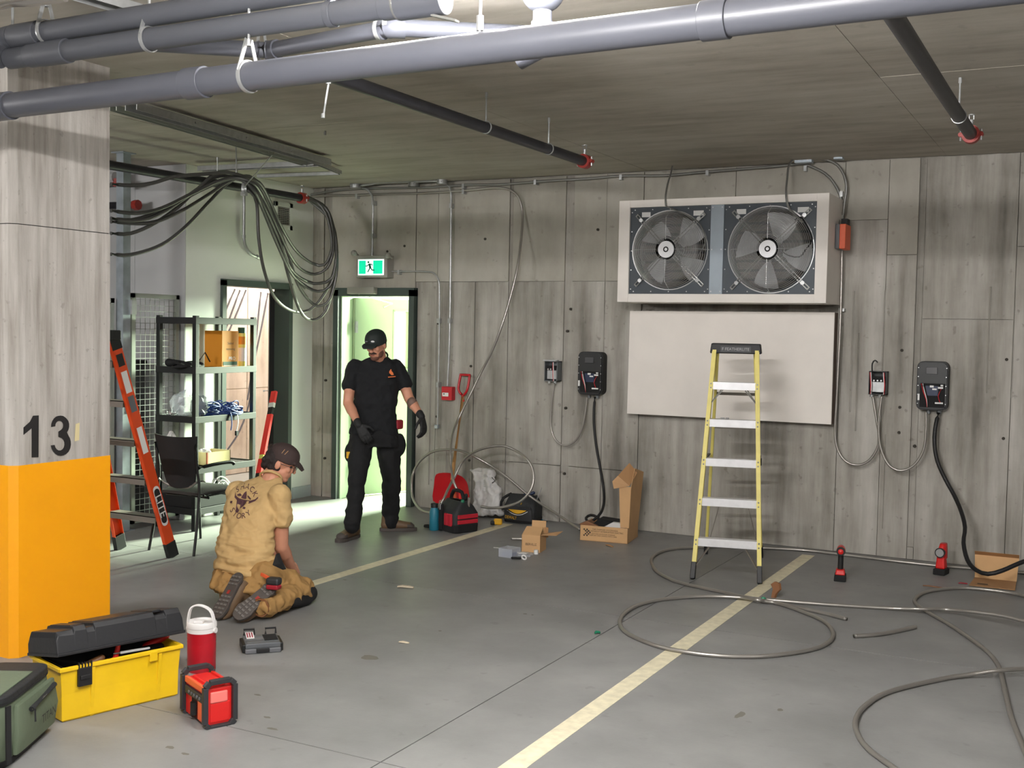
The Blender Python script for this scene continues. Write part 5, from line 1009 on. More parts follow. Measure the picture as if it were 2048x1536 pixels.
# red and black tool bag
rb = thing('tool_bag', 'red and black open tool bag full of tools by the teal bottle', 'tool bag', (-4.87, 8.45, 0), radians(42))
cA, cB, cC = F(883, 1063), F(918, 1070), F(958, 1045)
q0 = F(912, 1071); e1 = (F(878, 1062)-q0); e2 = (F(960, 1050)-q0)
rz = math.atan2(-e1.y, -e1.x); w_b, d_b = .30, .27
ctr = q0+(e1.normalized()*w_b+e2.normalized()*d_b)/2; rb.location = (ctr.x+.035, ctr.y+.03, 0); rb.rotation_euler = (0, 0, rz)
def bag_body(t, w, d, h, mlow, mtop, lowh=.07):
    MB().loft([((0, 0, .003), (w/2, 0, 0), (0, d/2, 0)), ((0, 0, lowh), (w/2+.004, 0, 0), (0, d/2+.004, 0))], 28, 6).build('base', mlow, t, local=True, smooth=40, bevel=.004)
    MB().loft([((0, 0, lowh), (w/2, 0, 0), (0, d/2, 0)), ((0, 0, h*.6), (w/2*1.02, 0, 0), (0, d/2*1.0, 0)), ((0, 0, h*.82), (w/2*.9, 0, 0), (0, d/2*.72, 0)), ((0, 0, h), (w/2*.82, 0, 0), (0, d/2*.3, 0))], 28, 6).build('body', mtop, t, local=True, smooth=40)
bag_body(rb, w_b, d_b, .27, 'matte', 'bagk')
for xx, ww in ((-.105, .05), (.03, .05), (.085, .05), (-.05, .0)):
    if ww: MB().box((xx-ww/2, -d_b/2-.012, .06), (xx+ww/2, -d_b/2+.01, .165)).build('pocket', 'bagr', rb, local=True, bevel=.006)
MB().box((-.06, -d_b/2-.02, .02), (-.015, -d_b/2, .24)).build('strap', 'matte', rb, local=True, bevel=.004)
MB().ring((-.037, -d_b/2-.02, .25), (0, 1, 0), .018, .003, 16, 5).build('buckle_ring', 'steel', rb, local=True)
MB().cyl((-.037, -d_b/2-.022, .19), (-.037, -d_b/2-.022, .235), .006, n=8).build('snap_hook', 'steel', rb, local=True)
for z0, z1 in ((.08, .115), (.125, .16)): MB().box((w_b/2-.005, -d_b/2+.03, z0), (w_b/2+.014, d_b/2-.03, z1)).build('side_pocket', 'bagr', rb, local=True, bevel=.005)
MB().loft([((.02, -.07, .19), (.09, 0, 0), (0, .02, 0)), ((.02, -.02, .27), (.07, 0, 0), (0, .015, 0))], 16, 4).build('flap', 'bagr', rb, local=True, smooth=40)
MB().tube(spl([(-.10, .0, .26), (-.06, -.0, .34), (.06, 0, .34), (.10, .0, .26)], .03), .016, 10).build('carry_handle', 'matte', rb, local=True, smooth=60)
for k, (x, y, m_, h) in enumerate(((-.08, .04, 'lit', .33), (.05, .05, 'black', .31), (.09, -.03, 'greenp', .27), (.11, .03, 'alud', .29), (-.02, .05, 'lvl', .34))):
    t = thing('hand_tool', ['orange-handled tool poking out at the left of the red bag', 'black-handled tool in the middle of the red bag', 'green-handled tool at the right front of the red bag', 'grey-handled tool at the far right of the red bag', 'red-handled tool at the back of the red bag'][k], 'tool', (0, 0, 0)); Rb = rotz(rz); c0 = Vector(rb.location)
    p_ = c0+Rb @ V(x, y, .16); q_ = c0+Rb @ V(x*1.25, y*.9, h); t.location = p_; MB().caps(p_.lerp(q_, .4), q_, .012, .016).build('grip', m_, t, smooth=60); MB().cyl(p_, p_.lerp(q_, .5), .005, n=8).build('shank', 'steel', t)
MB().tube(spl([(-.12, -.14, .02), (-.22, -.19, .02), (-.25, -.14, .018), (-.15, -.10, .015)], .03), .011, 6).build('loose_strap', 'matte', rb, local=True)
c = F(868, 1060); bt = thing('water_bottle', 'teal water bottle with black lid standing left of the red tool bag', 'bottle', c)
hB = .225; rB = .042; MB().lathe((c.x, c.y, 0), [(rB*.9, 0), (rB, .008), (rB, hB*.72), (rB*.72, hB*.86), (rB*.62, hB*.9)], 24).build('body', 'teal', bt, smooth=40); MB().lathe((c.x, c.y, hB*.88), [(rB*.74, 0), (rB*.76, .03), (rB*.7, .035)], 24).build('lid', 'black', bt, smooth=40)
# dark bag with yellow
c = (F(1000, 1047)+F(1072, 1046))/2; kb = thing('tool_bag', 'dark grey tool bag with yellow trim against the wall', 'tool bag', (c.x+.0, c.y+.1, 0), radians(4))
bag_body(kb, .31, .22, .25, 'matte', 'bagk', .05)
MB().loft([((0, -.118, .03), (.14, 0, 0), (0, .012, 0)), ((0, -.122, .13), (.135, 0, 0), (0, .016, 0)), ((0, -.11, .155), (.12, 0, 0), (0, .006, 0))], 20, 5).build('front_pocket', 'rblack', kb, local=True, smooth=40)
MB().prism([(-.09+.18*k/10, -.139, .128-.0*k) for k in range(11)]+[(.09-.18*k/10, -.139, .128-.035*sin(pi*k/10)) for k in range(1, 10)], (0, .002, 0)).build('yellow_trim', 'bagy', kb, local=True)
MB().tube(spl([(-.1, -.14, .118), (-.05, -.14, .092), (0, -.14, .082), (.05, -.14, .09), (.1, -.14, .118)], .02), .003, 5).build('piping', 'printw', kb, local=True)
flat([text2d('DEWALT', .038)], (-.06, -.146, .055), (1, 0, -.05), (0, 0, 1), None, .001, .75).build('lettering', 'bagy', kb, local=True)
MB().tube(spl([(-.15, -.05, .10), (-.19, -.08, .14), (-.18, -.05, .21), (-.12, 0, .25)], .03), .013, 8).build('shoulder_strap', 'matte', kb, local=True, smooth=60)
for x in (-.03, .02): MB().bar((x, -.11, .175), (x+.012, -.115, .19), .008, .004).build('yellow_tab', 'bagy', kb, local=True)
MB().caps(V(.02, 0, .25), V(.09, .02, .27), .02, .015).build('pouch', 'pcb', kb, local=True, smooth=60)
for k, (x, lbl, m_) in enumerate(((.13, 'thin screwdriver sticking up from the dark bag at right', 'steel'), (.10, 'silver round-ended tool at the right of the dark bag', 'alud'))):
    q = Vector(kb.location)+V(x, 0, .2); t = thing('hand_tool', lbl, 'tool', q); MB().cyl(q, q+V(.05-.03*k, 0, .13-.08*k), .006+.006*k, n=8).build('shaft', m_, t)
t = thing('tape_measure', 'yellow and black tape measure on the floor beside the dark bag', 'tape measure', F(996, 1050)); q = F(996, 1050); MB().obox(q+V(0, 0, .03), (.075, .035, .055), rotz(.3)).build('case', 'bagy', t, bevel=.012); MB().obox(q+V(-.045, -.015, .018), (.04, .04, .035), rotz(.3)).build('grip', 'black', t, bevel=.008)
t = thing('scrap', 'small teal and black tool clip on the floor right of the dark bag', 'scrap', F(1078, 1043)); q = F(1078, 1043); MB().obox(q+V(0, 0, .012), (.07, .03, .022), rotz(-.3)).build('clip', 'teal', t, bevel=.004); MB().tube([q+V(.03, 0, .01), q+V(.09, -.02, .01)], .004).build('cord', 'matte', t)
# ---------------- cartons
qa, qb = F(1160, 1080), F(1255, 1088); e1 = (qb-qa); rz = math.atan2(e1.y, e1.x); wB = e1.length
cb = thing('open_carton', 'open brown carton with upright lid against the wall, full of packing', 'carton', qa, rz)
hB, dB = .128, .36
for a, b, nm in (((0, 0, 0), (wB, .004, hB), 'front_panel'), ((0, dB, 0), (wB, dB+.004, hB), 'back_panel'), ((0, 0, 0), (.004, dB, hB), 'side_panel'), ((wB-.004, 0, 0), (wB, dB, hB), 'side_panel'), ((0, 0, 0), (wB, dB, .004), 'bottom_panel')): MB().box(a, b).build(nm, 'kraft', cb, local=True)
# upright lid standing at the right side
MB().prism([(wB, .02, hB), (wB, dB, hB), (wB+.03, dB+.02, .56), (wB+.02, .10, .62), (wB+.01, .02, .46)], (.004, 0, 0)).build('lid_panel', 'kraft', cb, local=True)
MB().prism([(wB-.07, .02, hB+.0), (wB, .02, hB), (wB+.012, .03, .47), (wB-.09, .03, .47)], (0, .004, 0)).build('lid_edge_flap', 'kraft', cb, local=True)
MB().prism([(wB-.13, .01, .45), (wB-.145, .01, .51), (wB-.10, .02, .56), (wB-.0, .02, .48)], (0, .004, 0)).build('dust_flap', 'card', cb, local=True)
MB().prism([(wB-.10, .02, .56), (wB-.03, .12, .66), (wB+.04, .12, .58), (wB+.0, .02, .48)], (0, .004, .0)).build('tuck_flap', 'cardd', cb, local=True)
for k, (x, y) in enumerate([(0, 0), (1, 1), (2, 2), (1, 3), (0, 4), (2, 0), (3, 1), (4, 2), (3, 3), (2, 4), (1, -.0), (0, 2)][:10]):
    MB().obox((.035+x*.0125, -.0012, .045+y*.0125), (.012, .001, .012), Matrix.Rotation(pi/4, 3, 'Y')).build('print_mark', 'printk', cb, local=True)
for k, (s, zz, sz_) in enumerate((('THE CHARGER CO CANADA', .100, .017), ('USE WITHOUT INTERRUPTION ELECTRIC', .083, .017), ('NOT FOR OUTDOOR STORAGE', .062, .014), ('KEEP DRY AND HANDLE WITH CARE', .048, .014))):
    mb = flat([text2d(s, sz_)], (.10+.115 if k < 2 else .20, -.001, zz), (1, 0, 0), (0, 0, 1), None, .0006); mb.build('printing', 'printk', cb, local=True)
cwd = lambda x, y, z: Vector(qa)+rotz(rz) @ V(x, y, z)
pk = thing('packing_insert', 'black foam packing insert sticking out of the open carton', 'packing', cwd(.15, .15, .1)); MB().prism([cwd(.06, .05, .10), cwd(.14, .05, .18), cwd(.34, .08, .16), cwd(.36, .1, .12), cwd(.2, .05, .09)], rotz(rz) @ V(.0, .16, 0)).build('foam', 'matte', pk)
pk = thing('packing_insert', 'white padded wrap in the right half of the open carton', 'packing', cwd(.3, .1, .1)); MB().prism([cwd(.16, .03, .10), cwd(.27, .03, .165), cwd(.35, .03, .16), cwd(.38, .03, .11)], rotz(rz) @ V(.0, .08, 0)).build('wrap', 'sack', pk, bevel=.006)
pk = thing('packing_insert', 'folded brown paper at the left of the open carton', 'packing', cwd(.05, .1, .1)); MB().prism([cwd(-.02, .03, .13), cwd(.05, .03, .16), cwd(.14, .03, .125), cwd(.14, .03, .1), cwd(.02, .03, .1)], rotz(rz) @ V(.0, .1, 0)).build('paper', 'brown', pk, bevel=.004)
qa, qb = F(1043, 1103), F(1080, 1106); e1 = qb-qa; rz = math.atan2(e1.y, e1.x); wS = e1.length
sb = thing('small_carton', 'small brown carton with raised flaps in the middle of the floor', 'carton', qa, rz)
hS, dS = .135, .17
for a, b, nm in (((0, 0, 0), (wS, .003, hS), 'front_panel'), ((0, dS, 0), (wS, dS+.003, hS), 'back_panel'), ((0, 0, 0), (.003, dS, hS), 'side_panel'), ((wS-.003, 0, 0), (wS, dS, hS), 'side_panel')): MB().box(a, b).build(nm, 'kraft', sb, local=True)
MB().prism([(.002, .0, hS), (wS-.002, .0, hS), (wS-.008, .10, hS+.05), (.01, .10, hS+.05)], (0, .002, .003)).build('front_flap', 'kraft', sb, local=True)
MB().prism([(.03, dS, hS), (wS-.005, dS, hS), (wS-.005, dS+.01, hS+.09), (.03, dS+.01, hS+.09)], (0, .003, 0)).build('back_flap', 'kraft', sb, local=True)
MB().prism([(wS, .02, hS), (wS+.13, .01, hS+.01), (wS+.155, .10, hS+.03), (wS, .11, hS)], (0, 0, .003)).build('side_flap', 'card', sb, local=True); MB().box((wS, .12, hS-.03), (wS+.03, .123, hS+.05)).build('dark_flap', 'cardd', sb, local=True)
flat([text2d('IBERVILLE', .028)], (wS/2, -.0008, .062), (1, 0, 0), (0, 0, 1), None, .0006, .78).build('printing', 'printk', sb, local=True)
q = F(1022, 1077, .02); t = flex('cable_piece', 'short piece of armoured cable poking out left of the small carton', [q, q.lerp(F(1050, 1078, .02), .5), F(1052, 1078, .02)], .011, 'armor')
# clear box with blue ties, white sheet, caps
qa, qb, qc = F(997, 1113), F(1024, 1117), F(1003, 1103); pc_ = thing('clear_box', 'small clear plastic box with blue pieces on the floor by the small carton', 'box', qa, math.atan2((qb-qa).y, (qb-qa).x)); wC = (qb-qa).length
for a, b in (((0, 0, 0), (wC, .003, .065)), ((0, .12, 0), (wC, .123, .065)), ((0, 0, 0), (.003, .12, .065)), ((wC-.003, 0, 0), (wC, .12, .065)), ((0, 0, 0), (wC, .12, .003)), ((0, 0, .065), (wC, .12, .068))): MB().box(a, b).build('wall', 'clear', pc_, local=True)
MB().obox((wC/2, .06, .02), (wC*.8, .09, .03)).build('blue_pieces', mat('blue_pieces', (60, 84, 140), .5, bump=.5), pc_, local=True, bevel=.01)
t = thing('plastic_tray', 'white plastic wrapper lying in front of the small carton', 'tray', F(1045, 1112)); q = F(1045, 1112); MB().obox(q+V(0, 0, .012), (.15, .08, .02), rotz(.15)).build('tray', 'clear', t, bevel=.004); MB().obox(q+V(0, -.01, .026), (.09, .05, .004), rotz(.15)).build('card', 'printw', t)
t = thing('cable_connector', 'small white connector cap at the right front of the small carton', 'cap', F(1072, 1106)); q = F(1072, 1108); MB().lathe(q, [(.018, 0), (.018, .03), (.012, .034)], 12).build('cap', 'printw', t, smooth=40)
t = thing('marker_tool', 'small black and white tool between the clear box and the wrapper', 'tool', F(1026, 1118)); q = F(1024, 1119); MB().caps(q+V(0, 0, .012), q+V(.06, .02, .012), .009, .008).build('handle', 'matte', t, smooth=60); MB().ring(q+V(.085, .035, .02), (0, 1, .4), .018, .006, 16, 6).build('loop', 'printw', t)
def scrapf(name, label, px, size, m, rz=0, h=.006, cat='scrap'):
    q = F(*px); t = thing(name, label, cat, q, rz)
    MB().loft([((-size[0]/2, 0, h/2+.0), (0, size[1]*.3, 0), (0, 0, h/2)), ((-size[0]/4, size[1]*.1, h/2+h*.4), (0, size[1]/2, 0), (0, 0, h/2)), ((size[0]/4, 0, h/2+h*.3), (0, size[1]*.42, 0), (0, 0, h/2)), ((size[0]/2, size[1]*.1, h/2), (0, size[1]*.2, 0), (0, 0, h/2))], 10, 3).build('piece', m, t, local=True, smooth=40); return t
scrapf('wood_stick', 'short brown folded card strip on the floor in front of the open carton', (1219, 1093), (.09, .02), 'cardd', -.55, .01)
scrapf('bread_scrap', 'curved pale scrap lying on the floor right of the kneeling worker', (811, 1176), (.11, .045), mat('pale_scrap', (206, 192, 168), .7), .25, .012)
scrapf('paper_scrap', 'small torn beige scrap on the floor in the middle foreground', (808, 1286), (.06, .03), mat('pale_scrap', (206, 192, 168), .7), .1, .006)
scrapf('wire_nut', 'small green plastic clip on the floor near the floor joint', (1195, 1268), (.035, .02), 'greenp', .8, .014, 'clip'); scrapf('wire_nut', 'green plastic clip on the crossing cables below the brown tape', (1527, 1206), (.035, .02), 'greenp', .2, .03, 'clip')
scrapf('tape_scrap', 'tiny white scrap on the floor at the edge of the small carton shadow', (993, 1096), (.05, .008), 'printw', .1, .003)
t = thing('tape_scrap', 'crumpled strip of brown tape standing on the floor by the ladder foot', 'tape', F(1548, 1195)); q = F(1548, 1196)
MB().prism([q+V(-.02, 0, 0), q+V(-.01, .0, .06), q+V(-.025, 0, .09), q+V(.0, 0, .11), q+V(.03, 0, .10), q+V(.035, 0, .06), q+V(.01, 0, .03), q+V(-.0, 0, 0)], (.01, .012, 0)).build('strip', 'brown', t)
scrapf('tape_scrap', 'small pink scrap beside the flattened carton at right', (1926, 1168), (.06, .02), 'pouch', .1, .008); scrapf('tape_scrap', 'brown strip on the floor by the S-curved cable', (1868, 1175), (.15, .02), 'brown', -.1, .008)
# flattened carton at right
qa, qb = F(1938, 1172), F(2030, 1182); e1 = qb-qa; rz = math.atan2(e1.y, e1.x); wF = e1.length
fc = thing('flat_carton', 'unfolded brown carton lying open on the floor at the right edge', 'carton', qa, rz)
MB().prism([(0, 0, .004), (wF, 0, .004), (wF+.0, .26, .012), (.02, .26, .012)], (0, 0, .004)).build('bottom_panel', 'cardd', fc, local=True)
MB().prism([(.02, .26, .012), (wF, .26, .012), (wF+.01, .34, .17), (.01, .34, .17)], (0, .004, 0)).build('raised_panel', 'kraft', fc, local=True); MB().prism([(.01, .34, .17), (wF+.01, .34, .17), (wF+.01, .30, .20), (.01, .30, .20)], (0, .0, .003)).build('top_flap', 'cardd', fc, local=True)
MB().box((.05, .05, .013), (.12, .07, .014)).build('print_mark', 'printk', fc, local=True)
# ---------------- drills
def drill(label, px, rz, kind):
    q = F(*px); t = thing('cordless_drill', label, 'drill', q, rz)
    if kind == 0:
        MB().obox((0, 0, .022), (.085, .13, .044), None, .92).build('battery', 'matte', t, local=True, bevel=.006); MB().obox((0, 0, .062), (.07, .10, .038), None, .85).build('battery_mount', 'rred', t, local=True, bevel=.008)
        MB().caps(V(0, .01, .07), V(0, .01, .19), .02, .019).build('grip', 'black', t, local=True, smooth=60); MB().caps(V(0, -.035, .215), V(0, .07, .215), .032, .028, 16).build('motor_body', 'rred', t, local=True, smooth=60)
        MB().cyl((0, -.06, .215), (0, -.03, .215), .03, .032, 16).build('rear_cap', 'black', t, local=True, smooth=40); MB().cyl((0, .09, .215), (0, .14, .215), .02, .012, 12).build('chuck', 'black', t, local=True, smooth=40)
    else:
        MB().obox((0, 0, .022), (.085, .12, .045)).build('battery', 'matte', t, local=True, bevel=.006); MB().obox((0, 0, .085), (.07, .08, .085), None, .8).build('body', 'rred', t, local=True, bevel=.012)
        MB().loft([((0, .01, .12), (.035, 0, 0), (0, .04, 0)), ((0, .02, .18), (.03, 0, 0), (0, .05, 0)), ((0, .04, .225), (.022, 0, 0), (0, .035, 0))], 18, 3).build('head_housing', 'rred', t, local=True, smooth=50)
        MB().cyl((.0, -.05, .165), (0, -.01, .165), .037, .03, 18).build('bezel', 'black', t, local=True, smooth=40); MB().cyl((0, -.053, .165), (0, -.049, .165), .029, n=18).build('reflector', 'steel', t, local=True)
drill('red and black cordless drill standing on its battery on the floor', (1680, 1160), radians(10), 0)
drill('red cordless work light standing on the floor by the wall', (1882, 1148), radians(-10), 1)
for o in bpy.data.objects:
    if o.get('label') == 'red cordless work light standing on the floor by the wall': o['category'] = 'work light'; o.name = 'work_light'
# ============================================================ FOREGROUND TOOLBOX, COOLER, RADIO, BAGS
qa, qb, qc = F(125, 1445), F(352, 1391), F(92, 1398)
e1 = (qb-qa); rz = math.atan2(e1.y, e1.x); L1 = e1.length; D1 = .27
tb = thing('toolbox', 'long yellow toolbox with open black lid in front of the pillar', 'toolbox', qa, rz)
h = .245
def shell(x0, x1, y0, y1, z0, z1, fl, t_=.006):
    """open tray with outward flare"""
    m_ = MB(); o0 = [(x0, y0), (x1, y0), (x1, y1), (x0, y1)]
    def grow(pts, g): cx, cy = (x0+x1)/2, (y0+y1)/2; return [(x+math.copysign(g, x-cx), y+math.copysign(g, y-cy)) for x, y in pts]
    A_ = [V(*p, z0) for p in o0]; B_ = [V(*p, z1) for p in grow(o0, fl)]; C_ = [V(*p, z1) for p in grow(o0, fl-t_)]; D_ = [V(*p, z0+t_) for p in grow(o0, -t_)]
    m_.add(A_+B_+C_+D_, [(3, 2, 1, 0)]+[(i, (i+1) % 4, 4+(i+1) % 4, 4+i) for i in range(4)]+[(4+i, 4+(i+1) % 4, 8+(i+1) % 4, 8+i) for i in range(4)]+[(8+i, 8+(i+1) % 4, 12+(i+1) % 4, 12+i) for i in range(4)]+[(12, 13, 14, 15)]); return m_
shell(0, L1, 0, D1, 0, h, .016).build('tub', 'tyellow', tb, local=True, bevel=.005)
rm_ = MB(); g = .016
rm_.box((-g-.008, -g-.010, h-.018), (L1+g+.008, -g, h)).box((-g-.008, D1+g, h-.018), (L1+g+.008, D1+g+.010, h)).box((-g-.010, -g, h-.018), (-g, D1+g, h)).box((L1+g, -g, h-.018), (L1+g+.010, D1+g, h)); rm_.build('tub_rim', 'tyellow', tb, local=True, bevel=.003)
for x in (L1*.24, L1*.83): MB().prism([(x-.008, -.003, .0), (x+.008, -.003, 0), (x+.008, -.024, h-.02), (x-.008, -.024, h-.02)], (0, .02, 0)).build('rib', 'tyellow', tb, local=True, bevel=.002)
# lid half open, hinged at rear (+y)
lid = MB(); tilt = radians(11); hy_, hz = D1+.02, h+.005
def lp(x, y, z): # y measured forward from hinge, z up from the lid plane
    return V(x, hy_-y*cos(tilt)+z*sin(tilt), hz+y*sin(tilt)+z*cos(tilt))
Dl = D1+.045
def lidsec(x, s, zz): return [lp(x, 0, 0), lp(x, Dl, 0), lp(x, Dl-.006*s, zz*.8), lp(x, Dl-.022*s, zz), lp(x, .03*s, zz), lp(x, .004, zz*.55)]
xsL = [-.03, -.02, .05, .055, L1*.20, L1*.205, L1*.27, L1*.275, L1*.80, L1*.805, L1*.90, L1*.905, L1+.02, L1+.03]
hs = [.07, .095, .095, .108, .108, .092, .092, .108, .108, .092, .092, .108, .108, .07]
lid.rings([lidsec(x, 1, z_) for x, z_ in zip(xsL, hs)]).build('lid', 'tblack', tb, local=True, bevel=.004)
for x0, x1 in ((.055, L1*.20), (L1*.29, L1*.78), (L1*.82, L1*.9)): MB().prism([lp(x0, .05, .10), lp(x1, .05, .10), lp(x1, Dl-.05, .10), lp(x0, Dl-.05, .10)], V(0, 0, .012)).build('lid_panel', 'tblack', tb, local=True, bevel=.003)
MB().prism([lp(-.034, -.004, -.012), lp(L1+.034, -.004, -.012), lp(L1+.034, Dl+.006, -.012), lp(-.034, Dl+.006, -.012)], V(0, 0, .014)).build('lid_rim', 'tblack', tb, local=True, bevel=.003)
lx = L1*.165
MB().box((lx-.032, -.030, h-.095), (lx+.032, -.014, h-.012)).box((lx-.024, -.036, h-.065), (lx+.024, -.028, h-.045)).build('latch', 'black', tb, local=True, bevel=.003)
for k in range(5): MB().box((lx-.030+k*.014, -.031, h-.012), (lx-.025+k*.014, -.02, h+.012)).build('latch_tab', 'black', tb, local=True)
MB().box((L1*.73, -.030, h-.05), (L1*.80, -.018, h-.004)).build('latch_bracket', 'tyellow', tb, local=True, bevel=.003)
MB().box((.012, .012, h-.10), (L1-.012, D1-.012, h-.085)).box((.012, D1-.03, h-.085), (L1-.012, D1-.02, h-.012)).box((.012, .02, h-.085), (.02, D1-.02, h-.012)).build('shade_liner', 'matte', tb, local=True)  # added black sheets stand in for the shade inside the yellow tub
Rt = rotz(rz); tw_ = lambda x, y, z: Vector(qa)+Rt @ V(x, y, z)
for k, (lbl, pts, r, m_) in enumerate([('red and white tool handle lying across the toolbox', [(.27, .06, h-.03), (.28, .05, h+.03)], .013, 'lvl'), ('white tool arm lying across the open toolbox', [(.29, .04, h+.0), (.42, .03, h-.002)], .007, 'printw'), ('brown leather handle at the left inside the toolbox', [(.12, .08, h-.05), (.20, .05, h-.01)], .02, 'brown'), ('dark tools filling the toolbox', [(.30, .12, h-.05), (.52, .12, h-.04)], .03, 'matte'), ('red tool deep in the right end of the toolbox', [(.47, .15, h-.03), (.56, .13, h+.01)], .02, 'rred')]):
    t = thing('hand_tool', lbl, 'tool', tw_(*pts[0])); p_, q_ = tw_(*pts[0]), tw_(*pts[1]); MB().caps(p_, q_, r, r*.85).build('handle', m_, t, smooth=60); MB().cyl(p_, p_+(p_-q_).normalized()*(r*1.0+.03), r*.5, n=8).build('shank', 'dsteel', t)
# cooler
c = F(405, 1345); c = (F(368, 1340)+F(438, 1340))/2
co = thing('drink_cooler', 'red and white round drink cooler with raised handle behind the radio', 'cooler', c); c.z = 0
Rr = .072; hc = P(405, 1262, 1, c.y).z
MB().lathe(c, [(Rr*.93, 0), (Rr*.97, .006), (Rr*.98, hc*.55), (Rr*.99, hc-.06)]+[(Rr*(1.0 if k % 2 else .975), hc-.055+.008*k) for k in range(7)]+[(Rr, hc)], 36).build('body', 'cred', co, smooth=35)
MB().lathe(c+V(0, 0, hc), [(Rr*1.01, 0), (Rr*1.0, .022), (Rr*1.03, .024), (Rr*1.03, .045), (Rr*.97, .052), (Rr*.9, .05), (Rr*.88, .044), (.001, .044)], 36).build('lid', 'cwhite', co, smooth=35)
MB().obox(c+V(0, -.02, hc+.05), (.05, .03, .014), rotz(.4)).build('spout_cap', 'cwhite', co, bevel=.004)
sd = (RX*.9+V(0, -.25, 0)).normalized(); sd.z = 0; hp_ = [c+sd*(-Rr*1.08)+V(0, 0, hc+.0), c+sd*(-Rr*1.05)+V(0, 0, hc+.06), c+sd*(-Rr*.8)+V(0, 0, hc+.115), c+sd*(-.01)+V(0, 0, hc+.13), c+sd*(Rr*.65)+V(0, 0, hc+.11), c+sd*(Rr*.95)+V(0, 0, hc+.06), c+sd*(Rr*1.05)+V(0, 0, hc+.0)]
hh = spl(hp_, .012); rs_ = []
for i, p in enumerate(hh):
    t_ = (hh[min(i+1, len(hh)-1)]-hh[max(i-1, 0)]).normalized(); a_ = sd.cross(V(0, 0, 1)).normalized(); b_ = t_.cross(a_).normalized(); rs_.append([p+a_*.011+b_*.004, p-a_*.011+b_*.004, p-a_*.011-b_*.004, p+a_*.011-b_*.004])
MB().rings(rs_).build('handle', 'cwhite', co, bevel=.002)
for s in (-1, 1): MB().cyl(c+sd*s*Rr*.98+V(0, 0, hc+.01), c+sd*s*Rr*1.14+V(0, 0, hc+.01), .014, n=14).build('pivot', 'cwhite', co)
# radio
qa, qb, qc = F(410, 1459), F(472, 1446), F(352, 1408)
e1 = qb-qa; rz = math.atan2(e1.y, e1.x); w = .135; dp = .25; hr = .20
ra = thing('jobsite_radio', 'red jobsite radio with black bumpers on the floor in front', 'radio', qa, rz)
MB().box((.008, .008, .008), (w-.008, dp-.008, hr-.03)).build('body', 'rred', ra, local=True, bevel=.006)
MB().box((.03, .03, hr-.04), (w-.03, dp-.03, hr-.02)).build('top_deck', 'rred', ra, local=True, bevel=.006)
def bumper(y0, y1, nm):
    m_ = MB(); k = .02
    for a, b in (((k, 0), (w-k, 0)), ((w-k, 0), (w, k)), ((w, k), (w, hr-k)), ((w, hr-k), (w-k, hr)), ((w-k, hr), (k, hr)), ((k, hr), (0, hr-k)), ((0, hr-k), (0, k)), ((0, k), (k, 0))):
        m_.bar((a[0], (y0+y1)/2, a[1]), (b[0], (y0+y1)/2, b[1]), y1-y0, .022, (1, .0001, 1) if a[0] != b[0] and a[1] != b[1] else ((0, 0, 1) if a[1] == b[1] else (1, 0, 0)))
    m_.build(nm, 'rblack', ra, local=True, bevel=.003)
bumper(-.012, .014, 'front_bumper'); bumper(dp-.014, dp+.012, 'rear_bumper')
MB().box((-.001, .02, hr-.05), (.014, dp-.02, hr-.022)).build('side_rail', 'lit', ra, local=True, bevel=.003); MB().box((w-.014, .02, hr-.05), (w+.001, dp-.02, hr-.022)).build('side_rail', 'rred', ra, local=True, bevel=.003)
MB().box((-.004, .02, hr-.095), (.013, dp-.03, hr-.06)).build('control_strip', 'rblack', ra, local=True, bevel=.002)
for k in range(5): MB().cyl((-.008, .05+k*.03, hr-.078), (-.003, .05+k*.03, hr-.078), .007, n=10).build('button', 'dgrey', ra, local=True)
MB().box((.008, .09, .01), (.016, .17, .1)).build('speaker_recess', 'matte', ra, local=True); MB().box((.0, .02, .02), (.014, .085, .11)).build('side_panel', 'lit', ra, local=True, bevel=.003)
MB().cyl((.004, .13, .03), (.004, .13, .085), .018, n=14).build('aerial_cap', 'blackm', ra, local=True)
MB().box((.025, .004, .02), (w-.02, .012, hr-.095)).build('battery_door', 'rred', ra, local=True, bevel=.003); MB().box((.025, .0, hr-.095), (w-.03, .012, hr-.045)).build('grille_ledge', mat('radio_pale', (236, 120, 112), .4), ra, local=True, bevel=.012)
MB().box((.001, .03, .03), (.0125, .06, .075)).build('label', 'dgrey', ra, local=True)
# kit case
qa, qb = F(487, 1310), F(566, 1304); e1 = qb-qa; rz = math.atan2(e1.y, e1.x); w = e1.length; dk = .19; hk = .055
kc = thing('bit_case', 'smoky clear plastic organiser case on the floor by the kneeling worker', 'case', qa, rz)
MB().box((.01, 0, .0), (w-.01, dk, hk*.5)).build('bottom_shell', 'dgrey', kc, local=True, bevel=.006); MB().box((.012, .004, hk*.5), (w-.012, dk-.004, hk)).build('top_shell', 'smoke', kc, local=True, bevel=.006)
MB().box((w*.32, -.006, .006), (w*.66, .006, hk*.5)).build('front_latch', 'black', kc, local=True, bevel=.003)
for x0 in (-.004, w-.018): MB().box((x0, .02, .004), (x0+.022, dk-.02, hk-.008)).build('end_clip', 'blackm', kc, local=True, bevel=.004)
for x0 in (w*.10, w*.66): MB().tube([V(x0, dk-.01, hk), V(x0, dk+.0, hk+.03), V(x0+.055, dk, hk+.03), V(x0+.055, dk-.01, hk)], .006).build('latch_loop', 'black', kc, local=True)
for k in range(3): MB().box((.02, .03+.045*k, hk), (w-.02, .035+.045*k, hk+.003)).build('ridge', 'smoke', kc, local=True)
MB().box((w*.56, .05, hk+.001), (w-.02, dk-.03, hk+.004)).build('dark_window', 'matte', kc, local=True)
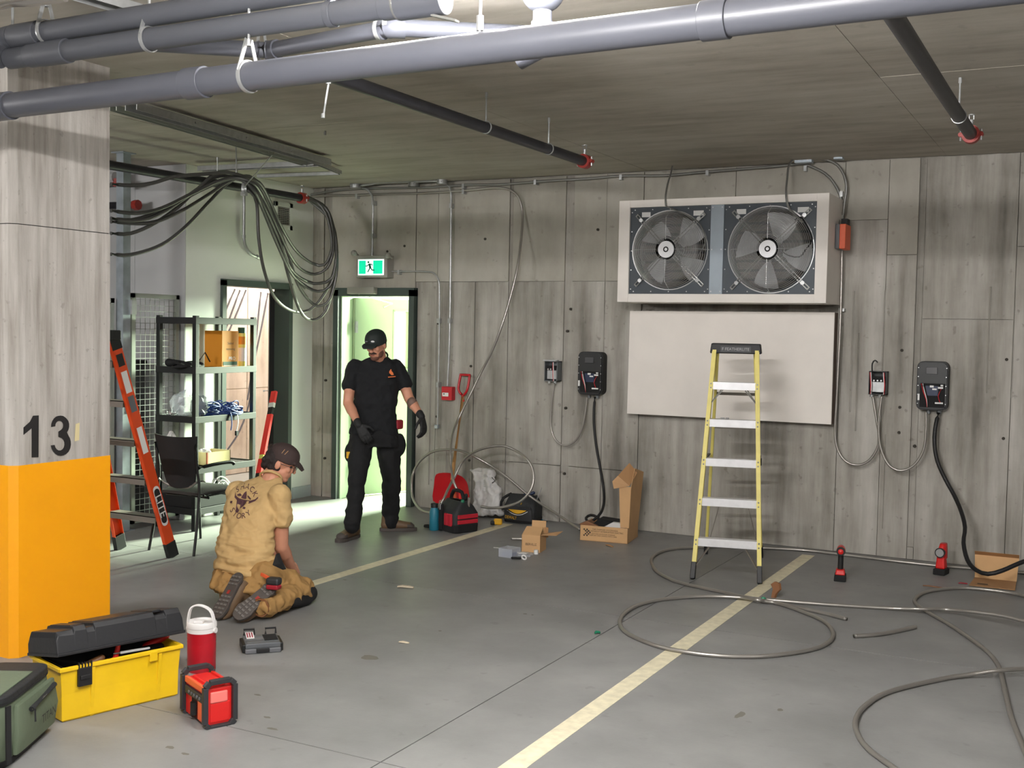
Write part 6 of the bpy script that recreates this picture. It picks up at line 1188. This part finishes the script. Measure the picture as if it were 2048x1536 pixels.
MB().prism([(w*.13, .10, hk+.002), (w*.33, .10, hk+.002), (w*.33, .175, hk+.016), (w*.13, .175, hk+.016)], (0, 0, .003)).build('sticker', 'printw', kc, local=True)
for k in range(3): MB().prism([(w*(.15+.06*k), .11, hk+.0065), (w*(.18+.06*k), .11, hk+.0065), (w*(.18+.06*k), .165, hk+.0175), (w*(.15+.06*k), .165, hk+.0175)], (0, 0, .0015)).build('sticker_mark', 'pouch', kc, local=True)
# soft cooler bag at left edge
qa = F(62, 1500); cbk = thing('cooler_bag', 'olive green soft cooler bag with black trim at the bottom left corner', 'bag', (-3.95, 3.08, 0), 0)
fb0, fb1 = F(20, 1536), F(104, 1460)  # bottom edge of the visible right face
def bgp(px, py, s): # point on the vertical plane of the right face
    n_ = (fb1-fb0).normalized(); n2 = V(n_.y, -n_.x, 0); r = ray(px, py); t_ = (fb0-CAMP).dot(n2)/r.dot(n2); return CAMP+r*t_
tl_, tr_ = bgp(10, 1405, 0), bgp(88, 1332, 0); hb = (tl_.z+tr_.z)/2
dr = (fb1-fb0).normalized(); inn = V(-dr.y, dr.x, 0)
if inn.dot(V(-1, 0, 0)) < 0: inn = -inn
wl_ = (fb1-fb0).length+.02; C0 = fb0-dr*.05
def bl_(a, b, z): return C0+dr*a+inn*b+V(0, 0, z)
Wd, Ln = .26, wl_+.05
def boxsec(z, g, gb=0): return (bl_(Ln/2, Wd/2, z), dr*(Ln/2+g), inn*(Wd/2+g))
MB().loft([boxsec(.0, -.02), boxsec(.02, -.005), boxsec(hb*.5, .008), boxsec(hb-.03, -.008)], 32, 6).build('body', 'green', cbk, smooth=50)
MB().loft([boxsec(hb-.03, -.002), boxsec(hb-.005, -.002), boxsec(hb, -.012)], 32, 6).build('lid', 'bagk', cbk, smooth=50, bevel=.003)
MB().loft([boxsec(hb-.036, .0), boxsec(hb-.028, .0)], 32, 6).build('zip_band', 'matte', cbk, smooth=50)
MB().loft([boxsec(0, -.012), boxsec(.022, .002), boxsec(.034, .002)], 32, 6).build('base_trim', 'matte', cbk, smooth=50)
MB().prism([bl_(.03, .03, hb+.001), bl_(Ln*.7, .03, hb+.001), bl_(Ln*.7, Wd*.7, hb+.001), bl_(.03, Wd*.7, hb+.001)], (0, 0, .004)).build('lid_panel', 'green', cbk)
pk_ = MB(); sw_ = lambda a, z, o: bl_(a, -o, z)
pk_.loft([((bl_(Ln*.56, -.006, .04)), dr*(Ln*.40), inn*.012), ((bl_(Ln*.56, -.012, hb*.45)), dr*(Ln*.41), inn*.022), ((bl_(Ln*.56, -.006, hb*.80)), dr*(Ln*.38), inn*.012)], 24, 5).build('front_pocket', 'green', cbk, smooth=50)
pz0, pz1 = bgp(45, 1418, 0)-inn*.03, bgp(92, 1368, 0)-inn*.03
for off, r, nm, m_ in ((0, .011, 'zip_guard', 'bagk'), (.0, .004, 'zip', 'alud')): MB().tube([pz0-inn*(.004 if nm == 'zip' else 0)-inn*.006, pz1-inn*(.004 if nm == 'zip' else 0)-inn*.006], r, 10).build(nm, m_, cbk, smooth=60)
MB().tube([pz0-inn*.02, pz0-inn*.022+V(0, 0, -.05)], .004).build('zip_pull', 'bagk', cbk)
tc = bgp(78, 1428, 0)-inn*.0; mb = flat([text2d('TITAN', .05)], tc-inn*.042, dr, V(0, 0, 1)+dr*.1, None, .0); mb.build('lettering', 'printk', cbk)
for a in (.0,): MB().bar(bl_(Ln*a*.96+.01, -.012, .03), bl_(Ln*a*.96+.01, -.010, hb-.03), .022, .008).build('webbing', 'matte', cbk)
# ============================================================ PEOPLE
def hand(mb, Wp, dr, nr, th, s=1.0, curl=.5, spread=.02, r=.0092):
    Wp = Vector(Wp); dr = Vector(dr).normalized(); nr = (Vector(nr)-dr*Vector(nr).dot(dr)).normalized(); lat = dr.cross(nr)
    if lat.dot(Vector(th)) < 0: lat = -lat
    mb.loft([(Wp-dr*.01, lat*.026*s, nr*.019*s), (Wp+dr*.03*s, lat*.036*s, nr*.017*s), (Wp+dr*.075*s, lat*.042*s, nr*.015*s), (Wp+dr*.092*s, lat*.038*s, nr*.011*s)], 14, 2.6)
    for i, (L, o) in enumerate(((.070, .031), (.079, .0105), (.074, -.010), (.058, -.030))):
        p = Wp+dr*.082*s+lat*o*s; d = (dr+lat*o*spread*20).normalized(); ang_ = 0
        for k, (seg, rr) in enumerate(((.45, 1), (.32, .95), (.26, .85))):
            ang_ += curl*(.55 if k == 0 else .8); dd = (d*cos(ang_)-nr*sin(ang_)).normalized(); q = p+dd*L*seg*s*1.15; mb.caps(p, q, r*rr*s*1.05, r*rr*s, 8); p = q
    p = Wp+dr*.025*s+lat*.03*s; d = (dr*.75+lat*.75-nr*.35).normalized(); q = p+d*.045*s; mb.caps(p, q, .0125*s, .011*s, 8)
    d2 = (dr*.9+lat*.25-nr*.5).normalized(); mb.caps(q, q+d2*.034*s, .0105*s, .009*s, 8)
def boot_upright(par, heel, toe, ht=.10, side=1):
    heel = Vector(heel); toe = Vector(toe); heel.z = toe.z = 0; d = (toe-heel).normalized(); L = .325; mid = (heel+toe)/2; h0 = mid-d*L/2; lat = V(-d.y, d.x, 0)
    sole = []; N_ = 26
    for k in range(N_):
        t = 2*pi*k/N_; x = cos(t); y = sin(t); w = .050+.008*max(0, x)-.006*(abs(x) < .3); sole.append(mid+d*L/2*math.copysign(abs(x)**.8, x)+lat*w*math.copysign(abs(y)**.7, y))
    MB().prism([p+V(0, 0, .0) for p in sole], (0, 0, .028)).build('boot_sole', 'sole', par, bevel=.004)
    m = MB(); m.ell(h0+d*.06+V(0, 0, .055), (.05, .05, .05)); m.caps(h0+d*.06+V(0, 0, .05), h0+d*.07+V(0, 0, ht+.05), .048, .05, 12)
    m.loft([(h0+d*.02+V(0, 0, .045), lat*.036, V(0, 0, .03)), (h0+d*.12+V(0, 0, .06), lat*.043, V(0, 0, .05)), (h0+d*.20+V(0, 0, .05), lat*.047, V(0, 0, .036)), (h0+d*.27+V(0, 0, .045), lat*.043, V(0, 0, .028)), (h0+d*.292+V(0, 0, .04), lat*.025, V(0, 0, .014))], 16)
    blob('boot', m, 'boot', par, .007, 3)
    MB().loft([(h0+d*.235+V(0, 0, .044), lat*.047, V(0, 0, .034)), (h0+d*.275+V(0, 0, .042), lat*.043, V(0, 0, .03)), (h0+d*.3+V(0, 0, .036), lat*.026, V(0, 0, .015))], 16).build('toe_cap', 'sole', par, smooth=60)
    for k in range(4):
        c = h0+d*(.11+.025*k)+V(0, 0, .112-.012*k); MB().caps(c-lat*.022, c+lat*.022, .0035, .0035, 6).build('lace', 'matte', par)
# ---------------- standing man
mp = D(748, 865, 9.5)
man = thing('person', 'standing man in black cap, black T-shirt and gloves, in front of the open door', 'person', (mp.x, mp.y, 0))
r_ = RX.copy(); r_.z = 0; r_.normalize(); t_ = V(r_.y, -r_.x, 0)   # t_: horizontally toward the camera
if t_.dot(FW) > 0: t_ = -t_
UP = V(0, 0, 1)
bd = MB()
Hc = D(752, 690, 9.36)
fd = (t_*.86-r_*.34-UP*.34).normalized(); hr_ = fd.cross(UP).normalized()
if hr_.dot(r_) < 0: hr_ = -hr_
hu = hr_.cross(fd).normalized()
if hu.z < 0: hu = -hu
RH = Matrix((hr_, fd, hu)).transposed()
def hp(x, y, z): return Hc+hr_*x+fd*y+hu*z
bd.ell(hp(0, -.012, .028), (.076, .094, .088), RH, 18, 12); bd.ell(hp(0, .018, -.045), (.058, .068, .070), RH, 16, 10); bd.ell(hp(0, .052, -.088), (.032, .030, .026), RH)
bd.caps(hp(0, .082, .018), hp(0, .098, -.022), .010, .015, 8); bd.ell(hp(.012, .092, -.026), (.009, .010, .008), RH); bd.ell(hp(-.012, .092, -.026), (.009, .010, .008), RH)
bd.ell(hp(.030, .070, .028), (.024, .014, .010), RH); bd.ell(hp(-.030, .070, .028), (.024, .014, .010), RH); bd.ell(hp(.036, .056, -.018), (.022, .02, .02), RH); bd.ell(hp(-.036, .056, -.018), (.022, .02, .02), RH)
bd.ell(hp(.078, -.008, -.008), (.010, .020, .030), RH); bd.ell(hp(-.078, -.008, -.008), (.010, .020, .030), RH)
bd.ell(hp(0, .078, -.052), (.024, .012, .007), RH); bd.ell(hp(0, .077, -.064), (.022, .012, .008), RH)
nk = D(758, 718, 9.47); bd.caps(hp(0, -.02, -.06), nk, .058, .064, 14)
bd.ell(nk-UP*.075, (.13, .06, .06), Matrix((r_, t_, UP)).transposed()); bd.ell(D(752, 800, 9.5), (.12, .07, .20), Matrix((r_, t_, UP)).transposed())
sR, eR, wR = D(704, 742, 9.45), D(696, 806, 9.42), D(718, 850, 9.28)
sL, eL, wL = D(799, 742, 9.55), D(818, 797, 9.52), D(843, 833, 9.40)
for s, e, w, k in ((sR, eR, wR, 1), (sL, eL, wL, 1)):
    bd.caps(s.lerp(e, .25), e, .050, .043, 12); bd.ell(s.lerp(e, .6)+t_*.006, (.050, .048, .05)); bd.caps(e, e.lerp(w, .35), .043, .045, 12); bd.caps(e.lerp(w, .35), w, .045, .028, 12, .85)
bd.caps(nk-UP*.08, sR.lerp(eR, .3), .04, .042); bd.caps(nk-UP*.08, sL.lerp(eL, .3), .04, .042)
blob('body', bd, 'skin', man, .0055, 3)
# gloves with five fingers
g = MB(); hand(g, wR, (D(738, 886, 9.25)-wR), t_, r_, 1.12, .55, r=.0105); g.caps(wR-(wR-eR).normalized()*-.0, wR-(wR-eR).normalized()*.035, .032, .036); blob('glove', g, 'glove', man, .005, 2)
g = MB(); hand(g, wL, (D(850, 866, 9.38)-wL), r_*.8+t_*.4, t_-r_*.3, 1.12, .6, r=.0105); g.caps(wL, wL-(wL-eL).normalized()*.035, .031, .035); blob('glove', g, 'glove', man, .005, 2)
# shirt
sh = MB()
def sec(px, py, d, a, b, tw=0): return (D(px, py, d), (r_*cos(tw)+t_*sin(tw))*a, (t_*cos(tw)-r_*sin(tw))*b)
sh.loft([sec(748, 868, 9.5, .205, .135), sec(748, 850, 9.5, .195, .135), sec(749, 825, 9.5, .18, .13), sec(751, 795, 9.5, .182, .135), sec(752, 765, 9.5, .198, .135), sec(752, 745, 9.5, .205, .125), sec(753, 733, 9.5, .19, .105), sec(756, 722, 9.49, .135, .085), sec(758, 714, 9.48, .075, .07)], 28, 2.4)
sh.caps(D(712, 738, 9.48), D(700, 770, 9.44), .085, .070, 16); sh.caps(D(790, 738, 9.53), D(808, 766, 9.53), .085, .070, 16)
blob('shirt', sh, 'teeb', man, .009, 3, fold=[(.012, (5, 5, 8), lambda c: .5+.5*(c.z < 1.15)), (.006, (12, 12, 12), lambda c: 1)])
MB().ring(D(759, 713, 9.47), (nk-Hc).normalized(), .068, .008, 26, 6).build('collar', 'teeb', man, smooth=60)
q0 = D(783, 746, 9.2); 
def onfront(px, py, d=9.34): return D(px, py, d)
lg = MB()
L0 = [(822, 960), (812, 955), (812, 935), (830, 910), (838, 935), (850, 948), (858, 972), (835, 975)]
lg.prism([D(620+x/5.12, 560+y/5.12, 9.345) for x, y in L0], t_*.004); lg.prism([D(620+x/5.12, 560+y/5.12, 9.345) for x, y in ((800, 990), (876, 984), (877, 992), (801, 1000))], t_*.004)
lg.build('chest_logo', 'orange', man)
# trousers
pt = MB()
pt.loft([sec(748, 858, 9.5, .185, .125), sec(748, 875, 9.5, .205, .135), sec(750, 893, 9.5, .20, .13)], 24, 2.4)
hR, kR, aR = D(722, 886, 9.46), D(713, 972, 9.28), D(704, 1052, 9.20); hL, kL, aL = D(776, 886, 9.54), D(783, 960, 9.62), D(781, 1043, 9.72)
pt.caps(hR, kR, .108, .072, 18); pt.caps(kR, kR.lerp(aR, .8), .072, .066, 16); pt.caps(kR.lerp(aR, .7), aR, .066, .060, 16); pt.ell(aR+UP*.03, (.064, .07, .03))
pt.caps(hL, kL, .108, .078, 18); pt.caps(kL, aL, .078, .072, 16); pt.ell(aL+UP*.03, (.078, .08, .035)); pt.ell(D(797, 890, 9.55), (.06, .07, .1)); pt.ell(D(702, 905, 9.45), (.05, .06, .09))
blob('trousers', pt, 'pantsb', man, .009, 3, fold=[(.013, (4, 4, 8), lambda c: .5+.5*(c.z < .45)), (.003, (12, 12, 12), lambda c: 1)])
boot_upright(man, F(717, 1073), F(674, 1086)); boot_upright(man, F(764, 1062), F(829, 1061))
# cap, moustache, beard, eyes, brows
cp = MB(); cp.ell(hp(0, -.008, .058), (.086, .102, .074), RH, 20, 12); cp.loft([(hp(0, -.01, .012), hr_*.088, fd*.103), (hp(0, -.008, .06), hr_*.087, fd*.102)], 20)
cp.loft([(hp(0, .085, .040), hr_*.072, hu*.009), (hp(0, .12, .030), hr_*.070, hu*.007), (hp(0, .148, .018), hr_*.045, hu*.005)], 16)
blob('cap', cp, 'capg', man, .006, 2)
MB().ell(hp(.03, .096, .066), (.018, .006, .008), RH).build('headlamp_clip', 'printw', man); MB().ell(hp(-.03, .098, .066), (.016, .006, .005), RH).build('headlamp_clip', 'dgrey', man)
MB().loft([(hp(-.034, .070, -.050), hu*.005, fd*.006), (hp(-.015, .088, -.040), hu*.010, fd*.010), (hp(.015, .088, -.040), hu*.010, fd*.010), (hp(.034, .070, -.050), hu*.005, fd*.006)], 10).build('moustache', 'hair2', man, smooth=60)
br = MB(); br.ell(hp(0, .055, -.092), (.037, .034, .026), RH); br.ell(hp(.045, .02, -.066), (.018, .04, .032), RH); br.ell(hp(-.045, .02, -.066), (.018, .04, .032), RH)
blob('beard', br, mat('beard_brown', (104, 68, 54), .8), man, .006, 2)
MB().ell(hp(0, .084, -.059), (.020, .010, .006), RH).build('lips', 'lips', man, smooth=60)
for s in (-1, 1):
    MB().ell(hp(s*.030, .072, .010), (.014, .010, .007), RH).build('eye', 'hair', man, smooth=60); MB().ell(hp(s*.031, .082, .026), (.020, .006, .004), RH).build('eyebrow', 'hair', man, smooth=60)
    MB().caps(hp(s*.080, -.02, .03), hp(s*.076, -.02, -.02), .012, .010, 8).build('sideburn', 'hair2', man)
MB().ell(eL.lerp(wL, .25)+t_*.012, (.046, .046, .05)).build('forearm_tattoo', mat('tattoo_ink', (112, 88, 78), .6), man, smooth=60)
t = thing('tape_pouch', 'dark red pouch clipped at the right hip of the standing man', 'pouch', D(796, 849, 9.5)); MB().obox(D(797, 849, 9.5), (.05, .09, .08), None).build('body', 'pouch', t, bevel=.015)
t = thing('utility_knife', 'yellow tool sticking out of the leg pocket of the standing man', 'tool', D(698, 911, 9.42)); MB().obox(D(697, 910, 9.37), (.035, .03, .055), rotz(.6)).build('handle', 'bagy', t, bevel=.004); MB().obox(D(700, 920, 9.37), (.02, .02, .05), rotz(.6)).build('blade_sheath', 'black', t)
# ---------------- kneeling man
kn = thing('person', 'kneeling man seen from behind in tan T-shirt, khaki trousers and brown cap', 'person', (-4.55, 5.45, 0))
X_, Y_ = V(1, 0, 0), V(0, 1, 0)
def K(px, py, y): return P(px, py, 1, y)
kb_ = MB()
Hk = K(563, 926, 5.76); fk = V(.82, .42, -.38).normalized(); hrk = fk.cross(UP).normalized(); huk = hrk.cross(fk).normalized()
if huk.z < 0: huk = -huk
RK = Matrix((hrk, fk, huk)).transposed()
def kp(x, y, z): return Hk+hrk*x+fk*y+huk*z
kb_.ell(kp(0, -.012, .028), (.076, .094, .088), RK, 18, 12); kb_.ell(kp(0, .022, -.045), (.056, .066, .068), RK); kb_.ell(kp(0, .055, -.088), (.03, .028, .024), RK); kb_.caps(kp(0, .085, .012), kp(0, .10, -.024), .009, .013, 8)
for s in (-1, 1): kb_.ell(kp(s*.078, -.005, -.008), (.010, .020, .030), RK); kb_.ell(kp(s*.032, .06, -.018), (.022, .02, .02), RK); kb_.ell(kp(s*.03, .07, .026), (.022, .013, .010), RK)
kb_.ell(kp(0, .078, -.056), (.02, .012, .012), RK)
nk2 = K(542, 962, 5.68); kb_.caps(kp(0, -.025, -.055), nk2, .058, .066, 14)
kb_.ell(K(522, 1000, 5.6), (.12, .06, .08)); kb_.ell(K(502, 1080, 5.46), (.11, .06, .14))
sK, eK, wK = K(563, 992, 5.58), K(562, 1092, 5.64), K(583, 1136, 5.80)
kb_.caps(sK.lerp(eK, .25), eK, .052, .046, 14); kb_.caps(eK, eK.lerp(wK, .35), .047, .046, 12); kb_.caps(eK.lerp(wK, .35), wK, .046, .030, 12, .85)
hand(kb_, wK, (K(603, 1160, 5.92)-wK), V(.6, -.5, .6), V(-.5, .3, .6), 1.05, .45)
sK2, eK2, wK2 = K(474, 985, 5.72), K(500, 1070, 5.98), K(560, 1110, 6.02); kb_.caps(sK2, eK2, .058, .047, 14); kb_.caps(eK2, wK2, .047, .03, 12); hand(kb_, wK2, V(.9, .1, -.45), V(0, 0, 1), V(0, 1, 0), 1.05, .45)
kb_.caps(nk2-UP*.06, sK.lerp(eK, .3), .04, .042)
blob('body', kb_, 'skin', kn, .0055, 3)
ts = MB()
def ks(px, py, y, a, b, tw=0): return (K(px, py, y), V(cos(tw), sin(tw), .0)*a, V(-sin(tw), cos(tw), .12)*b)
ts.loft([ks(492, 1137, 5.40, .205, .15), ks(490, 1120, 5.41, .20, .145), ks(491, 1085, 5.44, .19, .135), ks(497, 1045, 5.50, .185, .13), ks(506, 1010, 5.56, .195, .125), ks(514, 985, 5.61, .205, .11), ks(522, 968, 5.64, .16, .09), ks(534, 958, 5.67, .10, .075), ks(541, 952, 5.69, .07, .06)], 30, 2.3)
ts.caps(K(559, 990, 5.58), K(564, 1038, 5.60), .072, .066, 18); ts.caps(K(476, 985, 5.68), K(474, 1020, 5.80), .08, .062, 16)
tso, tbv = blob('shirt', ts, 'tee', kn, .007, 3, fold=[(.017, (4, 4, 20, 0), lambda c: max(0, min(1, (.52-c.z)/.15))), (.010, (9, 5, 11, 8), lambda c: max(0, min(1, (.74-c.z)/.2))*(1-max(0, min(1, (.50-c.z)/.15)))), (.004, (16, 16, 16, 0), lambda c: 1)])
# horizontal folds near the hem
MB().ring(K(542, 955, 5.685), (kp(0, -.025, -.055)-nk2), .070, .009, 26, 6).build('collar', 'tee', kn, smooth=60)
pk = MB()
pk.loft([ks(490, 1128, 5.42, .19, .14), ks(488, 1145, 5.38, .205, .17), ks(486, 1165, 5.33, .20, .17), ks(488, 1182, 5.34, .17, .14)], 26, 2.4)
hk1, kk1, ak1 = K(530, 1155, 5.40), F(600, 1178, .10), F(530, 1213, .085); hk2, kk2, ak2 = K(462, 1150, 5.40), V(-4.80, 5.82, .10), V(-4.70, 5.24, .09)
pk.caps(hk1, kk1, .115, .085, 18); pk.caps(kk1, kk1-UP*.01+V(-.0, -.05, 0), .088, .085, 16); pk.caps(kk1-UP*.015, ak1, .080, .058, 16); pk.ell(ak1+V(0, .03, 0), (.065, .05, .062))
pk.caps(hk2, kk2, .11, .08, 18); pk.caps(kk2-UP*.02, ak2, .078, .062, 16)
blob('trousers', pk, 'pants', kn, .008, 3, fold=[(.016, (11, 7, 9, 4), lambda c: 1), (.006, (18, 18, 18), lambda c: 1)])
kc_ = MB(); kc_.ell(kk1+V(.01, .045, -.035), (.078, .075, .062)); kc_.caps(kk1+V(.03, .02, -.055), kk1.lerp(ak1, .35)+V(.04, 0, -.035), .05, .042); blob('knee_pad', kc_, 'matte', kn, .009, 2)
MB().prism([K(552, 1108, 5.22), K(560, 1128, 5.22), K(566, 1140, 5.24), K(545, 1130, 5.2)], (0, .03, 0)).build('black_patch', 'matte', kn)
# boots, soles toward the camera
def boot_back(toe, heel, name_lab):
    toe = Vector(toe); heel = Vector(heel); d = (heel-toe).normalized(); L = .31; n = V(-.08, -1, -.05); n = (n-d*n.dot(d)).normalized(); lat = d.cross(n)
    c = (toe+heel)/2; so = []
    for k in range(28):
        t = 2*pi*k/28; x, y = cos(t), sin(t); w = .055+.006*(-x > .2)-.012*(abs(x-.1) < .35); so.append(c+d*L/2*math.copysign(abs(x)**.8, x)+lat*w*math.copysign(abs(y)**.75, y))
    MB().prism([p-n*.0 for p in so], n*.022).build('boot_sole', 'sole', kn, bevel=.004)
    b = MB(); back = -n
    b.loft([(c-d*.135+back*.02, lat*.03, back*.02), (c-d*.10+back*.035, lat*.044, back*.04), (c-d*.02+back*.045, lat*.043, back*.05), (c+d*.06+back*.05, lat*.042, back*.05), (c+d*.13+back*.05, lat*.038, back*.05)], 16); b.caps(c+d*.08+back*.05, c+d*.07+back*.14, .046, .052)
    blob('boot', b, 'boot', kn, .007, 3)
    for i in range(5):   # forefoot lugs
        for j in range(3):
            q = c-d*(.115-.026*i)+lat*((j-1)*.028)+n*.0225; MB().obox(q, (.022, .012, .008), Matrix((lat, d, n)).transposed()).build('lug', 'soleg', kn)
    for i in range(3):
        for j in range(3):
            q = c+d*(.075+.024*i)+lat*((j-1)*.025)+n*.0225; MB().obox(q, (.019, .011, .008), Matrix((lat, d, n)).transposed()).build('lug', 'soleg', kn)
    MB().obox(c+d*.02+n*.023, (.02, .024, .002), Matrix((lat, d, n)).transposed()).build('sole_mark', 'redc', kn)
t1 = F(467, 1243, .02); h1 = D(508, 1190, prj(t1)[2]+.02); boot_back(t1+V(.0, .02, .01), t1.lerp(h1, 1.15)+V(0, .16, 0), '')
t2 = F(433, 1236, .02); h2 = D(446, 1165, prj(t2)[2]+.02); boot_back(t2+V(-.0, .02, .01), t2.lerp(h2, 1.0)+V(0, .14, 0), '')
MB().ring(ak1+V(-.0, -.035, 0), (ak1-kk1), .050, .007, 24, 6, 1.6).build('boot_cuff', 'brown', kn, smooth=60)
# hair, cap, glasses
hb = MB(); hb.ell(kp(0, -.045, .012), (.086, .075, .088), RK, 16, 10); hb.ell(kp(0, -.085, -.035), (.07, .035, .05), RK); hb.ell(kp(.055, -.03, -.03), (.03, .045, .04), RK); hb.ell(kp(-.055, -.03, -.03), (.03, .045, .04), RK)
for k in range(16): th = 2*pi*k/16; hb.ell(kp(.06*cos(th), -.085+.015*sin(3*th), .01+.06*sin(th)), (.022, .022, .022))
blob('hair', hb, 'hair', kn, .006, 1, (.012, .03))
cp = MB(); cp.ell(kp(0, -.002, .060), (.088, .104, .074), RK, 20, 12); cp.loft([(kp(0, .0, .022), hrk*.089, fk*.104), (kp(0, .0, .06), hrk*.089, fk*.104)], 20)
cp.loft([(kp(0, .09, .040), hrk*.073, huk*.009), (kp(0, .12, .026), hrk*.070, huk*.007), (kp(0, .150, .008), hrk*.045, huk*.005)], 16)
blob('cap', cp, 'capb', kn, .006, 2)
for a_ in (-1, 1): MB().bar(kp(-.0+.086, .01*a_, .075), kp(.082, .012*a_+.01, .105), .004, .003).build('cap_print', 'card', kn)
for s in (-1, 1): MB().ring(kp(s*.034, .098, .004), fk, .026, .002, 20, 5).build('eyeglass_rim', 'blackm', kn); MB().bar(kp(s*.06, .095, .01), kp(s*.08, .0, .008), .003, .003).build('eyeglass_arm', 'blackm', kn); MB().ell(kp(s*.031, .072, .006), (.013, .009, .007), RK).build('eye', 'hair', kn)
# back print
cen = K(486, 1003, 5.4); h_ = tbv.ray_cast(CAMP, (D(486, 1003, 5)-CAMP).normalized()); cen = h_[0] if h_[0] else cen
uu = (RX*cos(-.16)-DN*sin(-.16)); vv = (-DN*cos(-.16)-RX*sin(-.16)); S_ = 1/4.096/330
vv = (-DN+RX*.16).normalized(); uu = (RX+DN*.16).normalized()
def arcword(word, rad, a0, a1, size, inward):
    out = []
    for i, chh in enumerate(word):
        a = radians(a0+(a1-a0)*i/(len(word)-1)); vs, fs = text2d(chh, size)
        rot = a-pi/2 if not inward else a+pi/2; cxx, cyy = rad*cos(a), rad*sin(a)
        out.append(([(cxx+x*cos(rot)-y*sin(rot), cyy+x*sin(rot)+y*cos(rot)) for x, y in vs], fs))
    return out
pr = arcword('SHACK', .088, 140, 42, .046, False)+arcword('STORY', .084, -132, -42, .046, True)
def emb(pts): return [((x-1175)*S_*1.1, -(y-820)*S_*1.1) for x, y in pts]
def tri_fan(strip):  # strip of (top, bottom) pairs -> quads
    vs = []; fs = []
    for a, b in strip: vs += [a, b]
    for k in range(len(strip)-1): fs.append((2*k, 2*k+2, 2*k+3, 2*k+1))
    return emb(vs), fs
pr += [tri_fan([((1078, 768), (1082, 778)), ((1098, 792), (1092, 806)), ((1130, 802), (1125, 822)), ((1180, 806), (1180, 828)), ((1235, 800), (1238, 820)), ((1270, 784), (1276, 796)), ((1290, 762), (1294, 770))]),
 tri_fan([((1118, 812), (1130, 850)), ((1140, 812), (1138, 905)), ((1165, 812), (1160, 905)), ((1185, 812), (1170, 870)), ((1208, 815), (1196, 845))]),
 tri_fan([((1150, 790), (1152, 798)), ((1165, 755), (1168, 800)), ((1178, 742), (1182, 800)), ((1190, 765), (1196, 796))]), tri_fan([((1108, 780), (1110, 788)), ((1130, 768), (1134, 788)), ((1148, 776), (1148, 784))]), tri_fan([((1200, 768), (1202, 780)), ((1220, 776), (1222, 792)), ((1238, 788), (1236, 796))]), tri_fan([((1066, 838), (1068, 854)), ((1086, 834), (1086, 850))]), tri_fan([((1196, 850), (1194, 866)), ((1216, 852), (1214, 866))])]
flat(pr, cen, uu, vv, tbv, .005).build('back_print', 'purple', kn)
# things on the belt
q = K(548, 1166, 5.22); t = thing('tape_measure', 'red and black tape measure clipped to the hip of the kneeling man', 'tape measure', q); MB().obox(q+V(0, -.0, .012), (.085, .06, .045), rotz(.2)).build('case', 'rblack', t, bevel=.014); MB().obox(q+V(0, -.002, -.022), (.08, .056, .03), rotz(.2)).build('lower_case', 'pouch', t, bevel=.01)
q = K(535, 1154, 5.24); t = thing('utility_knife', 'orange folding knife at the hip of the kneeling man', 'knife', q); MB().bar(q+V(-.05, 0, .012), q+V(.02, 0, -.008), .012, .02).build('handle', 'lit', t, bevel=.003); MB().bar(q+V(.02, 0, -.008), q+V(.04, 0, -.012), .006, .016).build('bolster', 'black', t)
